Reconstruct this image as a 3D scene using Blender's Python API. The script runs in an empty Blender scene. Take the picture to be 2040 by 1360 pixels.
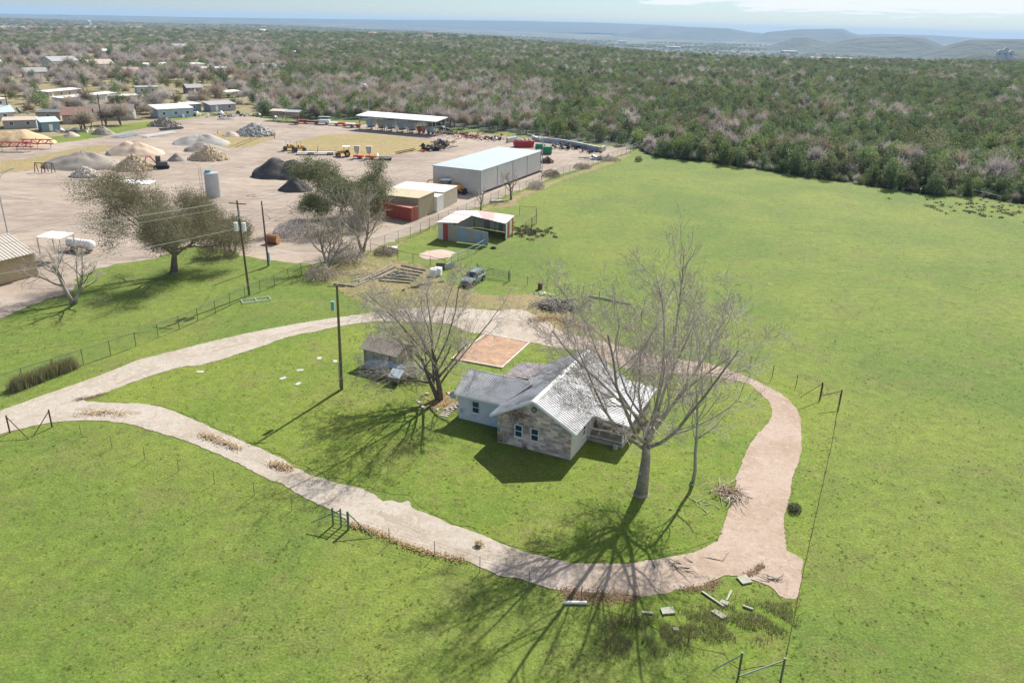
import bpy, bmesh, math, random
import numpy as np
from mathutils import Vector, Matrix, Euler, noise
R = math.radians
sc = bpy.context.scene
COL = sc.collection

# ---------------------------------------------------------------- camera, sky, sun, exposure
CAMH, FPX = 35.0, 1587.0
ROLL = 0.0245
PITCH = math.atan(633 / FPX)
Fv = Vector((0, math.cos(PITCH), -math.sin(PITCH)))
R0 = Vector((1, 0, 0)); U0 = Vector((0, math.sin(PITCH), math.cos(PITCH)))
Rv = math.cos(ROLL) * R0 + math.sin(ROLL) * U0
Uv = -math.sin(ROLL) * R0 + math.cos(ROLL) * U0
cam_d = bpy.data.cameras.new('camera'); cam = bpy.data.objects.new('camera', cam_d)
COL.objects.link(cam); sc.camera = cam
cam_d.sensor_width = 36; cam_d.lens = 36 * FPX / 2040
cam_d.clip_start = 0.5; cam_d.clip_end = 60000
cam.matrix_world = Matrix(((Rv.x, Uv.x, -Fv.x, 0), (Rv.y, Uv.y, -Fv.y, 0), (Rv.z, Uv.z, -Fv.z, CAMH), (0, 0, 0, 1)))

SUN_EL = R(41)
sdir = Vector((0.42 * math.cos(SUN_EL), 0.907 * math.cos(SUN_EL), math.sin(SUN_EL))).normalized()
sun_d = bpy.data.lights.new('sun', 'SUN'); sun = bpy.data.objects.new('sun', sun_d); COL.objects.link(sun)
sun_d.energy = 4.5; sun_d.angle = R(0.55); sun_d.color = (1.0, 0.955, 0.89)
sun.rotation_euler = sdir.to_track_quat('Z', 'Y').to_euler()
sun.location = (0, 0, 300)
w = bpy.data.worlds.new('World'); sc.world = w; w.use_nodes = True
nt = w.node_tree; nt.nodes.clear()
def N(t, ty, **k):
    n = t.nodes.new(ty)
    for a, b in k.items(): setattr(n, a, b)
    return n
out = N(nt, 'ShaderNodeOutputWorld'); bg = N(nt, 'ShaderNodeBackground'); bg.inputs[1].default_value = 0.085
sky = N(nt, 'ShaderNodeTexSky', sky_type='NISHITA', sun_disc=False, sun_elevation=SUN_EL,
        sun_rotation=math.atan2(sdir.x, sdir.y), altitude=250, air_density=1.0, dust_density=0.2, ozone_density=3.0)
# thin high cloud layer: the view direction meets a plane overhead, noise there decides cloud or blue
tc = N(nt, 'ShaderNodeTexCoord'); sep = N(nt, 'ShaderNodeSeparateXYZ'); nt.links.new(tc.outputs['Generated'], sep.inputs[0])
def mth(t, op, a, b=None, c=None, clamp=False):
    n = N(t, 'ShaderNodeMath', operation=op); n.use_clamp = clamp
    for i, x in enumerate((a, b, c)):
        if x is None: continue
        if isinstance(x, (int, float)): n.inputs[i].default_value = x
        else: t.links.new(x, n.inputs[i])
    return n.outputs[0]
zz = mth(nt, 'ADD', mth(nt, 'MAXIMUM', sep.outputs[2], 0.0), 0.035)
cx = mth(nt, 'DIVIDE', sep.outputs[0], zz); cy = mth(nt, 'DIVIDE', sep.outputs[1], zz)
cmb = N(nt, 'ShaderNodeCombineXYZ'); nt.links.new(cx, cmb.inputs[0]); nt.links.new(cy, cmb.inputs[1])
cn = N(nt, 'ShaderNodeTexNoise'); cn.inputs['Scale'].default_value = 0.9; cn.inputs['Detail'].default_value = 9; cn.inputs['Roughness'].default_value = 0.68
nt.links.new(cmb.outputs[0], cn.inputs['Vector'])
bank = N(nt, 'ShaderNodeMapRange'); bank.inputs['From Min'].default_value = 0.06; bank.inputs['From Max'].default_value = 0.30
bank.inputs['To Min'].default_value = -0.05; bank.inputs['To Max'].default_value = 0.20  # extra cloud added out of view, overhead and left, to lift the fill light
nt.links.new(sep.outputs[0], bank.inputs['Value'])
lowz = N(nt, 'ShaderNodeMapRange'); lowz.inputs['From Min'].default_value = 0.004; lowz.inputs['From Max'].default_value = 0.026
lowz.inputs['To Min'].default_value = -0.42; lowz.inputs['To Max'].default_value = 0.0
nt.links.new(sep.outputs[2], lowz.inputs['Value'])
cv = mth(nt, 'ADD', mth(nt, 'ADD', cn.outputs['Fac'], bank.outputs[0]), lowz.outputs[0])
cr = N(nt, 'ShaderNodeMapRange', interpolation_type='SMOOTHSTEP'); cr.inputs['From Min'].default_value = 0.53; cr.inputs['From Max'].default_value = 0.60
nt.links.new(cv, cr.inputs['Value'])
mx = N(nt, 'ShaderNodeMixRGB'); mx.inputs[2].default_value = (6.0, 6.2, 6.4, 1)
tint = N(nt, 'ShaderNodeMixRGB', blend_type='MULTIPLY'); tint.inputs[0].default_value = 1; tint.inputs[2].default_value = (0.42, 0.50, 0.63, 1)
nt.links.new(sky.outputs[0], tint.inputs[1])
nt.links.new(mth(nt, 'MULTIPLY', cr.outputs[0], 0.92), mx.inputs[0]); nt.links.new(tint.outputs[0], mx.inputs[1])
nt.links.new(mx.outputs[0], bg.inputs[0]); nt.links.new(bg.outputs[0], out.inputs[0])

sc.view_settings.view_transform = 'Standard'; sc.view_settings.look = 'None'
sc.view_settings.exposure = 0.98; sc.view_settings.gamma = 1; sc.view_settings.use_curve_mapping = False
sc.render.engine = 'CYCLES'
sc.cycles.transparent_max_bounces = 16
sc.cycles.max_bounces = 5

# ---------------------------------------------------------------- helpers
def at(u, v, z=0.0):                       # the spot on the ground that shows at a place in the photograph
    d = Fv + Rv * ((u - 1020) / FPX) - Uv * ((v - 680) / FPX)
    t = (z - CAMH) / d.z
    return Vector((d.x * t, d.y * t, z))
def proj(p):
    d = Vector(p) - Vector((0, 0, CAMH)); k = d.dot(Fv)
    return 1020 + FPX * d.dot(Rv) / k, 680 - FPX * d.dot(Uv) / k
def hgt(b, vt):
    z = 0
    while z < 60 and proj((b.x, b.y, z))[1] > vt: z += 0.05
    return z
def ang(a, b): return math.atan2(b.y - a.y, b.x - a.x)
rnd = random.Random(7)

class MB:
    def __init__(s): s.v = []; s.f = []
    def add(s, vs, fs):
        n = len(s.v); s.v.extend([tuple(q) for q in vs]); s.f.extend([tuple(i + n for i in f) for f in fs]); return s
    def hexa(s, c):                         # 8 corners, bottom 4 ccw then top 4 ccw
        return s.add(c, [(3, 2, 1, 0), (4, 5, 6, 7), (0, 1, 5, 4), (1, 2, 6, 5), (2, 3, 7, 6), (3, 0, 4, 7)])
    def box(s, x0, x1, y0, y1, z0, z1, M=None):
        c = [Vector(q) for q in ((x0, y0, z0), (x1, y0, z0), (x1, y1, z0), (x0, y1, z0), (x0, y0, z1), (x1, y0, z1), (x1, y1, z1), (x0, y1, z1))]
        if M: c = [M @ q for q in c]
        return s.hexa(c)
    def beam(s, p, q, a, b=None):           # square bar between two points
        return s.cyl(p, q, a * 0.7071, None if b is None else b * 0.7071, 4)
    def cyl(s, p, q, r, r2=None, n=8, caps=True):
        return s.tube([p, q], [r, r if r2 is None else r2], n, caps)
    def tube(s, pts, rs, n=8, caps=True):
        pts = [Vector(q) for q in pts]; N0 = len(s.v); k = len(pts)
        ref = Vector((0.31, 0.17, 0.94)) if abs((pts[-1] - pts[0]).normalized().z) < 0.9 else Vector((1, 0, 0))
        if n == 4: ref = Vector((0, 0, 1)) if abs((pts[-1] - pts[0]).normalized().z) < 0.9 else Vector((1, 0, 0))
        off = math.pi / 4 if n == 4 else 0
        for i, q in enumerate(pts):
            d = (pts[min(i + 1, k - 1)] - pts[max(i - 1, 0)]).normalized()
            a = d.cross(ref).normalized(); b = d.cross(a)
            for j in range(n):
                t = 2 * math.pi * j / n + off
                s.v.append(tuple(q + (a * math.cos(t) + b * math.sin(t)) * rs[i]))
        for i in range(k - 1):
            for j in range(n):
                a0 = N0 + i * n + j; a1 = N0 + i * n + (j + 1) % n
                s.f.append((a0, a1, a1 + n, a0 + n))
        if caps and n > 3:
            s.f.append(tuple(N0 + j for j in range(n))[::-1]); s.f.append(tuple(N0 + (k - 1) * n + j for j in range(n)))
        return s
    def ext(s, poly, axis, a, b, M=None):   # extrude a 2-D outline along an axis
        def mk(q, t): return Vector((t, q[0], q[1])) if axis == 'x' else Vector((q[0], t, q[1])) if axis == 'y' else Vector((q[0], q[1], t))
        n = len(poly); vs = [mk(q, a) for q in poly] + [mk(q, b) for q in poly]
        if M: vs = [M @ q for q in vs]
        return s.add(vs, [tuple(range(n))[::-1], tuple(range(n, 2 * n))] + [(i, (i + 1) % n, (i + 1) % n + n, i + n) for i in range(n)])
    def slab(s, a, b, c, d, t):             # sloping sheet a,b,c,d of thickness t below it
        a, b, c, d = map(Vector, (a, b, c, d)); n = (b - a).cross(d - a).normalized()
        if n.z < 0: a, b, c, d = a, d, c, b; n = -n
        return s.hexa([a - n * t, b - n * t, c - n * t, d - n * t, a, b, c, d])
    def blob(s, c, r, n=8, m=5, sq=(1, 1, 1), jit=0, rg=None):
        rg = rg or rnd; vs = []; c = Vector(c)
        for i in range(m + 1):
            th = math.pi * i / m
            for j in range(n):
                ph = 2 * math.pi * j / n; k = 1 + (rg.uniform(-jit, jit) if jit else 0)
                vs.append(c + Vector((math.sin(th) * math.cos(ph) * sq[0], math.sin(th) * math.sin(ph) * sq[1], math.cos(th) * sq[2])) * r * k)
        fs = [(i * n + j, (i + 1) * n + j, (i + 1) * n + (j + 1) % n, i * n + (j + 1) % n) for i in range(m) for j in range(n)]
        return s.add(vs, fs)
    def rock(s, c, r, rg=None, sq=0.7):      # an angular block
        rg = rg or rnd; M = Matrix.Translation(Vector(c)) @ Euler((rg.uniform(0, 6), rg.uniform(0, 6), rg.uniform(0, 6))).to_matrix().to_4x4()
        k = lambda: rg.uniform(0.55, 1.0) * r
        cs = [M @ Vector((sx * k(), sy * k(), sz * k() * sq)) for sz in (-1, 1) for sx, sy in ((-1, -1), (1, -1), (1, 1), (-1, 1))]
        return s.hexa(cs)
    def mesh(s, name, mat, smooth=False):
        me = bpy.data.meshes.new(name); me.from_pydata(s.v, [], s.f)
        if mat: me.materials.append(mat)
        if smooth: me.polygons.foreach_set('use_smooth', [True] * len(me.polygons))
        me.update(); return me
    def build(s, name, mat, parent=None, smooth=False, **k):
        return link(name, s.mesh(name, mat, smooth), parent, **k)
def link(name, me, parent=None, loc=None, rz=None, **k):
    o = bpy.data.objects.new(name, me); COL.objects.link(o)
    if parent: o.parent = parent
    if loc is not None: o.location = loc
    if rz is not None: o.rotation_euler = (0, 0, rz)
    for a, b in k.items():
        if b is not None: o[a] = b
    return o
def thing(name, label, cat, loc=(0, 0, 0), rz=0, group=None):
    return link(name, None, None, loc, rz, label=label, category=cat, group=group)
def solo(o, label, cat, group=None):
    o['label'] = label; o['category'] = cat
    if group: o['group'] = group
    return o
def kids(o): return CH.get(o.name, [])
def dup(root, loc=None, rz=None, label=None, group=None, sca=None):
    def cp(o, par):
        c = o.copy(); COL.objects.link(c)
        if par: c.parent = par
        for ch in list(o.children): cp(ch, c)
        return c
    c = cp(root, None)
    if loc is not None: c.location = loc
    if rz is not None: c.rotation_euler = (0, 0, rz)
    if sca is not None: c.scale = (sca,) * 3 if isinstance(sca, (int, float)) else sca
    if label: c['label'] = label
    if group: c['group'] = group
    return c

# ---------------------------------------------------------------- materials
def leafy_normal(t, b, k):
    """leaves are curved, not flat cards: lean their shading normal towards the sky, and let some light through"""
    g = N(t, 'ShaderNodeNewGeometry'); a = N(t, 'ShaderNodeVectorMath', operation='ADD'); a.inputs[1].default_value = (0, 0, k)
    t.links.new(g.outputs['Normal'], a.inputs[0]); n = N(t, 'ShaderNodeVectorMath', operation='NORMALIZE'); t.links.new(a.outputs[0], n.inputs[0]); t.links.new(n.outputs[0], b.inputs['Normal'])
    if k >= 0.8:
        tr = N(t, 'ShaderNodeBsdfTranslucent'); mx_ = N(t, 'ShaderNodeMixShader'); mx_.inputs[0].default_value = 0.33; src = b.inputs['Base Color']
        if src.links: t.links.new(src.links[0].from_socket, tr.inputs['Color'])
        else: tr.inputs['Color'].default_value = src.default_value
        t.links.new(b.outputs[0], mx_.inputs[1]); t.links.new(tr.outputs[0], mx_.inputs[2]); t.links.new(mx_.outputs[0], t.nodes['Material Output'].inputs['Surface'])
def mat(name, c1, c2=None, scale=3.0, rough=0.8, metal=0.0, bump=0.0, bscale=None, c3=None, s3=0.3, rand=0.0, leaf=0.0, local=False, stretch=None, spec=0.3, thr=(0.35, 0.65)):
    m = bpy.data.materials.new(name); m.use_nodes = True; t = m.node_tree; b = t.nodes['Principled BSDF']
    b.inputs['Roughness'].default_value = rough; b.inputs['Metallic'].default_value = metal
    b.inputs['Specular IOR Level'].default_value = spec
    if local: co = N(t, 'ShaderNodeTexCoord').outputs['Object']
    else: co = N(t, 'ShaderNodeNewGeometry').outputs['Position']
    if stretch:
        mp = N(t, 'ShaderNodeMapping'); mp.inputs['Scale'].default_value = stretch; t.links.new(co, mp.inputs[0]); co = mp.outputs[0]
    def noi(s, det=5, ro=0.6):
        n = N(t, 'ShaderNodeTexNoise'); n.inputs['Scale'].default_value = s; n.inputs['Detail'].default_value = det; n.inputs['Roughness'].default_value = ro
        t.links.new(co, n.inputs['Vector']); return n.outputs['Fac']
    def mixc(f, a, bb):
        x = N(t, 'ShaderNodeMixRGB'); t.links.new(f, x.inputs[0])
        for i, q in ((1, a), (2, bb)):
            if isinstance(q, tuple): x.inputs[i].default_value = (*q, 1)
            else: t.links.new(q, x.inputs[i])
        return x.outputs[0]
    def mr(f, a, bb, c=0, d=1):
        x = N(t, 'ShaderNodeMapRange'); x.inputs[1].default_value = a; x.inputs[2].default_value = bb; x.inputs[3].default_value = c; x.inputs[4].default_value = d
        t.links.new(f, x.inputs[0]); return x.outputs[0]
    col = c1
    if c2: col = mixc(mr(noi(scale), *thr), c1, c2)
    if c3: col = mixc(mr(noi(s3, 6), 0.5, 0.66), col, c3)
    if rand:
        oi = N(t, 'ShaderNodeObjectInfo').outputs['Random']
        hv = N(t, 'ShaderNodeHueSaturation'); t.links.new(mr(oi, 0, 1, 1 - rand, 1 + rand), hv.inputs['Value'])
        t.links.new(mr(oi, 0, 1, 0.5 - rand * 0.03, 0.5 + rand * 0.03), hv.inputs['Hue'])
        if isinstance(col, tuple): hv.inputs['Color'].default_value = (*col, 1)
        else: t.links.new(col, hv.inputs['Color'])
        col = hv.outputs[0]
    if isinstance(col, tuple): b.inputs['Base Color'].default_value = (*col, 1)
    else: t.links.new(col, b.inputs['Base Color'])
    if leaf: leafy_normal(t, b, leaf)
    if bump:
        bp = N(t, 'ShaderNodeBump'); bp.inputs['Strength'].default_value = min(1, bump); bp.inputs['Distance'].default_value = 0.1 * max(1, bump)
        t.links.new(noi(bscale or scale * 2, 6), bp.inputs['Height']); t.links.new(bp.outputs[0], b.inputs['Normal'])
    return m

def grass_mat(name, a, b, c, dirt, leafy=False, dthr=0.62):
    """short pasture: three greens mixed at several sizes, straw and bare spots, rough relief"""
    m = bpy.data.materials.new(name); m.use_nodes = True; t = m.node_tree; bs = t.nodes['Principled BSDF']
    bs.inputs['Roughness'].default_value = 0.9; bs.inputs['Specular IOR Level'].default_value = 0.12
    pos = N(t, 'ShaderNodeNewGeometry').outputs['Position']
    def noi(s, det=4, ro=0.6, dist=0.0):
        n = N(t, 'ShaderNodeTexNoise'); n.inputs['Scale'].default_value = s; n.inputs['Detail'].default_value = det
        n.inputs['Roughness'].default_value = ro; n.inputs['Distortion'].default_value = dist
        t.links.new(pos, n.inputs['Vector']); return n.outputs['Fac']
    def mr(f, p, q, c=0, d=1):
        x = N(t, 'ShaderNodeMapRange'); x.inputs[1].default_value = p; x.inputs[2].default_value = q; x.inputs[3].default_value = c; x.inputs[4].default_value = d
        t.links.new(f, x.inputs[0]); return x.outputs[0]
    def mixc(f, p, q):
        x = N(t, 'ShaderNodeMixRGB'); t.links.new(f, x.inputs[0])
        for i, k in ((1, p), (2, q)):
            if isinstance(k, tuple): x.inputs[i].default_value = (*k, 1)
            else: t.links.new(k, x.inputs[i])
        return x.outputs[0]
    col = mixc(mr(noi(0.045, 6, 0.65, 0.6), 0.38, 0.62), a, b)
    col = mixc(mr(noi(0.16, 6, 0.7, 0.4), 0.5, 0.68, 0, 0.75), col, c)
    col = mixc(mr(noi(0.7, 5, 0.65), 0.5, 0.72, 0, 0.6), col, c)
    col = mixc(mr(noi(1.9, 3, 0.7), dthr, dthr + 0.16, 0, 0.75), col, dirt)
    hv = N(t, 'ShaderNodeHueSaturation'); t.links.new(col, hv.inputs['Color'])
    t.links.new(mth(t, 'MULTIPLY', mr(noi(5.5, 3, 0.75), 0.25, 0.75, 0.55, 1.45), mr(noi(0.9, 6, 0.8, 0.5), 0.3, 0.7, 0.74, 1.26)), hv.inputs['Value'])
    t.links.new(hv.outputs[0], bs.inputs['Base Color'])
    if leafy:
        oi = N(t, 'ShaderNodeObjectInfo').outputs['Random']
        h2 = N(t, 'ShaderNodeHueSaturation'); t.links.new(hv.outputs[0], h2.inputs['Color']); t.links.new(mr(oi, 0, 1, 0.8, 1.25), h2.inputs['Value'])
        t.links.new(h2.outputs[0], bs.inputs['Base Color']); leafy_normal(t, bs, 2.0)
    else:
        bp = N(t, 'ShaderNodeBump'); bp.inputs['Strength'].default_value = 0.7; bp.inputs['Distance'].default_value = 0.12
        t.links.new(noi(4.0, 5, 0.75), bp.inputs['Height']); t.links.new(bp.outputs[0], bs.inputs['Normal'])
    return m
GA, GB, GC, GD = (0.102, 0.156, 0.028), (0.156, 0.196, 0.036), (0.138, 0.146, 0.046), (0.20, 0.185, 0.085)
MG = grass_mat('pasture_grass', GA, GB, GC, GD)
MGT = grass_mat('grass_blades', (0.11, 0.175, 0.025), (0.165, 0.215, 0.032), (0.115, 0.15, 0.034), GD, leafy=True)
MY = grass_mat('yard_grass', (0.105, 0.165, 0.023), (0.155, 0.20, 0.030), (0.165, 0.175, 0.048), (0.20, 0.15, 0.08), dthr=0.56)
MW = grass_mat('worn_grass', (0.17, 0.17, 0.055), (0.24, 0.19, 0.10), (0.13, 0.16, 0.04), (0.30, 0.21, 0.13), dthr=0.5)
MDRY = grass_mat('dry_grass', (0.27, 0.20, 0.09), (0.22, 0.20, 0.07), (0.32, 0.23, 0.13), (0.38, 0.29, 0.2), dthr=0.5)

def soil_mat(name, a, b, c, d, stretch=(1, 1, 1), s=0.06):
    m = bpy.data.materials.new(name); m.use_nodes = True; t = m.node_tree; bs = t.nodes['Principled BSDF']
    bs.inputs['Roughness'].default_value = 0.95; bs.inputs['Specular IOR Level'].default_value = 0.1
    pos = N(t, 'ShaderNodeNewGeometry').outputs['Position']
    mp = N(t, 'ShaderNodeMapping'); mp.inputs['Scale'].default_value = stretch; mp.inputs['Rotation'].default_value = (0, 0, R(-8)); t.links.new(pos, mp.inputs[0])
    def noi(sc_, det=5, ro=0.6, src=None, dist=0.0):
        n = N(t, 'ShaderNodeTexNoise'); n.inputs['Scale'].default_value = sc_; n.inputs['Detail'].default_value = det; n.inputs['Roughness'].default_value = ro
        n.inputs['Distortion'].default_value = dist
        t.links.new(src or pos, n.inputs['Vector']); return n.outputs['Fac']
    def mr(f, p, q, c_=0, d_=1):
        x = N(t, 'ShaderNodeMapRange'); x.inputs[1].default_value = p; x.inputs[2].default_value = q; x.inputs[3].default_value = c_; x.inputs[4].default_value = d_
        t.links.new(f, x.inputs[0]); return x.outputs[0]
    def mixc(f, p, q):
        x = N(t, 'ShaderNodeMixRGB'); t.links.new(f, x.inputs[0])
        for i, k in ((1, p), (2, q)):
            if isinstance(k, tuple): x.inputs[i].default_value = (*k, 1)
            else: t.links.new(k, x.inputs[i])
        return x.outputs[0]
    col = mixc(mr(noi(s, 6), 0.4, 0.62), a, b)
    col = mixc(mr(noi(s * 6, 6, 0.7, mp.outputs[0], 1.2), 0.47, 0.68, 0, 0.85), col, c)
    col = mixc(mr(noi(s * 14, 7, 0.75, mp.outputs[0], 0.8), 0.53, 0.68, 0, 0.85), col, d)
    col = mixc(mr(noi(s * 1.7, 7, 0.75, mp.outputs[0], 1.5), 0.56, 0.66, 0, 0.55), col, d)
    hv = N(t, 'ShaderNodeHueSaturation'); t.links.new(col, hv.inputs['Color'])
    t.links.new(mr(noi(9, 4, 0.8), 0.25, 0.75, 0.85, 1.15), hv.inputs['Value']); t.links.new(hv.outputs[0], bs.inputs['Base Color'])
    bp = N(t, 'ShaderNodeBump'); bp.inputs['Strength'].default_value = 0.5; bp.inputs['Distance'].default_value = 0.06
    t.links.new(noi(6, 5, 0.7), bp.inputs['Height']); t.links.new(bp.outputs[0], bs.inputs['Normal'])
    return m
MDRV = soil_mat('caliche_gravel', (0.39, 0.345, 0.29), (0.33, 0.28, 0.22), (0.44, 0.40, 0.35), (0.25, 0.195, 0.14), s=0.2)
MDRV2 = soil_mat('pink_gravel', (0.47, 0.36, 0.30), (0.43, 0.32, 0.265), (0.50, 0.42, 0.37), (0.34, 0.24, 0.18), s=0.2)
MYARD = soil_mat('yard_dirt', (0.345, 0.28, 0.22), (0.25, 0.20, 0.16), (0.385, 0.335, 0.285), (0.155, 0.13, 0.11), stretch=(0.30, 1.0, 1), s=0.045)
MORG = mat('orange_soil', (0.29, 0.17, 0.105), (0.36, 0.235, 0.155), 1.2, 0.95, bump=0.5, bscale=6, c3=(0.42, 0.28, 0.18), s3=0.9)

MBARK = mat('grey_bark', (0.34, 0.30, 0.245), (0.23, 0.20, 0.16), 4, 0.9, bump=0.8, bscale=12, c3=(0.44, 0.41, 0.35), s3=0.8)
MTWIG = mat('bare_twigs', (0.36, 0.31, 0.25), (0.47, 0.42, 0.35), 1.5, 0.9, leaf=.5)
MBARKD = mat('dark_bark', (0.12, 0.10, 0.075), (0.19, 0.16, 0.12), 4, 0.9, bump=0.8, bscale=12)
MPALE = mat('pale_dead_wood', (0.36, 0.36, 0.28), (0.27, 0.27, 0.2), 3, 0.85)
MLEAFO = mat('oak_leaves', (0.155, 0.155, 0.07), (0.23, 0.20, 0.11), 0.8, 0.75, leaf=0.8, rand=0.1)
MLEAFL = mat('live_oak_leaves', (0.095, 0.12, 0.04), (0.165, 0.17, 0.06), 0.7, 0.7, leaf=0.8)
MJUN = [mat('juniper_leaves', (0.085, 0.13, 0.055), (0.165, 0.21, 0.085), 0.35, 0.8, leaf=0.8, rand=0.45, c3=(0.19, 0.215, 0.10), s3=0.03),
        mat('juniper_light_leaves', (0.14, 0.195, 0.055), (0.22, 0.26, 0.08), 0.35, 0.8, leaf=0.8, rand=0.4, c3=(0.11, 0.16, 0.06), s3=0.025),
        mat('scrub_leaves', (0.17, 0.185, 0.085), (0.23, 0.225, 0.115), 0.35, 0.8, leaf=0.8, rand=0.3)]
MGREYT = [mat('grey_twig_crown', (0.38, 0.335, 0.30), (0.48, 0.425, 0.385), 0.4, 0.9, leaf=.8, rand=0.25),
          mat('brown_twig_crown', (0.29, 0.235, 0.17), (0.37, 0.31, 0.23), 0.4, 0.9, leaf=.8, rand=0.25)]
MGALV = mat('galvanised_roof', (0.50, 0.505, 0.51), (0.58, 0.58, 0.57), 1.2, 0.5, 0.2, c3=(0.32, 0.31, 0.31), s3=0.5)
MGALVP = mat('weathered_pinkish_tin', (0.50, 0.44, 0.43), (0.58, 0.53, 0.52), 1.2, 0.5, 0.3)
MWHITE = mat('white_paint', (0.72, 0.71, 0.69), (0.66, 0.65, 0.63), 1.0, 0.6)
MTRIM = mat('white_trim', (0.75, 0.75, 0.74), None, rough=0.5)
MGLASS = mat('window_glass', (0.03, 0.05, 0.07), None, rough=0.08, spec=0.8)
MWOOD = mat('weathered_wood', (0.26, 0.22, 0.18), (0.36, 0.31, 0.26), 3, 0.9, stretch=(1, 1, 6))
MPOLE = mat('pole_wood', (0.085, 0.060, 0.042), (0.13, 0.095, 0.07), 3, 0.9)
MPOLEG = mat('mossy_pole_wood', (0.12, 0.12, 0.055), (0.17, 0.155, 0.09), 3, 0.9)
MRUST = mat('rusty_steel', (0.10, 0.06, 0.04), (0.17, 0.09, 0.055), 5, 0.8, 0.3)
MWIRE = mat('fence_wire', (0.22, 0.23, 0.21), None, rough=0.6, metal=0.5)
MGRN = mat('green_fence_paint', (0.10, 0.16, 0.10), (0.14, 0.20, 0.13), 3, 0.6)
MSTEEL = mat('pole_steel', (0.40, 0.42, 0.43), None, rough=0.45, metal=0.5)
MBLACK = mat('black_rubber', (0.018, 0.018, 0.018), None, rough=0.8)
MDKGREY = mat('dark_grey_metal', (0.06, 0.065, 0.07), (0.10, 0.10, 0.10), 3, 0.6)
MYEL = mat('yellow_paint', (0.60, 0.33, 0.03), (0.50, 0.27, 0.03), 3, 0.45)
MORANGE = mat('orange_paint', (0.62, 0.10, 0.02), (0.52, 0.09, 0.03), 3, 0.45)
MRED = mat('red_paint', (0.42, 0.03, 0.03), (0.34, 0.03, 0.03), 2, 0.5)
MCONC = mat('concrete', (0.46, 0.44, 0.41), (0.38, 0.36, 0.33), 2, 0.9, bump=0.2)
MBLUEW = mat('pale_blue_paint', (0.40, 0.48, 0.52), (0.34, 0.42, 0.47), 2, 0.6)
MTEAL = mat('teal_paint', (0.06, 0.30, 0.32), None, rough=0.6)
MGRNP = mat('green_tank_paint', (0.02, 0.16, 0.08), (0.03, 0.20, 0.10), 2, 0.5)
MLITTER = mat('dry_leaves', (0.17, 0.105, 0.06), (0.25, 0.165, 0.10), 5, 0.9)
MSTRAW = mat('straw', (0.38, 0.27, 0.13), (0.30, 0.20, 0.10), 4, 0.9)
MLIME = mat('limestone_rubble', (0.45, 0.40, 0.34), (0.56, 0.52, 0.46), 2.5, 0.9)
MTANR = mat('tan_rubble', (0.46, 0.36, 0.23), (0.55, 0.46, 0.33), 2.5, 0.9)
MDKR = mat('mixed_dark_rubble', (0.30, 0.29, 0.28), (0.58, 0.57, 0.54), 1.2, 0.9)

# ================================================================ the land
def interp(x, xs, ys): return float(np.interp(x, xs, ys))
EDGE_U = [600, 860, 960, 1100, 1200, 1300, 1500, 1700, 2040, 2400]
EDGE_V = [62, 66, 73, 84, 96, 107, 117, 121, 121, 121]
def u_of(x, y): return 1020 + FPX * x / max(y * math.cos(PITCH), 1.0) if y > 0 else (3000 if x > 0 else -1000)
def edge_r(x, y):
    u = min(max(u_of(x, y), 600), 2400); v = interp(u, EDGE_U, EDGE_V) + 6
    p = at(u, v); return math.hypot(p.x, p.y)
def terrain(x, y):
    r = math.hypot(x, y)
    if r < 500: return 0.0
    u = u_of(x, y); e = edge_r(x, y)
    drop = interp(u, [500, 1000, 1250, 3000], [20, 60, 82, 82])
    h = 0.0
    if r > e: h -= drop * (1 - math.exp(-((r - e) / 500.0) ** 1.3))
    k = min(1, (r - 500) / 1500)
    h += k * 6 * (noise.noise((x / 700, y / 700, 3.1))) + min(1, max(0, (r - 3000) / 4000)) * 26 * noise.noise((x / 1900, y / 1500, 9.2))
    return h
mb = MB(); NA = 220
rr = [0.01, 30, 100, 250, 400, 500, 560, 640, 720, 800, 880, 960, 1040, 1120, 1200, 1300, 1400, 1500, 1650, 1800, 1950, 2100, 2300, 2500, 2800, 3200, 3700, 4300, 5000, 6000, 7500, 9500, 12000, 16000, 22000]
for r_ in rr:
    for j in range(NA):
        a = 2 * math.pi * j / NA if False else (-math.pi + 2 * math.pi * j / NA)
        # rings are denser towards the view
        a = a - 0.75 * math.sin(a)
        x, y = r_ * math.sin(a), r_ * math.cos(a); mb.v.append((x, y, terrain(x, y)))
for i in range(len(rr) - 1):
    for j in range(NA):
        mb.f.append((i * NA + j, i * NA + (j + 1) % NA, (i + 1) * NA + (j + 1) % NA, (i + 1) * NA + j)[::-1])
MFAR = mat('woodland_floor', (0.035, 0.052, 0.030), (0.070, 0.072, 0.045), 0.010, 0.95, c3=(0.20, 0.17, 0.125), s3=0.0035, bump=0)
t_ = MFAR.node_tree
bp_ = N(t_, 'ShaderNodeBump'); bp_.inputs['Strength'].default_value = 1; bp_.inputs['Distance'].default_value = 5
n_ = N(t_, 'ShaderNodeTexNoise'); n_.inputs['Scale'].default_value = 0.06; n_.inputs['Detail'].default_value = 4
t_.links.new(N(t_, 'ShaderNodeNewGeometry').outputs['Position'], n_.inputs['Vector']); t_.links.new(n_.outputs['Fac'], bp_.inputs['Height'])
t_.links.new(bp_.outputs[0], t_.nodes['Principled BSDF'].inputs['Normal'])
mb.build('ground', MFAR, smooth=True, kind='structure')

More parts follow.
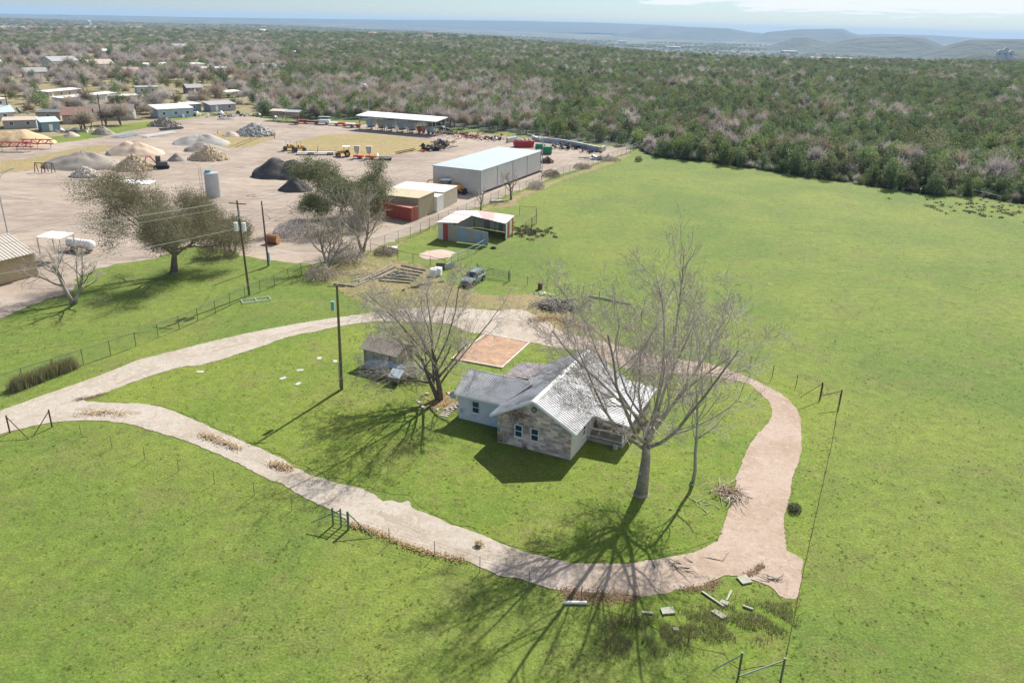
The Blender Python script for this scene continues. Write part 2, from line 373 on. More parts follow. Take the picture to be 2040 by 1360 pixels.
MGDN = grass_mat('garden_grass', (0.20, 0.17, 0.09), (0.27, 0.22, 0.13), (0.16, 0.18, 0.055), (0.34, 0.27, 0.19), dthr=.5)
def jitter_poly(pix, jit=0.25, step=0.6, z=0.0, sm=True, seed=1):
    P = [at(u, v) for u, v in pix]; rg = random.Random(seed); out = []; n = len(P)
    for i in range(n):
        a, b = P[i], P[(i + 1) % n]; L = (b - a).length; k = max(1, min(400, int(L / step)))
        d = (b - a).normalized() if L > 0 else Vector((1, 0, 0)); nn = Vector((-d.y, d.x, 0))
        for j in range(k):
            q = a.lerp(b, j / k)
            o = (noise.noise((q.x * 0.9, q.y * 0.9, seed)) * 1.3 + rg.uniform(-0.5, 0.5)) * jit
            out.append((q.x + nn.x * o, q.y + nn.y * o, z))
    return out
def sheet(name, pix, z, m, jit=0.25, step=0.6, seed=1, **k):
    p = jitter_poly(pix, jit, step, z, seed=seed); bm = bmesh.new(); vs = [bm.verts.new(q) for q in p]
    es = [bm.edges.new((vs[i], vs[(i + 1) % len(vs)])) for i in range(len(vs))]
    bmesh.ops.triangle_fill(bm, use_beauty=True, use_dissolve=False, edges=es, normal=(0, 0, 1))
    me = bpy.data.meshes.new(name); bm.to_mesh(me); bm.free(); me.materials.append(m)
    o = link(name, me, kind='structure', **k)
    for pl in me.polygons:
        if pl.normal.z < 0: pl.flip()
    return o
TREELINE = [(1272, 296), (1300, 312), (1400, 322), (1500, 336), (1600, 352), (1700, 366), (1780, 377), (1860, 390), (1950, 392), (2040, 408), (2300, 430)]
PAST = [(-500, 1900), (2700, 1900), (2500, 900), (2300, 430)] + TREELINE[::-1][1:] + [(1180, 286), (1080, 272), (960, 258), (880, 254), (710, 240), (560, 236), (470, 226), (400, 226), (340, 236), (250, 248), (120, 270), (0, 290), (-300, 330), (-700, 480)]
sheet('pasture', PAST, 0.012, MG, 1.2, 3.0)
YARD = [(-400, 800), (0, 633), (78, 602), (135, 583), (160, 552), (194, 536), (251, 523), (314, 516), (345, 500), (376, 489), (452, 499), (502, 514), (580, 524), (625, 528), (690, 505), (738, 498), (790, 478), (825, 465), (865, 447), (935, 418), (1007, 390), (1065, 367), (1110, 350), (1174, 330), (1200, 320), (1256, 301), (1262, 294), (1180, 292), (1090, 280), (960, 266), (880, 260), (710, 246), (560, 241), (470, 228), (400, 232), (340, 243), (250, 262), (195, 275), (100, 287), (0, 296), (-300, 340), (-700, 500)]
sheet('gravel_yard', YARD, 0.024, MYARD, 0.7, 1.2, 2)
sheet('garden_ground', [(-500, 1200 * 0 + 330), (-300, 205), (-60, 120), (60, 108), (240, 106), (420, 112), (560, 128), (620, 160), (560, 205), (500, 238), (400, 236), (280, 248), (130, 272), (0, 292)], 0.006, MGDN, 3, 4, 21)
# brown verge along the yard fence and under the trees
sheet('leafy_verge', [(640, 545), (700, 500), (745, 500), (800, 482), (870, 452), (1010, 396), (1070, 372), (1176, 333), (1250, 306), (1256, 311), (1180, 342), (1120, 360), (1080, 378), (1040, 395), (1020, 412), (985, 416), (930, 425), (880, 445), (830, 470), (780, 498), (755, 508), (800, 520), (860, 535), (880, 560), (820, 575), (760, 585), (735, 610), (690, 590), (660, 565), (645, 560)], 0.036, MW, 0.8, 0.7, 3)
sheet('worn_lawn', [(735, 612), (760, 585), (880, 560), (950, 585), (1000, 590), (1060, 585), (1120, 600), (1160, 640), (1200, 660), (1250, 685), (1200, 690), (1144, 672), (1073, 650), (1040, 620), (960, 618), (838, 615)], 0.036, MW, 0.8, 0.7, 4)
sheet('yard_lawn', [(282, 757), (361, 731), (405, 728), (502, 697), (580, 669), (640, 660), (736, 643), (889, 648), (966, 668), (1058, 684), (1160, 698), (1250, 742), (1400, 750), (1490, 764), (1515, 787), (1534, 806), (1538, 826), (1500, 873), (1465, 950), (1463, 990), (1433, 1074), (1344, 1104), (1253, 1119), (1131, 1119), (999, 1079), (851, 1018), (815, 992), (736, 974), (640, 946), (533, 896), (408, 842), (345, 814), (220, 798), (205, 782)], 0.036, MY, 0.35, 0.6, 5)
sheet('rough_verge', [(1565, 1100), (1560, 1040), (1572, 1000), (1590, 900), (1590, 820), (1535, 770), (1480, 735), (1560, 752), (1640, 790), (1672, 806), (1655, 880), (1625, 1030), (1600, 1180), (1575, 1320), (1480, 1330), (1280, 1240), (1160, 1195), (1260, 1188), (1359, 1174), (1475, 1148), (1557, 1192), (1596, 1150)], 0.036, MY, 0.4, 0.6, 6)
DRV = [(-60, 850), (0, 818), (63, 796), (141, 769), (226, 738), (276, 716), (314, 708), (398, 686), (514, 659), (640, 637), (749, 622), (838, 612), (930, 614), (989, 620), (1030, 615), (1050, 621), (1093, 640), (1106, 656), (1144, 667), (1180, 675), (1240, 692), (1330, 715), (1420, 724), (1500, 756), (1530, 770), (1565, 790), (1592, 820), (1595, 845), (1597, 900), (1582, 940), (1570, 1000), (1560, 1040), (1565, 1095), (1581, 1104), (1602, 1116), (1596, 1159), (1590, 1194), (1557, 1192), (1538, 1171), (1511, 1158), (1475, 1145), (1435, 1148), (1405, 1167), (1359, 1171), (1314, 1186), (1253, 1186), (1192, 1181), (1131, 1180), (1101, 1174), (1040, 1152), (999, 1149), (958, 1132), (931, 1116), (889, 1112), (862, 1105), (807, 1083), (752, 1061), (697, 1042), (670, 1020), (623, 1000), (587, 981), (565, 964), (533, 956), (486, 928), (423, 900), (361, 874), (314, 862), (267, 846), (194, 837), (110, 840), (31, 856), (-60, 885)]
DRV_HOLE = [(205, 784), (282, 755), (361, 730), (405, 728), (502, 697), (580, 669), (640, 659), (660, 653), (736, 641), (770, 640), (889, 643), (935, 663), (966, 666), (1058, 682), (1119, 695), (1160, 697), (1250, 740), (1400, 747), (1490, 762), (1515, 785), (1535, 805), (1540, 825), (1525, 850), (1500, 875), (1480, 915), (1465, 960), (1465, 990), (1445, 1030), (1435, 1075), (1405, 1092), (1374, 1103), (1344, 1107), (1314, 1113), (1253, 1123), (1177, 1123), (1131, 1123), (1101, 1113), (1040, 1098), (999, 1083), (944, 1058), (889, 1042), (851, 1022), (821, 1013), (815, 996), (796, 1004), (780, 996), (760, 999), (736, 978), (670, 962), (601, 940), (580, 925), (533, 900), (471, 874), (408, 846), (345, 818), (295, 805), (220, 802), (154, 799)]
# one ring-shaped sheet: outer outline and the lawn it goes round
from mathutils.geometry import delaunay_2d_cdt
def smooth_pix(pix):
    o = []
    for i in range(len(pix)):
        a, b_ = pix[i], pix[(i + 1) % len(pix)]; o += [(a[0] * .78 + b_[0] * .22, a[1] * .78 + b_[1] * .22), (a[0] * .22 + b_[0] * .78, a[1] * .22 + b_[1] * .78)]
    return o
def pipq(x, y, q):
    c = False
    for i in range(len(q)):
        a, b_ = q[i], q[(i + 1) % len(q)]
        if (a[1] > y) != (b_[1] > y) and x < (b_[0] - a[0]) * (y - a[1]) / (b_[1] - a[1]) + a[0]: c = not c
    return c
loops = [jitter_poly(smooth_pix(DRV), 0.10, 0.22, 0.048, seed=11), jitter_poly(smooth_pix(DRV_HOLE), 0.10, 0.22, 0.048, seed=12)]
vs_ = []; es_ = []
for lp in loops:
    n0 = len(vs_); vs_ += [Vector(q[:2]) for q in lp]; es_ += [(n0 + i, n0 + (i + 1) % len(lp)) for i in range(len(lp))]
ov, oe, of, *_ = delaunay_2d_cdt(vs_, es_, [], 0, 1e-4)
keep = []
for f in of:
    cx_ = sum(ov[i].x for i in f) / 3; cy_ = sum(ov[i].y for i in f) / 3
    if pipq(cx_, cy_, loops[0]) and not pipq(cx_, cy_, loops[1]): keep.append(tuple(f))
me = bpy.data.meshes.new('driveway'); me.from_pydata([(q.x, q.y, .048) for q in ov], [], keep); me.materials.append(MDRV); me.materials.append(MDRV2)
for pl in me.polygons:
    if pl.normal.z < 0: pl.flip()
link('driveway', me, kind='structure')
tt = MDRV.node_tree; bs_ = tt.nodes['Principled BSDF']; old = bs_.inputs['Base Color'].links[0].from_socket
# the gravel turns pinker towards the east end of the loop (a real change of material)
sp_ = N(tt, 'ShaderNodeSeparateXYZ'); tt.links.new(N(tt, 'ShaderNodeNewGeometry').outputs['Position'], sp_.inputs[0])
mr_ = N(tt, 'ShaderNodeMapRange'); mr_.inputs[1].default_value = -4; mr_.inputs[2].default_value = 14; tt.links.new(sp_.outputs[0], mr_.inputs[0])
mm_ = N(tt, 'ShaderNodeMixRGB', blend_type='MULTIPLY'); mm_.inputs[2].default_value = (0.95, 0.85, 0.81, 1)
tt.links.new(mr_.outputs[0], mm_.inputs[0]); tt.links.new(old, mm_.inputs[1]); tt.links.new(mm_.outputs[0], bs_.inputs['Base Color'])
# worn grass plots inside the yard
sheet('dry_grass_plot', [(560, 298), (575, 288), (600, 281), (650, 268), (720, 266), (790, 272), (870, 283), (888, 290), (862, 300), (820, 304), (760, 313), (700, 309), (640, 302), (600, 303), (572, 303)], 0.036, MDRY, 0.6, 1, 7)
sheet('dry_grass_plot', [(385, 272), (460, 262), (540, 262), (548, 274), (500, 292), (440, 298), (400, 290), (425, 280)], 0.036, MDRY, 0.6, 1, 8)
sheet('dry_grass_plot', [(0, 346), (0, 322), (60, 316), (130, 300), (205, 288), (225, 292), (190, 308), (110, 322), (60, 340)], 0.036, MDRY, 0.6, 1, 9)
sheet('green_grass_strip', [(110, 272), (200, 262), (262, 248), (310, 246), (300, 254), (250, 262), (190, 273), (120, 276)], 0.038, MG, 0.6, 1, 10)
sheet('bare_patch', [(835, 508), (850, 500), (880, 497), (905, 502), (898, 512), (870, 518), (845, 516)], 0.040, MDRV2, 0.3, 0.5, 11)

# worn crown between the wheel ruts of the drive, and wheel tracks in the yard
def ribbon(name, pix, w_, z, m, seed, thr=-.2, step=.35, scale=.35, off=0.0):
    P = [at(u, v) for u, v in pix]; mb = MB(); rg = random.Random(seed); prev = None
    for a, b_ in zip(P, P[1:]):
        L = (b_ - a).length; d = (b_ - a).normalized(); nn = Vector((-d.y, d.x, 0)); k = max(1, int(L / step))
        for i in range(k):
            q = a.lerp(b_, i / k) + nn * off; on = noise.noise((q.x * scale, q.y * scale, seed)) > thr
            ww = w_ * (.55 + .6 * abs(noise.noise((q.x * 1.7, q.y * 1.7, seed + 3)))) * rg.uniform(.8, 1.2)
            cur = (q + nn * ww + Vector((0, 0, z)), q - nn * ww + Vector((0, 0, z)))
            if prev and on: mb.add([prev[0], cur[0], cur[1], prev[1]], [(3, 2, 1, 0)])
            prev = cur if on else None
    o = mb.build(name, m, kind='structure')
    return o
CL1 = [(20, 838), (141, 800), (226, 768), (300, 738), (398, 706), (514, 677), (640, 647), (749, 632), (838, 627)]
CL2 = [(150, 815), (230, 817), (300, 828), (380, 856), (460, 888), (533, 925), (600, 962), (670, 992), (740, 1015), (820, 1050), (900, 1085), (980, 1115)]
MRUT = soil_mat('trodden_gravel', (0.345, 0.30, 0.24), (0.31, 0.255, 0.20), (0.36, 0.31, 0.26), (0.22, 0.17, 0.12), s=0.3)
ribbon('worn_strip', CL1, .34, .056, MRUT, 1.1, -.05); ribbon('worn_strip', CL2, .40, .056, MRUT, 2.1, -.02)
ribbon('worn_strip', [(1180, 684), (1100, 668), (1030, 640), (960, 630), (880, 626)], .5, .056, MRUT, 5.1, .05)
MTRK = soil_mat('tracked_dirt', (0.25, 0.21, 0.175), (0.21, 0.175, 0.145), (0.29, 0.25, 0.215), (0.15, 0.13, 0.115), s=0.15)
for k_, (pix, cnt_) in enumerate([([(0, 480), (150, 440), (330, 400), (520, 395), (700, 350), (860, 310), (960, 285)], 4), ([(60, 560), (250, 480), (420, 440), (600, 430), (760, 370), (870, 330)], 4), ([(0, 380), (200, 365), (380, 330), (470, 300), (560, 262), (700, 255), (900, 280)], 4),
        ([(470, 460), (560, 420), (700, 400), (850, 350)], 3), ([(0, 420), (200, 405), (400, 350), (520, 320), (640, 330), (820, 318)], 4), ([(1080, 340), (1120, 318), (1200, 305)], 2), ([(200, 275), (400, 248), (560, 250), (720, 265), (860, 280)], 3)]):
    for j_ in range(cnt_):
        for s_ in (0, 1.7): ribbon('wheel_track', pix, .22, .034 + .001 * j_, MTRK, k_ + j_ * 3.7, -.12 + .06 * (j_ % 2), 1.2, .04, off=j_ * 2.6 - 3 + s_)

# far hills beyond the valley
MHILL = mat('scrub_hill', (0.015, 0.030, 0.020), (0.035, 0.048, 0.030), 0.004, 0.95, c3=(0.06, 0.066, 0.048), s3=0.0015)
t_ = MHILL.node_tree; bp_ = N(t_, 'ShaderNodeBump'); bp_.inputs['Strength'].default_value = 1; bp_.inputs['Distance'].default_value = 25
n_ = N(t_, 'ShaderNodeTexNoise'); n_.inputs['Scale'].default_value = 0.012; n_.inputs['Detail'].default_value = 6
t_.links.new(N(t_, 'ShaderNodeNewGeometry').outputs['Position'], n_.inputs['Vector']); t_.links.new(n_.outputs['Fac'], bp_.inputs['Height']); t_.links.new(bp_.outputs[0], t_.nodes['Principled BSDF'].inputs['Normal'])
def hill(name, prof, dist, base, front, back, seed, rough=6):
    mb = MB(); us = np.linspace(prof[0][0], prof[-1][0], 90); K = 14
    for u in us:
        vt = interp(u, [q[0] for q in prof], [q[1] for q in prof])
        d = Fv + Rv * ((u - 1020) / FPX) - Uv * ((vt - 680) / FPX)
        k = dist / math.hypot(d.x, d.y); ct = CAMH + d.z * k; dx, dy = d.x * k / dist, d.y * k / dist
        for i in range(K):
            t = i / (K - 1) * 2 - 1
            rr_ = dist + (front * t if t < 0 else back * t)
            s = max(0, 1 - abs(t) ** 1.0); s = s * s * (3 - 2 * s); s = min(1, s * 1.12)
            z = base + (ct - base) * s
            z += noise.noise((dx * rr_ / 260, rr_ / 260, seed)) * rough * (1 if abs(t) > .15 else 0.15) + noise.noise((dx * rr_ / 90, rr_ / 90, seed)) * rough * 0.25
            mb.v.append((dx * rr_, dy * rr_, z))
    n = len(us)
    for a in range(n - 1):
        for b in range(K - 1):
            mb.f.append((a * K + b, (a + 1) * K + b, (a + 1) * K + b + 1, a * K + b + 1))
    return mb.build(name, MHILL, smooth=True, kind='structure')
hill('far_ridge', [(-400, 24), (0, 29), (200, 31), (400, 35), (620, 38), (800, 40), (1020, 42), (1200, 46), (1330, 51), (1400, 57), (1500, 66), (1700, 72)], 14500, -60, 3500, 3000, 1.3, 8)
hill('far_plain_rise', [(1500, 82), (1640, 72), (1760, 68), (1860, 71), (1960, 77), (2100, 80), (2600, 84)], 13000, -85, 2500, 2500, 2.3, 6)
hill('far_mesa', [(1150, 80), (1250, 66), (1300, 54), (1380, 54), (1450, 57), (1500, 66), (1560, 74), (1650, 82)], 10500, -80, 1800, 2000, 3.3, 7)
hill('far_mesa', [(1480, 84), (1530, 64), (1590, 59), (1680, 58), (1697, 66), (1740, 76), (1800, 86)], 9500, -80, 1500, 1800, 4.3, 5)
hill('conical_mesa', [(1480, 102), (1530, 92), (1560, 84), (1583, 76), (1610, 75), (1622, 80), (1660, 88), (1700, 98)], 5600, -82, 700, 800, 5.3, 4)
hill('flat_mesa', [(1600, 103), (1640, 90), (1680, 80), (1720, 75), (1800, 73), (1840, 76), (1880, 92), (1930, 104)], 5200, -82, 800, 800, 6.3, 4)
hill('wooded_mesa', [(1840, 104), (1890, 90), (1930, 80), (1990, 79), (2100, 78), (2300, 84), (2500, 100)], 4200, -82, 700, 800, 7.3, 4)
hill('near_knoll', [(1860, 122), (1910, 113), (1960, 103), (2040, 103), (2150, 108), (2300, 122)], 2600, -78, 350, 400, 8.3, 3)

# ================================================================ haze
mb = MB().box(-22500, 22500, -22500, 22500, -140, 100)
hz = mb.build('haze', None, kind='stuff')
hm = bpy.data.materials.new('haze'); hm.use_nodes = True; t_ = hm.node_tree
t_.nodes.remove(t_.nodes['Principled BSDF']); pv = N(t_, 'ShaderNodeVolumePrincipled')
pv.inputs['Color'].default_value = (0.45, 0.67, 0.93, 1); pv.inputs['Density'].default_value = 0.000075; pv.inputs['Anisotropy'].default_value = 0.0
t_.links.new(pv.outputs[0], t_.nodes['Material Output'].inputs['Volume']); hz.data.materials.append(hm)

# ================================================================ the house (local frame: x along the stone front, y to the back)
HA = R(-25.2)
HO = Vector((-1.1, 63.3, 0))
house = thing('farm_house', 'small white house with stone gable front and ribbed metal roof, inside the driveway loop', 'house', HO, HA)
W, ZE, ZR, XR = 7.1, 2.72, 5.0, 3.5
sl = (ZR - ZE) / (XR + 0.62)
def rz_(x): return ZR - sl * abs(x - XR)            # height of main roof top
MPLY = mat('plaster_backing', (0.45, 0.41, 0.36), (0.38, 0.34, 0.3), 3, 0.9)
MSID = mat('white_siding', (0.70, 0.69, 0.67), (0.62, 0.61, 0.60), 0.8, 0.6, c3=(0.60, 0.57, 0.52), s3=1.5)
b = MB(); b.ext([(0.03, 0), (W - 0.03, 0), (W - 0.03, rz_(W) - 0.16), (XR, ZR - 0.16), (0.03, rz_(0) - 0.16)], 'y', 0.06, 12.7); b.build('wall', MSID, house)
MSTONE = mat('stone_block', (0.64, 0.45, 0.35), (0.76, 0.62, 0.51), 1.2, 0.9, c3=(0.26, 0.17, 0.125), s3=0.5, rand=0.38, bump=0.4, bscale=9)
MGROUT = mat('mortar', (0.62, 0.58, 0.53), None, rough=0.95)
b = MB(); b.ext([(0, 0), (W, 0), (W, rz_(W) - 0.17), (XR, ZR - 0.17), (0, rz_(0) - 0.17)], 'y', 0.0, 0.058); b.build('mortar_bed', MGROUT, house)
WIN = [(1.72, 2.47, 1.05, 2.25), (3.28, 4.03, 1.05, 2.25)]
rg = random.Random(5); z = 0.12; row = 0; blockmesh = {}
def block(x0, x1, z0, z1):
    ww = round((x1 - x0) * 20) / 20; hh = round((z1 - z0) * 40) / 40
    key = (ww, hh)
    if key not in blockmesh:
        e = 0.012; d = 0.05
        blockmesh[key] = MB().hexa([(0, 0.02, 0), (ww, 0.02, 0), (ww, 0.02, hh), (0, 0.02, hh), (e, -d, e), (ww - e, -d, e), (ww - e, -d, hh - e), (e, -d, hh - e)]).mesh('stone', MSTONE)
    link('stone', blockmesh[key], house, (x0, rg.uniform(-0.012, 0.012), z0))
rows = 20
rh = 0.24
while z + rh < ZR - 0.25:
    top = z + rh - 0.03
    xa = max(0.0, XR - (ZR - 0.2 - top) / sl); xb = min(W, XR + (ZR - 0.2 - top) / sl)
    x = xa; first = True
    while x < xb - 0.12:
        L = rg.choice([0.45, 0.55, 0.65, 0.75])
        if first and row % 2: L *= 0.5
        first = False
        x1 = min(x + L, xb)
        if xb - x1 < 0.15: x1 = xb
        cut = None
        for wx0, wx1, wz0, wz1 in WIN:
            if top > wz0 - 0.03 and z < wz1 + 0.03 and x1 > wx0 - 0.04 and x < wx1 + 0.04: cut = (wx0 - 0.04, wx1 + 0.04)
        if (x + x1) / 2 > XR - 0.35 and (x + x1) / 2 < XR + 0.35 and 3.72 < (z + top) / 2 < 4.38: x = x1; continue
        if cut:
            if cut[0] - x > 0.12: block(x, cut[0] - 0.012, z, top)
            x = cut[1]; continue
        block(x, x1 - 0.03, z, top); x = x1
    z += rh; row += 1
def window(parent, x0, x1, z0, z1, y, ax='y', sgn=-1, frame=MTRIM):
    """double-hung window whose face looks along -y (or along x)"""
    def bx(mb, a0, a1, d0, d1, c0, c1):
        lo, hi = sorted((y + sgn * d0, y + sgn * d1))
        if ax == 'y': mb.box(a0, a1, lo, hi, c0, c1)
        else: mb.box(lo, hi, a0, a1, c0, c1)
    f = MB(); t = 0.06
    bx(f, x0, x1, 0.0, 0.09, z0, z0 + t); bx(f, x0, x1, 0.0, 0.09, z1 - t, z1)
    bx(f, x0, x0 + t, 0.0, 0.09, z0 + t, z1 - t); bx(f, x1 - t, x1, 0.0, 0.09, z0 + t, z1 - t)
    zm = (z0 + z1) / 2; bx(f, x0 + t, x1 - t, 0.01, 0.08, zm - 0.03, zm + 0.03)
    fo = f.build('window', frame, parent)
    for c0, c1, d in ((z0 + t, zm - 0.03, 0.03), (zm + 0.03, z1 - t, 0.05)):
        p = MB(); bx(p, x0 + t, x1 - t, d - 0.01, d, c0, c1); p.build('pane', MGLASS, fo)
    s = MB(); bx(s, x0 - 0.05, x1 + 0.05, 0.0, 0.13, z0 - 0.06, z0 - 0.002); s.build('sill', frame, fo)
for q in WIN: window(house, *q, 0.0)
v = MB().cyl((XR, 0.02, 4.05), (XR, -0.06, 4.05), 0.28, n=16)
vo = v.build('gable_vent', mat('vent_brown', (0.12, 0.09, 0.08), None, rough=0.8), house)
r_ = MB()
for k in range(8):
    a = k * math.pi / 4; r_.box(-0.02, 0.02, -0.085, -0.062, 0, 0.24, Matrix.Translation((XR, 0, 4.05)) @ Matrix.Rotation(a, 4, 'Y'))
r_.build('louvre', MPLY, vo)
# electricity meter and pale patch left of the windows
MB().box(0.30, 0.52, -0.16, -0.055, 1.25, 1.75).build('meter_box', MBLUEW, house)
MB().cyl((0.42, -0.10, 1.75), (0.42, -0.10, 3.3), 0.03, n=6).build('service_pipe', MSTEEL, house)
# ribbed roof planes
def roof_plane(parent, p0, p1, p2, p3, m, rib=0.30, t=0.05):
    """p0-p1 along the ridge, p3-p2 along the eave; ribs run ridge to eave"""
    p0, p1, p2, p3 = map(Vector, (p0, p1, p2, p3))
    o = MB().slab(p0, p1, p2, p3, t).build('roof', m, parent)
    nrm = (p1 - p0).cross(p3 - p0).normalized(); nrm = nrm if nrm.z > 0 else -nrm
    rb = MB(); L = (p1 - p0).length; k = int(L / rib)
    for i in range(k + 1):
        a = p0.lerp(p1, (i + .5) / (k + 1)); c = p3.lerp(p2, (i + .5) / (k + 1)); d = (p1 - p0).normalized()
        h = nrm * 0.065
        rb.hexa([a - d * .05, a + d * .05, c + d * .05, c - d * .05, a - d * .025 + h, a + d * .025 + h, c + d * .025 + h, c - d * .025 + h])
    rb.build('roof_rib', m, o, kind='stuff')
    return o
YF, YB = -0.35, 13.0
XL, XRR = -0.62, W + 0.5
zr = lambda x: rz_(x)
roof_plane(house, (XR, YF, ZR), (XR, YB, ZR), (XRR, YB, zr(XRR)), (XRR, YF, zr(XRR)), MGALV)
roof_plane(house, (XR, YF, ZR), (XR, YB, ZR), (XL, YB, zr(XL)), (XL, YF, zr(XL)), MGALV)
rc = MB(); rc.slab((XR, YF - .02, ZR + .05), (XR, YB + .02, ZR + .05), (XR + .22, YB + .02, ZR - .06), (XR + .22, YF - .02, ZR - .06), .015)
rc.slab((XR, YF - .02, ZR + .05), (XR, YB + .02, ZR + .05), (XR - .22, YB + .02, ZR - .06), (XR - .22, YF - .02, ZR - .06), .015)
rc.build('ridge_cap', MTRIM, house)
for s_, xe in ((1, XRR), (-1, XL)):
    for yy in (YF - .025, YB + .005): MB().hexa([(XR, yy, ZR - .20), (xe, yy, zr(xe) - .20), (xe, yy + .02, zr(xe) - .20), (XR, yy + .02, ZR - .20), (XR, yy, ZR + .04), (xe, yy, zr(xe) + .04), (xe, yy + .02, zr(xe) + .04), (XR, yy + .02, ZR + .04)]).build('fascia', MTRIM, house)
# annex on the left
AX0, AX1, AY0, AY1, AZR = -5.3, 0.02, 2.37, 7.4, 4.12
AYR = 4.9; asl = (AZR - 2.72) / (AYR - 2.05)
b = MB().ext([(AY0, 0), (AY1, 0), (AY1, AZR - asl * (AY1 - AYR) - .1), (AYR, AZR - .1), (AY0, AZR - asl * (AYR - AY0) - .1)], 'x', AX0, AX1); b.build('wall', MSID, house)
s_ = MB(); z = 0.25
while z < 2.6:                                      # lapped siding boards
    for xa, xb in ((AX0, -3.88), (-3.02, AX1 - .02)) if 1.0 < z + .07 < 2.25 else ((AX0, AX1 - .02),):
        s_.hexa([(xa, AY0 - .03, z), (xb, AY0 - .03, z), (xb, AY0 - .002, z), (xa, AY0 - .002, z), (xa, AY0 - .008, z + .15), (xb, AY0 - .008, z + .15), (xb, AY0 - .002, z + .15), (xa, AY0 - .002, z + .15)])
    z += 0.152
s_.build('siding_board', MSID, house, kind='stuff')
window(house, -3.85, -3.05, 1.0, 2.25, AY0 - .01)
AL, ARx = AX0 - .35, 1.3
ze = AZR - asl * (AYR - 2.02)
roof_plane(house, (AL, AYR, AZR), (XL + 0.2 + 1.7, AYR, AZR), (XL + .0, 2.02, ze), (AL, 2.02, ze), MGALV, 0.26)
roof_plane(house, (AL, AYR, AZR), (XL + 1.9, AYR, AZR), (XL + .0, AY1 + .35, AZR - asl * (AY1 + .35 - AYR)), (AL, AY1 + .35, AZR - asl * (AY1 + .35 - AYR)), MGALV, 0.26)
MB().slab((AL, AYR, AZR + .04), (0.9, AYR, AZR + .04), (0.9, AYR + .2, AZR - .04), (AL, AYR + .2, AZR - .04), .015).build('ridge_cap', MDKGREY, house)
MB().box(AL, XL, 1.98, 2.016, ze - .17, ze + .0).build('fascia', MTRIM, house)
MB().cyl((AX0 - .05, 2.3, 2.55), (AX0 - .05, 2.3, .2), .035, n=6).build('downpipe', MBLUEW, house)
MB().box(AX0 + .25, AX0 + .42, AY0 - .14, AY0 - .035, .75, 1.15).build('meter_box', MBLUEW, house)
# low lean-to roof behind the annex
MB().box(-3.3, 0.0, 8.75, 12.3, 0, 2.3).build('wall', MSID, house)
roof_plane(house, (XL - .02, 8.6, zr(XL) - .06), (XL - .02, 12.5, zr(XL) - .06), (-3.65, 12.5, 2.32), (-3.65, 8.6, 2.32), MGALVP, 0.3)
# right wall boards and batten, porch
s_ = MB(); y = .15
while y < 4.0: s_.box(W - .03, W + .012, y, y + .03, .1, 2.45); y += .3
s_.build('batten', MSID, house, kind='stuff')
PX, PY0, PY1 = 10.45, 4.05, 12.7
pz = zr(XRR) - .04
roof_plane(house, (XRR - .25, PY0 - .15, pz + .0), (XRR - .25, PY1 + .2, pz + .0), (PX + .45, PY1 + .2, 2.42), (PX + .45, PY0 - .15, 2.42), MGALV)
MB().box(W + .01, PX, PY0, PY1, .32, .42).build('porch_floor', MWOOD, house)
MB().box(W + .03, PX - .05, PY0 + .05, PY1 - .05, 0, .318).build('porch_base', MCONC, house)
for x, y in ((PX - .08, PY0 + .08), (PX - .08, 6.9), (PX - .08, 9.8), (PX - .08, PY1 - .08), (W + .12, PY0 + .08)):
    MB().box(x - .06, x + .06, y - .06, y + .06, .42, 2.36 if x > 9 else 2.5).build('porch_post', MTRIM, house)
for x0, y0, x1, y1 in ((W + .2, PY0 + .08, PX - .16, PY0 + .08), (PX - .08, PY0 + .2, PX - .08, 6.8), (PX - .08, 7.0, PX - .08, 9.7), (PX - .08, 9.9, PX - .08, PY1 - .2)):
    rl = MB(); rl.beam((x0, y0, 1.35), (x1, y1, 1.35), .07); rl.beam((x0, y0, .55), (x1, y1, .55), .06); ro = rl.build('porch_rail', MTRIM, house)
    bl = MB(); L = math.hypot(x1 - x0, y1 - y0); k = int(L / .12)
    for i in range(k):
        t = (i + .5) / k; bl.box(x0 + (x1 - x0) * t - .02, x0 + (x1 - x0) * t + .02, y0 + (y1 - y0) * t - .02, y0 + (y1 - y0) * t + .02, .58, 1.31)
    bl.build('baluster', MWOOD, ro, kind='stuff')
window(house, 2.6, 3.35, 1.0, 2.2, W - .03, 'x', 1)
d = MB().box(W - .02, W + .04, 5.6, 6.5, .43, 2.4).build('door', mat('brown_door', (0.12, 0.06, 0.04), None, rough=.5), house)
MB().blob((W + .07, 6.4, 1.4), .04, 6, 4).build('handle', MSTEEL, d)
window(house, 8.2, 9.4, 1.1, 2.2, W - .03, 'x', 1)
MB().box(PX - .75, PX - .4, PY0 - .5, PY0 - .2, 0, .42).build('block_step', MCONC, house)

def hw(x, y, z=0): return HO + Matrix.Rotation(HA, 3, 'Z') @ Vector((x, y, z))
# things by the house
sd = thing('satellite_dish', 'small grey satellite dish fixed to the left roof corner of the white house', 'satellite dish', hw(AX0 - .45, 2.2, 2.45), HA)
dm = MB(); n = 14
for j in range(3):
    for i in range(n):
        a = 2 * math.pi * i / n; r = .16 * j + .02; dm.v.append((r * math.cos(a), -.15 + r * r * -.45, r * math.sin(a)))
for j in range(2):
    for i in range(n): dm.f.append((j * n + i, j * n + (i + 1) % n, (j + 1) * n + (i + 1) % n, (j + 1) * n + i))
dm.build('dish', MBLUEW, sd); MB().cyl((0, -.1, -.1), (.3, .12, .15), .02).build('arm', MSTEEL, sd)

MCREAM = mat('cream_boards', (0.50, 0.45, 0.38), (0.58, 0.54, 0.48), 2, .8)
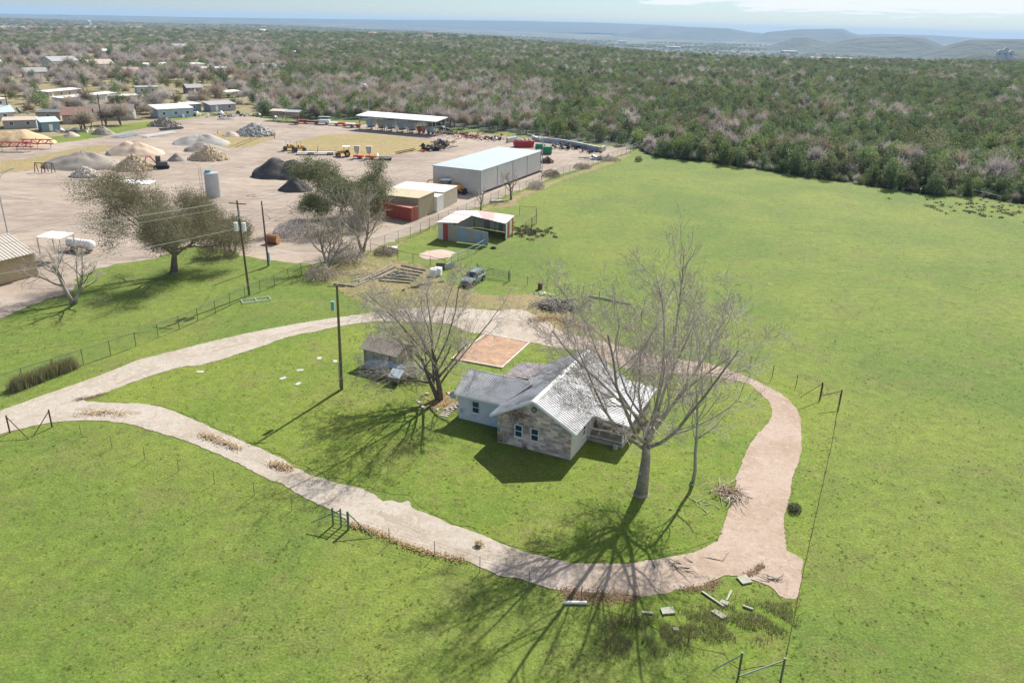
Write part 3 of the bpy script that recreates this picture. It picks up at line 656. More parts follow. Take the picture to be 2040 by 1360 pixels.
# slab with orange soil
sp = [at(900, 716), at(1000, 734), at(1055, 684), at(968, 667)]
fr = thing('soil_bed', 'rectangular bed of orange soil framed by pale boards beside the gravel drive', 'soil bed', (0, 0, 0))
c0 = sum(sp, Vector()) / 4
fr.location = c0
q = [p - c0 for p in sp]
MB().ext([(p.x * .97, p.y * .97) for p in q], 'z', .0, .16).build('soil', MORG, fr)
for i in range(4):
    a, c = q[i], q[(i + 1) % 4]; dd = (c - a).normalized() * .09; a2, c2 = (a - dd, c + dd) if i % 2 else (a + dd * 1.02, c - dd * 1.02)
    MB().beam(a2 + Vector((0, 0, .13)), c2 + Vector((0, 0, .11)), .16).build('edging_board', MCREAM, fr)

# agave, brick edging, stones around tree 2
ag = at(912, 783); am = MB(); rg = random.Random(3)
for i in range(26):
    a = rg.uniform(0, 6.28); e = rg.uniform(.5, 1.3); L = rg.uniform(.5, .9)
    am.tube([(0, 0, 0), (math.cos(a) * L * .5 * math.cos(e), math.sin(a) * L * .5 * math.cos(e), L * .5 * math.sin(e)), (math.cos(a) * L * math.cos(e), math.sin(a) * L * math.cos(e), L * .85 * math.sin(e))], [.05, .045, .005], 4)
solo(am.build('agave', mat('agave_leaf', (0.06, 0.11, 0.07), None, rough=.6), loc=ag), 'dark spiky agave plant between the bare tree and the white annex', 'plant')
rg = random.Random(8)
bp = thing('brick_path', 'short row of pale bricks laid in the grass at the left foot of the white annex', 'path', at(900, 822))
for i in range(9):
    p = at(884 + i * 3.2, 829 - i * 3.4) - at(900, 822)
    MB().box(-.42, .42, -.09, .09, .0, .1, Matrix.Translation(p) @ Matrix.Rotation(R(-15 + rg.uniform(-4, 4)), 4, 'Z')).build('brick', MPLY if i % 2 else MCONC, bp)
so = thing('stone_ring', 'loose ring of small limestone rocks around the foot of the twin-stemmed bare tree', 'rocks', at(880, 800))
for i in range(22):
    a = i / 22 * 6.28; m = MB().rock((math.cos(a) * 2.3 + rg.uniform(-.2, .2), math.sin(a) * 1.9 + rg.uniform(-.2, .2), .08), rg.uniform(.12, .24), rg); m.build('stone', MLIME, so)
lm = MB()
for i in range(2600):
    r = abs(rg.gauss(0, 1.5)); a = rg.uniform(0, 6.28); p = at(880, 800) + Vector((r * math.cos(a) + .4, r * math.sin(a) - .1, .06 + rg.uniform(0, .07)))
    s = rg.uniform(.04, .09); u_ = Vector((rg.uniform(-1, 1), rg.uniform(-1, 1), rg.uniform(-.4, .4))).normalized() * s; v_ = Vector((-u_.y, u_.x, rg.uniform(-.3, .3) * s))
    lm.add([p - u_, p + v_, p + u_, p - v_], [(0, 1, 2, 3)])
lm.build('leaf_litter', MSTRAW, kind='stuff', label='straw coloured leaf litter below the twin-stemmed bare tree')
# leaf drifts along the drive, debris
def litter(name, pts, nn, spread, m, label, seed, sz=(.025, .06), hh=.05):
    rg = random.Random(seed); lm = MB()
    for i in range(nn):
        k = rg.uniform(0, len(pts) - 1.001); a, c = pts[int(k)], pts[int(k) + 1]; p = a.lerp(c, k - int(k)) + Vector((rg.gauss(0, spread), rg.gauss(0, spread), .06 + rg.uniform(0, hh)))
        s = rg.uniform(*sz); u_ = Vector((rg.uniform(-1, 1), rg.uniform(-1, 1), rg.uniform(-.5, .5))).normalized() * s; v_ = Vector((-u_.y, u_.x, rg.uniform(-.5, .5) * s))
        lm.add([p - u_, p + v_ * .8, p + u_, p - v_ * .8], [(0, 1, 2, 3)])
    lm.build(name, m, kind='stuff', label=label)
litter('leaf_litter', [at(1125, 1182), at(1160, 1188), at(1210, 1190), at(1262, 1192)], 2600, .34, MLITTER, 'rust brown drift of leaves along the south edge of the gravel loop', 1)
litter('leaf_litter', [at(1360, 1176), at(1410, 1172), at(1428, 1158)], 700, .22, MLITTER, 'brown leaves at the edge of the gravel near the corner', 2)
litter('leaf_litter', [at(1482, 1150), at(1505, 1138), at(1520, 1126)], 500, .16, MLITTER, 'red brown leaves on the gravel corner', 3)
litter('dry_weeds', [at(545, 925), at(575, 936)], 420, .28, MSTRAW, 'tuft line of straw coloured weeds in the middle of the drive', 4, (.04, .1), .22)
litter('dry_weeds', [at(400, 866), at(440, 880), at(475, 896)], 620, .25, MSTRAW, 'dry weeds between the wheel tracks of the drive', 5, (.04, .1), .2)
litter('dry_weeds', [at(150, 828), at(190, 824), at(215, 822), at(250, 828)], 520, .35, MSTRAW, 'dry weeds where the two drives meet', 6, (.03, .09), .15)
litter('dry_weeds', [at(150, 798), at(175, 794), at(205, 786)], 500, .22, MLITTER, 'brown weeds at the tip of the lawn between the drives', 7)
litter('dry_weeds', [at(1430, 985), at(1455, 975), at(1466, 1000)], 900, .45, MLITTER, 'brown brush litter at the lawn edge', 8, (.03, .09), .25)
litter('dry_weeds', [at(700, 1045), at(740, 1058), at(800, 1085), at(850, 1100), at(925, 1118)], 1500, .2, MSTRAW, 'dry grass along the south edge of the drive', 9, (.03, .08), .15)
litter('dry_weeds', [at(955, 1086), at(953, 1088)], 160, .14, MSTRAW, 'single clump of dry grass on the drive', 10, (.05, .12), .3)
litter('dry_weeds', [at(1060, 640), at(1100, 632), at(1140, 645), at(1180, 655)], 1800, .6, MSTRAW, 'dry weeds beside the brush pile', 11, (.05, .12), .2)

# ================================================================ bare and leafy trees
def grow(out, p, d, L, r, lvl, cfg, rg, key):
    nseg = cfg['seg'][lvl]; pts = [p.copy()]; rs = [r]; tap = cfg['tap']
    for i in range(nseg):
        d = (d + Vector((rg.gauss(0, 1), rg.gauss(0, 1), rg.gauss(0, 1))) * cfg['wig'][lvl] + Vector((0, 0, cfg['up'][lvl]))).normalized()
        p = p + d * (L / nseg); pts.append(p.copy()); rs.append(max(cfg['rmin'] * .6, r * (1 - (i + 1) / nseg * (1 - tap))))
    tgt = out.setdefault(key, MB())
    tgt.tube(pts, rs, cfg['sides'][lvl], caps=lvl < 2)
    if lvl + 1 >= len(cfg['n']):
        out.setdefault('tips', []).append((pts[-1], d.copy())); out['tips'].append((pts[len(pts) // 2], d.copy())); return
    n = cfg['n'][lvl + 1]; n = n if isinstance(n, int) else rg.randint(*n)
    for i in range(n):
        t = cfg['t0'][lvl] + (1 - cfg['t0'][lvl]) * ((i + rg.uniform(.1, .9)) / n)
        k = min(int(t * nseg), nseg - 1); f = t * nseg - k
        q = pts[k].lerp(pts[k + 1], f); rr = rs[k] + (rs[k + 1] - rs[k]) * f
        dd = (pts[k + 1] - pts[k]).normalized()
        ax = dd.orthogonal().normalized(); ax = Matrix.Rotation(rg.uniform(0, 6.283) if lvl else (i * 2.4 + rg.uniform(-.4, .4)), 3, dd) @ ax
        an = cfg['ang'][lvl] * rg.uniform(.7, 1.3)
        nd = (dd * math.cos(an) + ax * math.sin(an)).normalized()
        LL = L * cfg['len'][lvl] * rg.uniform(.65, 1.2) * (1.1 - .45 * t if lvl else 1)
        nr = max(cfg['rmin'], min(rr * .8, rr * cfg['rad'][lvl] * rg.uniform(.8, 1.2)))
        nk = key
        if lvl == 0: nk = 'limb%d' % i
        elif lvl >= 1: nk = 'twigs'
        grow(out, q, nd, LL, nr, lvl + 1, cfg, random.Random(rg.getrandbits(32)), nk)
def make_tree(name, label, cat, base, cfg, seed, mb_, mt, leaves=None, leafmat=None, trunks=((0, 0, 1, 1.0),), group=None, H0=6.0, r0=.4):
    rg = random.Random(seed); root = thing(name, label, cat, base, 0, group); out = {}
    for k, (dx, dy, dz, sc_) in enumerate(trunks):
        o2 = {}
        grow(o2, Vector((dx * .3, dy * .3, -.1)), Vector((dx, dy, dz)).normalized(), H0 * sc_, r0 * sc_, 0, cfg, rg, 'trunk')
        for a, c in o2.items():
            if a == 'tips': out.setdefault('tips', []).extend(c)
            else: out[a + ('_%d' % k if a.startswith(('limb', 'trunk')) else '')] = c if a + '' not in out or a.startswith(('limb', 'trunk')) else merge(out[a], c)
    tips = out.pop('tips', [])
    for key, m in out.items():
        if key.startswith('trunk'):
            m.tube([(0, 0, -.2), (0, 0, .25)], [r0 * 1.55, r0 * 1.05], 10, False) if len(trunks) == 1 else None
            m.build('trunk', mb_, root, smooth=True)
        elif key.startswith('limb'): m.build('limb', mb_, root, smooth=True)
        else: m.build('twigs', mt, root, kind='stuff')
    if leaves:
        n, spread, sz = leaves; lm = MB()
        for i in range(n):
            p, d = rg.choice(tips); p = p + Vector((rg.gauss(0, spread), rg.gauss(0, spread), rg.gauss(0, spread * .8)))
            s = rg.uniform(*sz); u_ = Vector((rg.uniform(-1, 1), rg.uniform(-1, 1), rg.uniform(-1, 1))).normalized() * s; v_ = u_.orthogonal().normalized() * s * .7
            lm.add([p - u_, p + v_, p + u_, p - v_], [(0, 1, 2, 3)])
        lm.build('crown', leafmat, root, kind='stuff')
    return root
def merge(a, b): a.add(b.v, b.f); return a

# the big bare tree east of the house
BIG = dict(seg=[4, 6, 6, 5, 4, 3], wig=[.05, .10, .14, .17, .2, .22], up=[.05, .10, .06, .03, .02, .02], n=[1, 12, (9, 11), (7, 8), (6, 8), (3, 5)],
           ang=[.85, .62, .68, .72, .75], len=[1.75, .50, .52, .50, .55], rad=[.52, .45, .42, .45, .5], t0=[.55, .22, .2, .2, .15], rmin=.0095, tap=.35, sides=[12, 8, 6, 4, 3, 3])
make_tree('pecan_tree', 'tallest bare tree with thick pale trunk standing just right of the stone-fronted house', 'tree', at(1277, 984), BIG, 6, MBARK, MTWIG, H0=6.9, r0=.55)
T2 = dict(BIG, n=[1, 8, (8, 9), (6, 8), (5, 6), (3, 4)], ang=[.80, .65, .7, .75, .8], len=[1.9, .52, .54, .52, .55], up=[.03, .06, .03, .02, .01, .0], t0=[.3, .25, .2, .2, .15])
make_tree('bare_tree', 'wide twin-stemmed bare tree left of the white annex, casting its shadow on the lawn', 'tree', at(877, 797), T2, 5, MBARKD, MTWIG, trunks=((.03, 0, 1, 1.0), (-.42, .1, 1, .9)), H0=5.2, r0=.34)
DEAD = dict(seg=[6, 5, 4, 3], wig=[.07, .16, .2, .25], up=[.02, .05, .03, .02], n=[1, 11, (4, 6), (2, 3)], ang=[.8, .7, .7], len=[.42, .5, .5], rad=[.45, .5, .5], t0=[.35, .3, .2], rmin=.014, tap=.4, sides=[8, 5, 4, 3])
make_tree('dead_tree', 'thin pale dead tree with few branches between the big bare tree and the gravel loop', 'tree', at(1378, 966), DEAD, 5, MPALE, MPALE, trunks=((.16, .1, 1, 1.0),), H0=9.0, r0=.17)
# tall bare tree behind, on the fence line
make_tree('bare_tree', 'slender grey bare tree rising behind the tallest one', 'tree', at(1345, 690), dict(DEAD, n=[1, 14, (5, 7), (3, 4)], up=[.03, .12, .06, .03], ang=[.45, .6, .6]), 9, MBARK, MTWIG, trunks=((.0, .05, 1, 1.0),), H0=11.0, r0=.15)
# oak with thin brown-green leaves, left of centre
OAK = dict(seg=[3, 6, 5, 4, 3], wig=[.06, .14, .18, .22, .25], up=[.02, -.015, .01, .0, .0], n=[1, 10, (7, 9), (6, 7), (4, 6)], ang=[.90, .7, .75, .8], len=[2.1, .52, .5, .5], rad=[.6, .45, .42, .45], t0=[.55, .25, .2, .2], rmin=.018, tap=.3, sides=[10, 7, 5, 3, 3])
make_tree('oak_tree', 'broad spreading oak with thin olive leaves on the roadside lawn, left of the utility poles', 'tree', at(347, 543), OAK, 2, MBARKD, MTWIG, (120000, .68, (.045, .09)), MLEAFO, H0=4.6, r0=.6)
make_tree('live_oak_tree', 'dense dark green round oak in front of the black gravel heaps', 'tree', at(681, 442), dict(OAK, up=[.02, .02, .03, .03, .02], ang=[1.0, .65, .7, .8], len=[1.75, .5, .5, .5]), 3, MBARKD, MTWIG, (95000, .65, (.06, .115)), MLEAFL, H0=4.4, r0=.42)
SM = dict(DEAD, n=[1, 7, (5, 7), (4, 5), (3, 4)], seg=[4, 5, 4, 3, 3], wig=[.08, .12, .16, .2, .2], up=[.02, .05, .03, .02, .02], ang=[.65, .6, .7, .7], len=[.9, .55, .55, .5], rad=[.6, .5, .5, .5], t0=[.35, .25, .2, .2], sides=[8, 6, 4, 3, 3], rmin=.014)
make_tree('bare_tree', 'forked bare tree on the left lawn in front of the white tank', 'tree', at(147, 605), dict(SM, wig=[.08, .18, .2, .22, .2], up=[.02, .06, .03, .02, .02]), 12, MBARK, MTWIG, trunks=((-.30, .1, 1, 1.0), (.32, 0, 1, .95)), H0=5.5, r0=.30)
make_tree('bare_tree', 'bare upright tree in front of the long white wall of the silver warehouse', 'tree', at(1018, 398), dict(SM, up=[.03, .12, .08, .04, .02]), 13, MBARKD, MTWIG, H0=3.6, r0=.25)
make_tree('bare_tree', 'small bushy bare tree at the near corner of the silver warehouse', 'tree', at(958, 419), SM, 15, MBARKD, MTWIG, H0=2.6, r0=.16)
make_tree('bare_tree', 'grey bare tree among brush below the round green oak', 'tree', at(655, 535), SM, 16, MBARK, MTWIG, (2500, .4, (.05, .1)), MLEAFO, trunks=((-.2, 0, 1, 1), (.3, .1, 1, .9), (0, .3, 1, .8)), H0=5.4, r0=.26)
make_tree('bare_tree', 'grey-brown bare tree by the corner of the yard fence near the red container', 'tree', at(722, 503), dict(SM, up=[.03, .10, .05, .03, .02]), 17, MBARK, MTWIG, (4000, .4, (.05, .1)), MLEAFO, trunks=((-.1, 0, 1, 1), (.25, .1, 1, .9)), H0=6.2, r0=.30)
make_tree('mesquite_tree', 'thin-leaved olive brush tree just left of the paired utility poles', 'tree', at(462, 505), SM, 18, MBARKD, MTWIG, (14000, .35, (.05, .1)), MLEAFO, trunks=((-.3, 0, 1, 1), (.5, .1, 1, .9)), H0=3.3, r0=.2)
def bush(name, label, cat, base, w_, h_, m, nn, seed, group=None, sz=(.04, .1)):
    rg = random.Random(seed); root = thing(name, label, cat, base, 0, group); tw = MB(); lf = MB()
    for i in range(int(26 + w_ * 10)):
        a = rg.uniform(0, 6.28); r = w_ * .5 * math.sqrt(rg.random()); q = Vector((math.cos(a) * r, math.sin(a) * r, h_ * rg.uniform(.5, 1)))
        tw.tube([(q.x * .4, q.y * .4, 0), (q.x * .7 + rg.uniform(-.1, .1), q.y * .7, q.z * .6), q], [.03, .02, .01], 3, False)
    for i in range(nn):
        a = rg.uniform(0, 6.28); r = w_ * .5 * math.sqrt(rg.random()); hz_ = h_ * math.sqrt(max(0, 1 - (r / (w_ * .52)) ** 2)) * rg.uniform(.25, 1.05)
        p = Vector((math.cos(a) * r, math.sin(a) * r, hz_)); s = rg.uniform(*sz)
        u_ = Vector((rg.uniform(-1, 1), rg.uniform(-1, 1), rg.uniform(-1, 1))).normalized() * s; v_ = u_.orthogonal().normalized() * s * .6
        lf.add([p - u_, p + v_, p + u_, p - v_], [(0, 1, 2, 3)])
    tw.build('stems', MTWIG, root); lf.build('crown', m, root, kind='stuff')
    return root
bush('shrub', 'low green shrub against the stone front wall of the house', 'shrub', at(1049, 891), .9, .6, MLEAFL, 500, 1)
for i, (u, v, w_, h_, m, lab) in enumerate([(640, 556, 5, 2.2, MGREYT[1], 'brown brush at the lawn corner below the round oak'), (690, 520, 6, 2.6, MGREYT[0], 'grey brush between the two bare trees by the yard fence'),
        (1068, 376, 4, 1.8, MGREYT[0], 'grey bush at the foot of the lamp post beside the warehouse'), (1098, 352, 4.5, 1.8, MLITTER, 'reddish brush behind the lamp post beside the warehouse'),
        (770, 506, 4, 1.2, MGREYT[1], 'dry brush by the rusty fence corner post'), (1160, 335, 5, 1.2, MGREYT[1], 'brown brush on the yard fence near the green box'),
        (590, 470, 8, 2.5, MGREYT[0], 'wide mound of grey brush left of the round oak'), (1272, 322, 2.2, 1.6, MLEAFL, 'lone green bush at the top of the pasture'),
        (700, 455, 9, 3.0, MGREYT[0], 'dark grey thicket behind the round oak trunk'), (1215, 320, 6, 1.0, MGREYT[1], 'dead brush heap along the top of the yard fence')]):
    bush('brush', lab, 'bush', at(u, v), w_, h_, m, int(260 * w_), 40 + i, sz=(.05, .16))
# tall weeds on the roadside fence, left
rg = random.Random(77); wm = MB()
for i in range(3600):
    k = rg.random(); p = at(28 + k * 120, 778 - k * 46) + Vector((rg.gauss(0, .3), rg.gauss(0, .3), 0)); h_ = rg.uniform(.6, 1.7)
    q = p + Vector((rg.gauss(0, .12), rg.gauss(0, .12), h_)); wm.add([p - Vector((.03, 0, 0)), p + Vector((.03, 0, 0)), q], [(0, 1, 2)])
wm.build('tall_weeds', mat('olive_weeds', (0.16, 0.185, 0.07), (0.23, 0.20, 0.11), 2, .9, leaf=.8), kind='stuff', label='tall olive weeds growing through the chain-link fence')

# ================================================================ woodland: about 280 trees of its edge as things, the rest as one instanced mass
def crown_mesh(name, seed, kind, fine=1.0):
    """unit tree, about 5 m tall; trunk and crown as separate meshes"""
    rg = random.Random(seed); tr = MB(); cr = MB()
    h = 5.0
    if kind == 'juniper':
        tr.tube([(0, 0, -.3), (rg.uniform(-.2, .2), rg.uniform(-.2, .2), 1.2), (0, 0, 3.2)], [.2, .15, .05], 5)
        lobes = [(rg.uniform(-1.3, 1.3), rg.uniform(-1.3, 1.3), rg.uniform(.7, 3.2), rg.uniform(.8, 1.5)) for _ in range(11)] + [(rg.uniform(-.4, .4), rg.uniform(-.4, .4), 3.9, 1.0)]
        for i in range(int(1150 * fine)):
            lx, ly, lz, lr = rg.choice(lobes)
            d = Vector((rg.gauss(0, 1), rg.gauss(0, 1), rg.gauss(0, 1) + .15)).normalized()
            p = Vector((lx, ly, lz)) + Vector((d.x, d.y, d.z * .85)) * lr * (rg.random() ** .35)
            if p.z < .15: p.z = rg.uniform(.1, .8)
            s = rg.uniform(.11, .26); u_ = (d.cross(Vector((rg.gauss(0, 1), rg.gauss(0, 1), rg.gauss(0, 1))))).normalized() * s
            v_ = (Vector((rg.gauss(0, .6), rg.gauss(0, .6), 1)) + d * .4).normalized() * s * 1.1
            cr.add([p - u_, p + u_ * .8, p + v_ * 1.3], [(0, 1, 2)])
    else:
        for k in range(rg.randint(2, 3)):
            a = rg.uniform(0, 6.28); tr.tube([(0, 0, -.3), (math.cos(a) * .5, math.sin(a) * .5, 1.5), (math.cos(a) * .9, math.sin(a) * .9, 3)], [.17, .1, .05], 5)
        for i in range(int(620 * fine)):
            a = rg.uniform(0, 6.28); e = math.asin(rg.uniform(-.1, 1)); rr_ = rg.uniform(1.2, 2.7) * (1 + .25 * math.sin(a * 3 + seed))
            d = Vector((math.cos(a) * math.cos(e), math.sin(a) * math.cos(e), math.sin(e)))
            p0 = Vector((0, 0, 1.9)) + d * rr_ * rg.uniform(.25, .6); p1 = Vector((0, 0, 1.9)) + Vector((d.x, d.y, d.z * 1.15)) * rr_ + Vector((rg.gauss(0, .2), rg.gauss(0, .2), rg.gauss(0, .2)))
            w_ = d.cross(Vector((rg.gauss(0, 1), rg.gauss(0, 1), rg.gauss(0, 1)))).normalized() * rg.uniform(.02, .045)
            m_ = p0.lerp(p1, .6)
            cr.add([p0 - w_, p0 + w_, m_ + w_, p1, m_ - w_], [(0, 1, 2, 3, 4)])
            for q in range(3):
                b0 = p0.lerp(p1, rg.uniform(.3, .95)); b1 = b0 + Vector((rg.gauss(0, .35), rg.gauss(0, .35), abs(rg.gauss(0, .35)))) ; cr.add([b0 - w_ * .8, b0 + w_ * .8, b1], [(0, 1, 2)])
    return tr, cr
VAR = []
specs = [('juniper', 0, MJUN[0]), ('juniper', 1, MJUN[0]), ('juniper', 2, MJUN[1]), ('juniper', 3, MJUN[2]), ('juniper', 6, MJUN[0]), ('juniper', 7, MJUN[1]), ('bare', 4, MGREYT[0]), ('bare', 5, MGREYT[1]), ('bare', 8, MGREYT[0])]
for kd, sd_, m in specs:
    tr, cr = crown_mesh('t', sd_, kd); VAR.append((kd, tr.mesh('trunk', MBARKD), cr.mesh('crown', m), m))
def joined(kd, sd_, m, fine):
    tr, cr = crown_mesh('t', sd_, kd, fine); me = bpy.data.meshes.new('woodland_tree'); me.from_pydata(cr.v, [], cr.f); me.materials.append(m); return me
HOUSES_XY = []
def inside(x, y, poly):
    c = False; n = len(poly)
    for i in range(n):
        a, b_ = poly[i], poly[(i + 1) % n]
        if (a.y > y) != (b_.y > y) and x < (b_.x - a.x) * (y - a.y) / (b_.y - a.y) + a.x: c = not c
    return c
PASTW = [at(u, v) for u, v in PAST]
def bare_bias(x, y):
    u, v = proj((x, y, 0)); n_ = noise.noise((x / 60, y / 60, 1.7)) + .5 * noise.noise((x / 22, y / 22, 5.0))
    p = .17
    if u < 560: p = .72 if 118 < v else (.65 if v > 95 else .28)
    elif u < 1100 and v > 168: p = .60
    elif v > 230: p = .14
    elif v < 90: p = .45
    if u > 560 and v < 165: p = .13
    return p + n_ * .5 - (.08 if u > 1250 else 0)
rg = random.Random(99); cand = []
r_ = 150.0
def spacing(r): return 4.3 if r < 450 else 5.2 if r < 750 else 7.0 if r < 1200 else 10.5 if r < 1800 else 15 if r < 3300 else 27
while r_ < 6500:
    s = spacing(r_); n_ = int(2 * .62 * r_ / s)
    for i in range(n_):
        th = -.62 + 1.24 * (i + rg.uniform(0, 1)) / n_; rr_ = r_ + rg.uniform(-.5, .5) * s
        x, y = rr_ * math.sin(th), rr_ * math.cos(th)
        if rr_ < 560 and inside(x, y, PASTW): continue
        u, v = proj((x, y, 0))
        if u < -150 or u > 2250: continue
        dens = .95
        if u < 520 and rr_ < 900: dens = .17 + .22 * (noise.noise((x / 50, y / 50, 8)) > 0)
        elif u < 620 and rr_ < 600: dens = .8
        if rg.random() > dens: continue
        if rr_ > edge_r(x, y) + 500 and u > 900 and (rg.random() > .55 or noise.noise((x / 400, y / 300, 2.2)) < -.12): continue
        cand.append((rr_, x, y, u, v))
    r_ += s * .95
HOUSE_SPEC = [  # left pixel, right pixel (front foot line), wall height, depth, wall, roof, style
    ((173, 240), (266, 239), 3.0, 9, 'grey', 'brown', 'gable'), ((126, 247), (182, 246), 3.0, 9, 'tan', 'redbrown', 'gable'),
    ((73, 240), (121, 240), 2.8, 7, 'tan', 'dark', 'flat'), ((85, 263), (121, 261), 3.0, 6, 'teal', 'lightblue', 'shed'),
    ((316, 236), (386, 232), 3.2, 8, 'blue', 'white', 'shed'), ((374, 223), (401, 221), 2.8, 6, 'teal', 'white', 'flat'),
    ((126, 211), (234, 199), 3.0, 5, 'pale', 'white', 'flat'), ((98, 197), (164, 190), 2.9, 5, 'sand', 'white', 'flat'),
    ((273, 187), (316, 186), 3.0, 5, 'pale', 'grey', 'flat'), ((106, 135), (158, 133), 4.5, 12, 'white', 'grey', 'gable'),
    ((179, 138), (228, 137), 3.5, 12, 'sand', 'tan', 'gable'), ((374, 141), (410, 140), 4.5, 10, 'white', 'white', 'flat'),
    ((401, 145), (459, 144), 3.0, 10, 'white', 'white', 'flat'), ((298, 139), (350, 137), 3.2, 10, 'grey', 'white', 'shed'),
    ((52, 155), (97, 154), 3.2, 9, 'sand', 'grey', 'gable'), ((374, 187), (404, 186), 2.8, 6, 'brown', 'grey', 'gable'),
    ((449, 196), (481, 194), 2.6, 5, 'grey', 'white', 'open'), ((347, 98), (377, 98), 3.5, 14, 'grey', 'grey', 'gable'),
    ((529, 141), (553, 140), 3.0, 8, 'white', 'teal', 'gable'), ((420, 223), (470, 220), 2.6, 6, 'grey', 'grey', 'shed'),
    ((228, 206), (283, 203), 2.8, 5, 'sand', 'white', 'flat'), ((-6, 241), (30, 239), 2.8, 8, 'pale', 'lightblue', 'gable'),
    ((-10, 214), (15, 212), 3.0, 5, 'white', 'white', 'flat'), ((-6, 135), (12, 134), 3.0, 8, 'blue', 'white', 'gable'),
    ((8, 257), (74, 255), 2.6, 8, 'grey', 'tan', 'flat'), ((0, 172), (30, 170), 3.0, 6, 'white', 'white', 'flat'),
    ((251, 152), (283, 151), 2.8, 9, 'brown', 'pink', 'gable'), ((150, 102), (172, 102), 3.0, 8, 'white', 'white', 'gable'), ((198, 106), (214, 106), 3.0, 8, 'sand', 'white', 'gable'),
    ((575, 108), (604, 107), 3.2, 10, 'grey', 'white', 'flat'), ((682, 108), (708, 107), 3.2, 12, 'white', 'white', 'flat')]
HC = []
for a, b_, hh, dp, *_ in HOUSE_SPEC:
    p, q = at(*a), at(*b_); HC.append(((p + q) / 2, (q - p).length / 2 + 2, p, q))
def blocked(x, y):
    for c, L, p, q in HC:
        if abs(y - c.y) < L + 30 and abs(x - c.x) < L + 12:
            d = (q - p).normalized(); r = Vector((x, y, 0)) - c; al = r.dot(d); ac = r.dot(Vector((-d.y, d.x, 0)))
            if abs(al) < L + 1.5 and -14 < ac < 13: return True
    return False
cand = [c for c in cand if c[0] > 1300 or not blocked(c[1], c[2])]
def score(c):
    return c[0] + (0 if -20 < c[3] < 2060 else 400)
cand.sort(key=score)
LOOK = {'juniper0': 'dark green cedar', 'juniper1': 'yellowish green cedar', 'juniper2': 'olive scrub tree', 'bare0': 'pale grey leafless tree', 'bare1': 'brownish leafless tree'}
ZN = [(120, 'among the mobile homes at the far left'), (240, 'among the mobile homes behind the brown roofed houses'), (360, 'among the mobile homes behind the pale blue building'), (480, 'near the white pickup and carport'),
      (560, 'in the woods above the dirt ridge'), (640, 'in the woods behind the raised bins'), (720, 'in the woods behind the row of trailers'), (800, 'behind the left half of the open shelter'), (880, 'behind the right half of the open shelter'),
      (980, 'in the woods beyond the pallet stack'), (1080, 'in the woods behind the red dumpster'), (1180, 'behind the low block bins and tall fence'), (1280, 'at the top corner of the pasture'), (1420, 'on the pasture top, just right of its corner'),
      (1560, 'left of the middle of the pasture treeline'), (1700, 'right of the middle of the pasture treeline'), (1860, 'in the right third of the pasture treeline'), (9999, 'at the right end of the pasture treeline')]
def zone(u, v): return next(z for k, z in ZN if u < k)
def row(u, v): return 'front-row ' if rowkey(u, v) else ''
def rowkey(u, v): return inside(*at(u, v + 9)[:2], PASTW)
def big(s): return 'low ' if s < .85 else 'tall ' if s > 1.12 else ''
pts = {i: [] for i in range(len(VAR))}; cnt = {'juniper': 0, 'bare': 0}
rg = random.Random(4)
for rr_, x, y, u, v in cand:
    bb = rg.random() < bare_bias(x, y)
    i = rg.choice((6, 7, 8)) if bb else rg.choice((0, 1, 2, 3, 4, 5, 0, 4, 3))
    z = terrain(x, y)
    s = rg.uniform(.62, 1.5) * (1.0 if rr_ < 450 else 1.08 if rr_ < 750 else 1.35 if rr_ < 1200 else 1.9 if rr_ < 1800 else 2.6 if rr_ < 3300 else 4.2)
    sz_ = s * (1 if rr_ < 750 else .8 if rr_ < 1200 else .55 if rr_ < 3300 else .36)
    if u < 520 and rr_ < 900: s *= rg.uniform(.95, 1.35); sz_ = s
    kd = 'bare' if bb else 'juniper'
    if rr_ < 1250: cnt[kd] += 1
    if -20 < u < 2060 and cnt[kd] <= (150 if kd == 'juniper' else 150) and rr_ < 700:
        mi = (MJUN + MGREYT).index(VAR[i][3]); key = ('juniper%d' % mi) if mi < 3 else 'bare%d' % (mi - 3)
        home = u < 480
        t = thing('cedar_tree' if kd == 'juniper' else 'leafless_tree', row(u, v) + big(s) + LOOK[key] + ' ' + zone(u, v), 'tree', (x, y, z), rg.uniform(0, 6.28), row(u, v) + big(s) + LOOK[key] + 's ' + zone(u, v))
        t.scale = (s, s, sz_ * rg.uniform(.85, 1.1))
        link('trunk', VAR[i][1], t); link('crown', VAR[i][2], t)
    else: pts[i].append((x, y, z, s, sz_, rg.uniform(0, 6.28)))
rg = random.Random(55); TL = [at(u, v) for u, v in TREELINE]; under = {0: [], 2: [], 3: [], 6: []}
for a, b_ in zip(TL, TL[1:]):
    d = (b_ - a); L = d.length; nn = Vector((-d.y, d.x, 0)).normalized()
    if nn.y < 0: nn = -nn
    for i in range(int(L * 3.2)):
        q = a.lerp(b_, rg.random()) + nn * abs(rg.gauss(1.2, 3.2)); s = rg.uniform(.22, .62)
        under[rg.choice((0, 0, 2, 2, 3, 6))].append((q.x, q.y, -.25, s, s * rg.uniform(.7, 1.1), rg.uniform(0, 6.28)))
def instancer(name, P, me, m, label, smallname):
    src = bpy.data.objects.new(smallname, me)                 # only a source for the instances, never linked to the scene
    bm_ = bpy.data.meshes.new(name); bm_.from_pydata([q[:3] for q in P], [], [])
    a = bm_.attributes.new('sc', 'FLOAT_VECTOR', 'POINT'); a.data.foreach_set('vector', np.array([(q[3], q[3], q[4]) for q in P], 'f').ravel())
    a = bm_.attributes.new('rt', 'FLOAT_VECTOR', 'POINT'); a.data.foreach_set('vector', np.array([(0, 0, q[5]) for q in P], 'f').ravel())
    return bm_, src
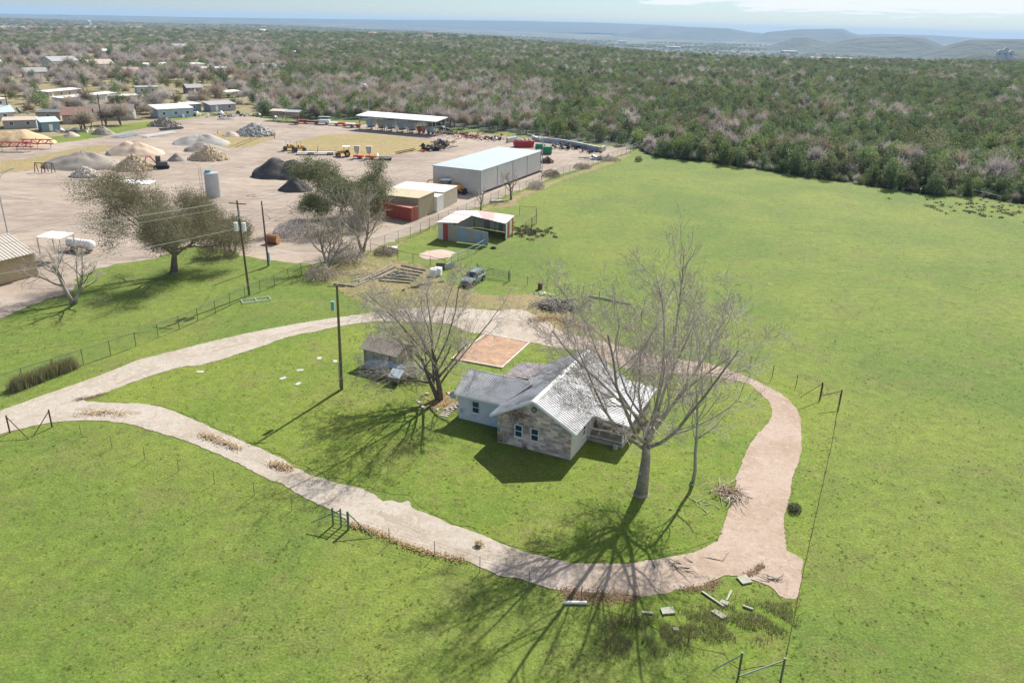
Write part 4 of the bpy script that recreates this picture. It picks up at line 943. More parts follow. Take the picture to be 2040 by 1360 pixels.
def gn_object(name, groups, label):
    """one object; each group is (points, source mesh)"""
    ng = bpy.data.node_groups.new(name, 'GeometryNodeTree'); ng.interface.new_socket('Geometry', in_out='INPUT', socket_type='NodeSocketGeometry'); ng.interface.new_socket('Geometry', in_out='OUTPUT', socket_type='NodeSocketGeometry')
    gi = ng.nodes.new('NodeGroupInput'); go = ng.nodes.new('NodeGroupOutput'); jn = ng.nodes.new('GeometryNodeJoinGeometry')
    V = []; S = []; T = []; K = []
    for k, (P, me) in enumerate(groups):
        for q in P: V.append(q[:3]); S.append((q[3], q[3], q[4])); T.append((0, 0, q[5])); K.append(k)
    bm_ = bpy.data.meshes.new(name); bm_.from_pydata(V, [], [])
    bm_.attributes.new('sc', 'FLOAT_VECTOR', 'POINT').data.foreach_set('vector', np.array(S, 'f').ravel())
    bm_.attributes.new('rt', 'FLOAT_VECTOR', 'POINT').data.foreach_set('vector', np.array(T, 'f').ravel())
    bm_.attributes.new('kd', 'INT', 'POINT').data.foreach_set('value', np.array(K, 'i'))
    def attr(nm, ty):
        n = ng.nodes.new('GeometryNodeInputNamedAttribute'); n.data_type = ty; n.inputs['Name'].default_value = nm; return n.outputs['Attribute']
    sc_, rt, kd = attr('sc', 'FLOAT_VECTOR'), attr('rt', 'FLOAT_VECTOR'), attr('kd', 'INT')
    for k, (P, me) in enumerate(groups):
        src = bpy.data.objects.new('source', me)
        cmp_ = ng.nodes.new('FunctionNodeCompare'); cmp_.data_type = 'INT'; cmp_.operation = 'EQUAL'
        ins = [s for s in cmp_.inputs if s.type == 'INT']; ng.links.new(kd, ins[0]); ins[1].default_value = k
        oi = ng.nodes.new('GeometryNodeObjectInfo'); oi.inputs['Object'].default_value = src; oi.inputs['As Instance'].default_value = True
        ip = ng.nodes.new('GeometryNodeInstanceOnPoints'); ng.links.new(gi.outputs[0], ip.inputs['Points']); ng.links.new(cmp_.outputs[0], ip.inputs['Selection'])
        ng.links.new(oi.outputs['Geometry'], ip.inputs['Instance']); ng.links.new(sc_, ip.inputs['Scale'])
        e2r = ng.nodes.new('FunctionNodeEulerToRotation'); ng.links.new(rt, e2r.inputs[0]); ng.links.new(e2r.outputs[0], ip.inputs['Rotation'])
        ng.links.new(ip.outputs[0], jn.inputs[0])
    ng.links.new(jn.outputs[0], go.inputs[0])
    o = link(name, bm_, kind='stuff', label=label); md = o.modifiers.new('instances', 'NODES'); md.node_group = ng
    return o
gn_object('woodland', [(pts[i], joined(specs[i][0], specs[i][1], specs[i][2], .75)) for i in range(len(VAR)) if pts[i]], 'far woodland of cedars and leafless trees stretching to the valley')

gn_object('undergrowth', [(under[i], joined(specs[i][0], specs[i][1], specs[i][2], .5)) for i in under], 'low bushes filling the foot of the woodland along the top of the pasture')
# grass tufts over the near lawns and pasture
tuft = []
for sd_ in range(3):
    rg = random.Random(sd_); m = MB()
    for i in range(11):
        a = rg.uniform(0, 6.28); r = rg.uniform(0, .1); b0 = Vector((math.cos(a) * r, math.sin(a) * r, 0)); a2 = rg.uniform(0, 6.28); h_ = rg.uniform(.018, .05)
        tip = b0 + Vector((math.cos(a2) * h_ * rg.uniform(.3, 1.1), math.sin(a2) * h_ * rg.uniform(.3, 1.1), h_)); w_ = Vector((-math.sin(a2), math.cos(a2), 0)) * rg.uniform(.012, .022)
        m.add([b0 - w_, b0 + w_, tip], [(0, 1, 2)])
    tuft.append(m.mesh('tuft', MGT if sd_ < 2 else MY))
def pip(X, Y, poly):
    c = np.zeros(len(X), bool); n = len(poly)
    for i in range(n):
        a, b_ = poly[i], poly[(i + 1) % n]
        if a.y == b_.y: continue
        k = ((a.y > Y) != (b_.y > Y)) & (X < (b_.x - a.x) * (Y - a.y) / (b_.y - a.y) + a.x); c ^= k
    return c
rn = np.random.default_rng(3); NT = 50000
rr_ = 32 + (rn.random(NT) ** 1.15) * 190; th = rn.uniform(-.64, .64, NT); X = rr_ * np.sin(th); Y = rr_ * np.cos(th)
ring = pip(X, Y, [at(u, v) for u, v in DRV]) & ~pip(X, Y, [at(u, v) for u, v in DRV_HOLE])
yd = pip(X, Y, [at(u, v) for u, v in YARD]); bed = pip(X, Y, [p for p in sp])
hx = (X - HO.x) * math.cos(HA) + (Y - HO.y) * math.sin(HA); hy = -(X - HO.x) * math.sin(HA) + (Y - HO.y) * math.cos(HA)
hs = ((hx > -.1) & (hx < 10.6) & (hy > 0) & (hy < 12.8)) | ((hx > -5.4) & (hx < 0) & (hy > 2.3) & (hy < 7.5))
nz = np.array([noise.noise((x * .35, y * .35, 2.0)) + .6 * noise.noise((x * 1.3, y * 1.3, 4.0)) for x, y in zip(X, Y)])
ok = ~ring & ~yd & ~bed & ~hs & (nz + rn.uniform(-.8, .8, NT) > .25)
yl = pip(X, Y, [at(u, v) for u, v in DRV_HOLE])
ch = rn.random(NT); sz = rn.uniform(.6, 1.5, NT) * (1 + .3 * np.clip(nz, 0, 1)) * 1.0
G_ = [[], [], []]
for x, y, c, s, q, o_ in zip(X, Y, ch, sz, yl, ok):
    if not o_: continue
    k = 2 if (q and c < .7) else (0 if c < .5 else 1) if not q else 0
    G_[k].append((x, y, .04, s, s * (.8 + c * .5), c * 40))
gn_object('grass', [(G_[k], tuft[k]) for k in range(3)], 'short green grass tufts over the lawns and pasture')

# ================================================================ houses among the trees
HW = {'grey': (0.34, 0.35, 0.36), 'tan': (0.40, 0.33, 0.24), 'teal': (0.20, 0.30, 0.32), 'blue': (0.36, 0.46, 0.55), 'pale': (0.50, 0.49, 0.48), 'sand': (0.48, 0.43, 0.34), 'white': (0.62, 0.62, 0.60), 'brown': (0.20, 0.15, 0.12)}
HR = {'brown': (0.24, 0.19, 0.17), 'redbrown': (0.26, 0.15, 0.12), 'dark': (0.13, 0.14, 0.15), 'lightblue': (0.46, 0.55, 0.60), 'white': (0.66, 0.66, 0.63), 'grey': (0.33, 0.32, 0.32), 'tan': (0.46, 0.38, 0.31), 'teal': (0.10, 0.38, 0.40), 'pink': (0.42, 0.26, 0.22)}
HWM = {k: mat('wall_' + k, v, tuple(c * .88 for c in v), 1.5, .8) for k, v in HW.items()}
HRM = {k: mat('roof_' + k, v, tuple(c * .85 for c in v), 1.0, .7) for k, v in HR.items()}
HL = ['grey house with a long brown gable roof and dark windows, behind the gravel heaps', 'tan house with red-brown gable roof touching the grey house', 'low tan shed with dark flat roof left of the red-brown roof',
      'small teal shed with pale blue sloping roof at the edge of the yard', 'pale blue building with white sloping roof behind the dark rubble heap', 'small teal hut right of the pale blue building',
      'long pale mobile home with white roof, longest of the row', 'sand coloured mobile home with white roof behind the longest one', 'pale mobile home with three windows right of the bare trees',
      'large white house with grey roof in the upper left neighbourhood', 'sand house with tan roof right of the large white house', 'tall white building with flat roof beside the low white sheds',
      'long low white shed row with flat white roofs', 'grey house with white sloping roof among grey trees', 'sand house with grey gable roof near the left edge', 'brown house with grey roof beside the white pickup',
      'open carport with white roof right of the white pickup', 'distant long grey building alone above the grey trees', 'small white house with turquoise roof in the woods', 'grey shed with grey sloping roof left of the bare trees',
      'narrow sand mobile home with white roof end-on behind the brown roofed house', 'pale house with light blue roof cut by the left edge', 'white camper trailer at the left edge', 'pale blue house at the left edge below the woods',
      'very long low shed with tan roof at the left edge behind the sand heap', 'white trailer house at the left edge in the middle distance', 'brown house with pinkish roof among the grey trees', 'tiny white house in the distance left of the water tower road',
      'tiny sand house with white roof in the distance', 'distant white roofed shed above the green woods', 'distant low white building in the clearing of the woods']
for k, ((a, b_, hh, dp, wc, rc_, st), lab) in enumerate(zip(HOUSE_SPEC, HL)):
    p, q = at(*a), at(*b_); L = (q - p).length; t = thing('house', lab, 'house', (p + q) / 2, ang(p, q))
    t.location.z = terrain(t.location.x, t.location.y)
    wm_, rm_ = HWM[wc], HRM[rc_]; h2 = L / 2
    if st == 'open':
        for i in range(4):
            for y in (.1, dp): MB().box(-h2 + i * L / 3.05, -h2 + i * L / 3.05 + .15, y, y + .15, 0, hh).build('post', MTRIM, t)
        MB().slab((-h2 - .3, -.3, hh + .2), (h2 + .3, -.3, hh + .2), (h2 + .3, dp + .4, hh + .5), (-h2 - .3, dp + .4, hh + .5), .15).build('roof', rm_, t)
        continue
    rise = {'gable': dp * .22, 'flat': .25, 'shed': .9}[st]
    if st == 'gable':
        MB().ext([(0, 0), (dp, 0), (dp, hh), (dp / 2, hh + rise - .05), (0, hh)], 'x', -h2, h2).build('wall', wm_, t)
        s_ = rise / (dp / 2)
        for s, e in ((-.5, 0), (dp + .5, 1)): MB().slab((-h2 - .5, dp / 2, hh + rise + .1), (h2 + .5, dp / 2, hh + rise + .1), (h2 + .5, s, hh - .5 * s_ + .1), (-h2 - .5, s, hh - .5 * s_ + .1), .12).build('roof', rm_, t)
    else:
        MB().ext([(0, 0), (dp, 0), (dp, hh + rise - .1), (0, hh - .1)], 'x', -h2, h2).build('wall', wm_, t)
        MB().slab((-h2 - .35, -.4, hh), (h2 + .35, -.4, hh), (h2 + .35, dp + .4, hh + rise), (-h2 - .35, dp + .4, hh + rise), .14).build('roof', rm_, t)
    nw = max(1, int(L / 4.2)) if (b_[1] > 120) else max(1, int(L / 9))
    for i in range(nw):
        x = -h2 + L * (i + .5) / nw
        if (i + k) % 4 == 3: MB().box(x - .5, x + .5, -.06, .0, .1, 2.2).build('door', MTRIM if wc != 'white' else MPLY, t)
        else:
            f = MB().box(x - .65, x + .65, -.06, 0, 1.0, 2.2).build('window', MTRIM, t); MB().box(x - .53, x + .53, -.08, -.062, 1.1, 2.1).build('pane', MGLASS, f)
# far rooftops: a housing estate on the rise, small at this distance
rg = random.Random(6)
farspots = [(rg.uniform(0, 340), rg.uniform(57, 64)) for _ in range(34)] + [(rg.uniform(510, 630), rg.uniform(56, 66)) for _ in range(14)] + [(rg.uniform(700, 1040), rg.uniform(62, 80)) for _ in range(12)]
m_r = [mat('estate_roof', (0.42, 0.27, 0.20), None), mat('estate_roof_pale', (0.55, 0.48, 0.42), None), mat('estate_roof_grey', (0.35, 0.33, 0.33), None)]
HM = []
for k in range(3):
    wmsh = MB().ext([(-5, 0), (5, 0), (5, 4), (0, 6.5), (-5, 4)], 'x', -9, 9).mesh('wall', HWM['sand']); rm = MB().slab((-9.6, 0, 6.9), (9.6, 0, 6.9), (9.6, -5.7, 3.9), (-9.6, -5.7, 3.9), .3).slab((-9.6, 0, 6.9), (9.6, 0, 6.9), (9.6, 5.7, 3.9), (-9.6, 5.7, 3.9), .3).mesh('roof', m_r[k]); HM.append((wmsh, rm))
for u, v in farspots:
    p = at(u, v); z = terrain(p.x, p.y); r = math.hypot(p.x, p.y)
    f = min(1, 2300 / r) if r > 2300 else 1; p = Vector((p.x * f, p.y * f, terrain(p.x * f, p.y * f)))
    t = thing('estate_house', 'tiny brown or pale roofed estate house on the far rise near the horizon', 'house', p, rg.uniform(-.8, .8), 'estate houses on the far rise')
    t.scale = (1.1, 1.1, 1.3); a = HM[rg.randrange(3)]; link('wall', a[0], t); link('roof', a[1], t)
p = at(179, 57); wt = thing('water_tower', 'pale blue cylindrical water tower above the far woods', 'water tower', (p.x, p.y, terrain(p.x, p.y)))
MB().cyl((0, 0, 0), (0, 0, 21), 4.2, n=20).build('tank', mat('tower_blue', (0.50, 0.66, 0.72), None, rough=.5), wt, smooth=False); MB().cyl((0, 0, 21), (0, 0, 22.5), 4.3, .5, 20).build('roof', MTRIM, wt)
# white works and large buildings in the valley
for (u, v, L, hh, dp, lab, m) in [(1240, 86, 95, 14, 30, 'white low works building in the hazy valley, left of the mesas', 'white'), (1342, 99, 70, 12, 30, 'white quarry building with pale roof in the valley', 'white'),
        (1576, 107, 110, 10, 60, 'wide pale quarry yard building in the valley below the conical mesa', 'sand'), (1705, 110, 110, 10, 40, 'white warehouse in the valley below the flat mesa', 'white'),
        (1660, 119, 260, 8, 40, 'very long white roofed shed at the valley edge', 'white'), (1005, 72, 70, 9, 30, 'long grey roofed hall on the ridge above the woods', 'grey')]:
    d = Fv + Rv * ((u - 1020) / FPX) - Uv * ((v - 680) / FPX); z0 = -78 if u > 1100 else 0
    k = (z0 - CAMH) / d.z; k = min(k, 6500 / math.hypot(d.x, d.y)); p = Vector((d.x * k, d.y * k, 0)); p.z = terrain(p.x, p.y)
    L = {1240: 12, 1342: 26, 1576: 26, 1705: 26, 1660: 74, 1005: 40}[u] * p.length / FPX; hh = 3.0 * p.length / FPX; dp = min(dp, L)
    t = thing('works_building', lab, 'building', p, 0.0)
    MB().box(-L / 2, L / 2, 0, dp, -5, hh).build('wall', HWM[m], t); MB().slab((-L / 2 - 1, -1, hh + .2), (L / 2 + 1, -1, hh + .2), (L / 2 + 1, dp + 1, hh + 1.2), (-L / 2 - 1, dp + 1, hh + 1.2), .6).build('roof', HRM['tan' if u in (1576, 1660) else 'white'], t)
    w_ = MB().box(-L * .4, L * .4, -.5, -.02, hh * .45, hh * .65).build('window', MGLASS, t)
p = at(2000, 122); t = thing('hilltop_house', 'large white house with gabled wings on the knoll at the right edge', 'house', (0, 0, 0), -.4)
d = Fv + Rv * ((2000 - 1020) / FPX) - Uv * ((112 - 680) / FPX); k = 2380 / math.hypot(d.x, d.y); t.location = Vector((d.x * k, d.y * k, CAMH + d.z * k))
for x0, x1, hh, dx in ((-16, -4, 9, 0), (-4, 8, 14, 3), (8, 20, 8, 0)):
    MB().ext([(x0, -25), (x1, -25), (x1, hh), ((x0 + x1) / 2, hh + 5), (x0, hh)], 'y', dx, dx + 14).build('wall', HWM['white'], t)
    xm = (x0 + x1) / 2
    for s in (x0 - .6, x1 + .6): MB().slab((xm, dx - .5, hh + 5.4), (xm, dx + 15, hh + 5.4), (s, dx + 15, hh), (s, dx - .5, hh), .4).build('roof', HRM['grey'], t)
    MB().box(xm - 2, xm + 2, dx - .15, dx, 3, 6).build('window', MGLASS, t)

# ================================================================ fences
def fence(name, label, path, hgt_, step, postm, post_r=.04, rails=(), mesh=0, wires=(), cap=None, cat='fence', railm=None, posts=None):
    P = [at(*q) for q in path]; t = thing(name, label, cat, P[0]); P = [p - P[0] for p in P]
    pm = MB().cyl((0, 0, -.1), (0, 0, hgt_), post_r, n=6).mesh('post', postm)
    L = [0]
    for a, b_ in zip(P, P[1:]): L.append(L[-1] + (b_ - a).length)
    n = posts if posts else max(1, round(L[-1] / step)); wr = MB(); rl = []
    def pos(s):
        for i in range(len(P) - 1):
            if s <= L[i + 1] + 1e-6: return P[i].lerp(P[i + 1], (s - L[i]) / (L[i + 1] - L[i]))
        return P[-1]
    pr = None
    for i in range(n + 1):
        q = pos(L[-1] * i / n); link('post', pm, t, q, rg.uniform(0, 1))
        if pr is not None:
            for z in rails: MB().cyl(pr + Vector((0, 0, z)), q + Vector((0, 0, z)), post_r * .8, n=5).build('rail', railm or postm, t)
            for z in wires: wr.tube([pr + Vector((0, 0, z)), q + Vector((0, 0, z))], [.006, .006], 3, False)
            if mesh:
                d = (q - pr); LL = d.length; d = d.normalized(); H_ = hgt_ - .05; k = int((LL + H_) / mesh)
                for j in range(k):
                    for sg in (1, -1):
                        s0 = j * mesh - (H_ if sg == 1 else 0); s1 = s0 + H_ * 1.0
                        if sg == -1: s0, s1 = s1, s0
                        za, zb = .05, H_
                        def cl(sa, za_, sb, zb_):
                            if sa > sb: sa, za_, sb, zb_ = sb, zb_, sa, za_
                            if sb <= 0 or sa >= LL: return None
                            if sa < 0: za_ = za_ + (zb_ - za_) * (-sa) / (sb - sa); sa = 0
                            if sb > LL: zb_ = za_ + (zb_ - za_) * (LL - sa) / (sb - sa); sb = LL
                            return sa, za_, sb, zb_
                        c = cl(s0, za, s1, zb)
                        if c: wr.tube([pr + d * c[0] + Vector((0, 0, c[1])), pr + d * c[2] + Vector((0, 0, c[3]))], [.007, .007], 3, False)
        pr = q
    if wr.v: wr.build('wire_mesh' if mesh else 'wire', (MWIRE if mesh else MRUST) if cap is None else cap, t, kind='stuff')
    return t
rg = random.Random(2)
fence('chain_link_fence', 'long green chain-link fence along the north side of the driveway', [(-80, 812), (30, 770), (151, 731), (258, 695), (351, 659), (433, 623), (471, 603), (602, 546), (640, 540)], 1.75, 3.1, MGRN, .045, rails=(1.72,), mesh=.30, cap=MGRN)
fence('yard_fence', 'long chain-link fence between the gravel yard and the big pasture', [(738, 502), (782, 488), (825, 472), (865, 452), (935, 424), (1007, 394), (1065, 371), (1110, 353), (1174, 333), (1198, 324), (1256, 304), (1275, 295)], 2.1, 3.6, MSTEEL, .05, rails=(2.07,), mesh=.36)
fence('woodland_fence', 'tall dark chain-link fence in front of the woodland behind the yard', [(880, 262), (960, 266), (1068, 278), (1160, 284), (1275, 294)], 3.0, 5.0, MSTEEL, .06, mesh=.6, wires=(2.9, 3.1))
fence('corral_fence', 'thin dark pipe fence running from the yard corner behind the stacked boards', [(738, 502), (775, 512), (814, 522), (852, 528), (888, 537)], 1.5, 3.0, MRUST, .04, rails=(1.47,), mesh=.35)
fence('pipe_fence', 'pale pipe fence running from the corral up to the tin shed', [(888, 537), (909, 520), (929, 513), (955, 500), (972, 488)], 1.4, 2.6, MSTEEL, .045, rails=(1.37, .7))
fence('pen_fence', 'small wire pen behind the tin shed', [(1036, 470), (1070, 445), (1068, 430), (1035, 428)], 1.8, 3.2, MRUST, .04, rails=(1.75,), mesh=.5)
fence('wire_fence', 'wire fence with thin dark posts from the green gate past the brush pile', [(1016, 561), (1055, 569), (1096, 574), (1140, 585), (1159, 588), (1215, 606), (1300, 650), (1400, 692), (1497, 733), (1563, 760), (1636, 788)], 1.35, 3.0, MRUST, .035, wires=(.4, .7, 1.0, 1.3))
fence('wire_fence', 'long wire fence running straight towards the camera right of the gravel loop', [(1670, 806), (1658, 880), (1640, 960), (1618, 1060), (1602, 1130), (1580, 1240), (1556, 1350)], 1.3, 3.3, MRUST, .025, wires=(.3, .6, .9, 1.25))
fence('wire_fence', 'wire fence south of the driveway, left of the small gate', [(104, 851), (168, 873), (231, 896), (295, 917), (365, 942), (431, 965), (501, 984), (581, 1016), (664, 1046)], 1.25, 4.4, MGRN, .025, wires=(.35, .65, .95, 1.2), posts=8)
fence('wire_fence', 'wire fence south of the driveway, right of the small gate', [(694, 1054), (755, 1077), (843, 1099), (934, 1132), (1039, 1165), (1159, 1199), (1285, 1259), (1400, 1290), (1470, 1348)], 1.3, 4.4, MRUST, .025, wires=(.35, .65, .95, 1.2), posts=8)
fence('wire_fence', 'pale wire fence of a small pen at the far right of the pasture', [(1832, 388), (1837, 372), (1905, 380), (1992, 402)], 1.3, 4.5, MSTEEL, .04, rails=(1.25,), wires=(.5, .9))
def brace(name, label, post, ends, h_, m, tops=None):
    b0 = at(*post); t = thing(name, label, 'fence post', b0); MB().cyl((0, 0, -.1), (0, 0, h_), .07, n=8).build('post', m, t)
    for e, ze_ in ends:
        q = at(*e, ze_) - b0; MB().cyl((0, 0, h_ - .15), q, .045, n=6).build('brace', m, t)
    return t
brace('corner_post', 'rusty corner post with slanting brace at the far left edge of the drive', (20, 862), [((57, 874), .05)], 1.75, MRUST)
brace('corner_post', 'rusty post with slanting brace right of the leftmost corner post', (104, 851), [((68, 866), .05)], 1.8, MRUST)
brace('brace_post', 'green brace post left of the small gate on the south fence', (680, 1049), [((620, 1040), .6)], 1.6, MGRN)
brace('brace_post', 'green brace post with long slanting rail right of the small gate', (695, 1055), [((742, 1068), .1)], 1.6, MGRN)
brace('corner_post', 'top corner post of the straight wire fence with two level brace rails', (1672, 806), [((1636, 788), 1.35)], 1.7, MRUST)
brace('brace_post', 'brace post behind the top corner of the straight wire fence', (1634, 789), [((1596, 790), 1.0)], 1.6, MRUST)
brace('corner_post', 'green corner post at the bottom edge right with brace rail', (1555, 1357), [((1473, 1346), 1.5)], 1.75, MGRN)
brace('brace_post', 'green brace post beside the bottom right corner post', (1471, 1347), [((1420, 1334), 1.0)], 1.8, MGRN)
def gate(label, a, b_, h_, m, name='pipe_gate', bars=5, truss=True):
    p, q = at(*a), at(*b_); t = thing(name, label, 'gate', p, ang(p, q)); L = (q - p).length
    for x in (0, L): MB().cyl((x, 0, -.1), (x, 0, h_ + .35), .08, n=8).build('post', m, t)
    for i in range(bars): MB().cyl((.12, 0, .25 + (h_ - .25) * i / (bars - 1)), (L - .12, 0, .25 + (h_ - .25) * i / (bars - 1)), .03, n=5).build('bar', m, t)
    if truss:
        for x in (.14, L / 2, L - .14): MB().cyl((x, .03, .25), (x, .03, h_), .03, n=5).build('upright', m, t)
        MB().cyl((.15, .06, .25), (L / 2, .06, h_), .03, n=5).build('diagonal', m, t); MB().cyl((L - .15, .06, .25), (L / 2, .06, h_), .03, n=5).build('diagonal', m, t)
    return t
gate('wide dark green pipe gate with diagonal braces beside the parked car', (951, 546), (1014, 560), 1.35, MGRN)
gate('small wire gate between the two green brace posts on the south fence', (664, 1046), (694, 1054), 1.2, MGRN, 'small_gate', 4, False)
# fallen panel below the pole, flat slabs in the lawn
pp = at(512, 602); t = thing('fallen_fence', 'pale green fence panel lying flat in the grass below the utility pole', 'fence panel', pp, R(28))
for y in (0, 1.4): MB().beam((-1.8, y, .12), (1.8, y, .12), .08).build('rail', MBLUEW, t)
for x in (-1.8, 0, 1.8): MB().beam((x, 0, .16), (x, 1.4, .16), .07).build('bar', MBLUEW, t)
for i, (u, v, d) in enumerate([(399, 741, 'near the drive'), (598, 738, 'farthest left of the group'), (564, 754, 'lowest of the group'), (594, 765, 'right below the others'), (636, 714, 'topmost of the group'), (668, 720, 'nearest the bare tree')]):
    p = at(u, v); o = MB().box(-.35, .35, -.22, .22, -.02, .07).build('flat_stone', MCONC, loc=p, rz=.4 * i); solo(o, 'pale flat stone lying in the lawn, ' + d, 'stone')

# ================================================================ utility poles and lamps
def pole(label, base, h_, m, lean=(0, 0), r=.16):
    t = thing('utility_pole', label, 'utility pole', base); MB().cyl((0, 0, -.3), (lean[0], lean[1], h_), r, r * .65, 10).build('post', m, t); return t
b1 = at(497, 588); p1 = pole('dark utility pole carrying two white transformers beside the chain-link fence', b1, 12.9, MPOLE, (-.35, 0))
MB().beam((-1.5, .25, 12.5), (.9, -.25, 12.5), .12).build('crossarm', MPOLE, p1)
for x in (-.55, .5):
    c = MB().cyl((x - .25, -.1, 8.9), (x - .25, -.1, 10.0), .27, n=12).build('transformer', MTRIM, p1); MB().cyl((x - .25, -.1, 10.0), (x - .25, -.1, 10.25), .06, n=6).build('bushing', MSTEEL, c)
MB().cyl((-.2, -.1, 10.5), (-.2, -.1, 11.8), .1, n=6).build('insulator', MSTEEL, p1)
b2 = at(535, 530); p2 = pole('bare dark utility pole right of the one with transformers', b2, 9.9, MPOLE, (-.15, 0), .15)
MB().box(.12, .35, -.15, .1, .6, 2.2).build('meter_box', MBLUEW, p2); MB().beam((.1, 0, 8.0), (.9, 0, 7.4), .05).build('arm', MRUST, p2)
b3 = at(681, 776); p3 = pole('mossy wooden utility pole on the lawn left of the twin-stemmed tree', b3, 11.2, MPOLEG, (.15, 0), .17)
MB().beam((-.8, 0, 11.0), (.9, 0, 11.0), .08).build('crossarm', MPOLE, p3)
for x in (-.15,): MB().box(-.52, -.2, -.2, .1, 8.6, 9.5).build('transformer', mat('green_box', (0.20, 0.38, 0.32), None), p3)
MB().cyl((-.2, 0, .2), (-.2, 0, 3), .04, n=6).build('conduit', MSTEEL, p3)
def wire(name, a, b_, sag, label, r=.022, m=None):
    a, b_ = Vector(a), Vector(b_); pts_ = [a.lerp(b_, i / 14) - Vector((0, 0, sag * 4 * (i / 14) * (1 - i / 14))) for i in range(15)]
    solo(MB().tube(pts_, [r] * 15, 4).build(name, m or MSTEEL), label, 'power line')
nb = Vector((-86, 66, 0))
WC = mat('bright_wire', (0.55, 0.55, 0.5), None, rough=.4, metal=.3)
wire('power_line', b1 + Vector((-1.9, .25, 12.6)), nb + Vector((-.8, .4, 12.4)), .9, 'topmost of the power lines slanting down left from the transformer pole', m=WC)
wire('power_line', b1 + Vector((-.4, 0, 12.9)), nb + Vector((0, 0, 12.0)), .9, 'second power line below the topmost, slanting left from the transformer pole', m=WC)
wire('power_line', b1 + Vector((.3, -.2, 12.4)), nb + Vector((.8, -.4, 11.2)), 1.0, 'third power line from the top, slanting left from the transformer pole', m=WC)
wire('power_line', b1 + Vector((-.3, -.1, 9.3)), nb + Vector((.3, -.1, 7.4)), 1.1, 'lowest and thickest power line slanting left from the transformer pole', .03, m=WC)
pole('utility pole beyond the left edge that carries the power lines', nb, 12.6, MPOLE)
wire('power_line', b1 + Vector((-.1, 0, 8.6)), b2 + Vector((-.1, 0, 9.3)), .3, 'short cable between the two dark utility poles')
wire('power_line', b3 + Vector((0, 0, 9.6)), hw(-.3, 1.9, 3.3), 1.2, 'thin cable from the mossy pole to the house roof', .006, MDKGREY)
def lamp(label, base, h_, az, arm=2.6):
    t = thing('street_lamp', label, 'street lamp', base, az); MB().cyl((0, 0, -.2), (0, 0, h_), .12, .08, 10).build('pole', MSTEEL, t)
    MB().tube([(0, 0, h_ - .9), (arm * .45, 0, h_ + .3), (arm, 0, h_ + 1.0)], [.05, .045, .04], 6).build('arm', MSTEEL, t); MB().tube([(0, 0, h_ - .1), (arm * .5, 0, h_ + .7), (arm, 0, h_ + 1.02)], [.04, .04, .03], 6).build('arm', MSTEEL, t)
    MB().hexa([(arm - .1, -.14, h_ + .92), (arm + .75, -.17, h_ + 1.12), (arm + .75, .17, h_ + 1.12), (arm - .1, .14, h_ + .92), (arm - .1, -.1, h_ + 1.06), (arm + .7, -.12, h_ + 1.28), (arm + .7, .12, h_ + 1.28), (arm - .1, .1, h_ + 1.06)]).build('lamp_head', MBLUEW, t)
lamp('tall street lamp by the near corner of the warehouse, arm to the left', at(1079, 358), 9.6, R(180), 3.0)
lamp('street lamp behind the open spreader shelter', at(736, 245), 13, R(180), 2.6)
lb = at(17, 472); lamp('grey street lamp at the left edge behind the tan building', lb, hgt(lb, 352), R(25), 2.2)
for u, v, vt, lab in [(20, 237, 175, 'wooden pole at the far left among the mobile homes'), (204, 250, 187, 'thin pole beside the grey house with brown roof'), (72, 113, 98, 'distant pole in the upper left neighbourhood')]:
    b_ = at(u, v); pole(lab, b_, min(16, hgt(b_, vt)), MPOLE, r=.2)

# ================================================================ vehicles
def wheel(parent, x, y, r, w_, rim=None):
    t_ = MB(); t_.cyl((x, y - w_ / 2, r), (x, y + w_ / 2, r), r, n=18); o = t_.build('wheel', MBLACK, parent, smooth=False)
    MB().cyl((x, y - w_ / 2 - .01, r), (x, y + w_ / 2 + .01, r), r * .58, n=14).build('rim', rim or MSTEEL, o)
    return o
def loft(mb, secs):
    """secs: list of closed rings (equal length) joined in order, ends capped"""
    n = len(secs[0]); N0 = len(mb.v)
    for s_ in secs: mb.v.extend([tuple(q) for q in s_])
    for i in range(len(secs) - 1):
        for j in range(n): mb.f.append((N0 + i * n + j, N0 + i * n + (j + 1) % n, N0 + (i + 1) * n + (j + 1) % n, N0 + (i + 1) * n + j))
    mb.f.append(tuple(N0 + j for j in range(n))[::-1]); mb.f.append(tuple(N0 + (len(secs) - 1) * n + j for j in range(n)))
    return mb
def ring(x, hw_, z0, z1, tuck=.06): return [(x, -hw_ + tuck, z0), (x, hw_ - tuck, z0), (x, hw_, z0 + .18), (x, hw_, z1 - .12), (x, hw_ - .08, z1), (x, -hw_ + .08, z1), (x, -hw_, z1 - .12), (x, -hw_, z0 + .18)]
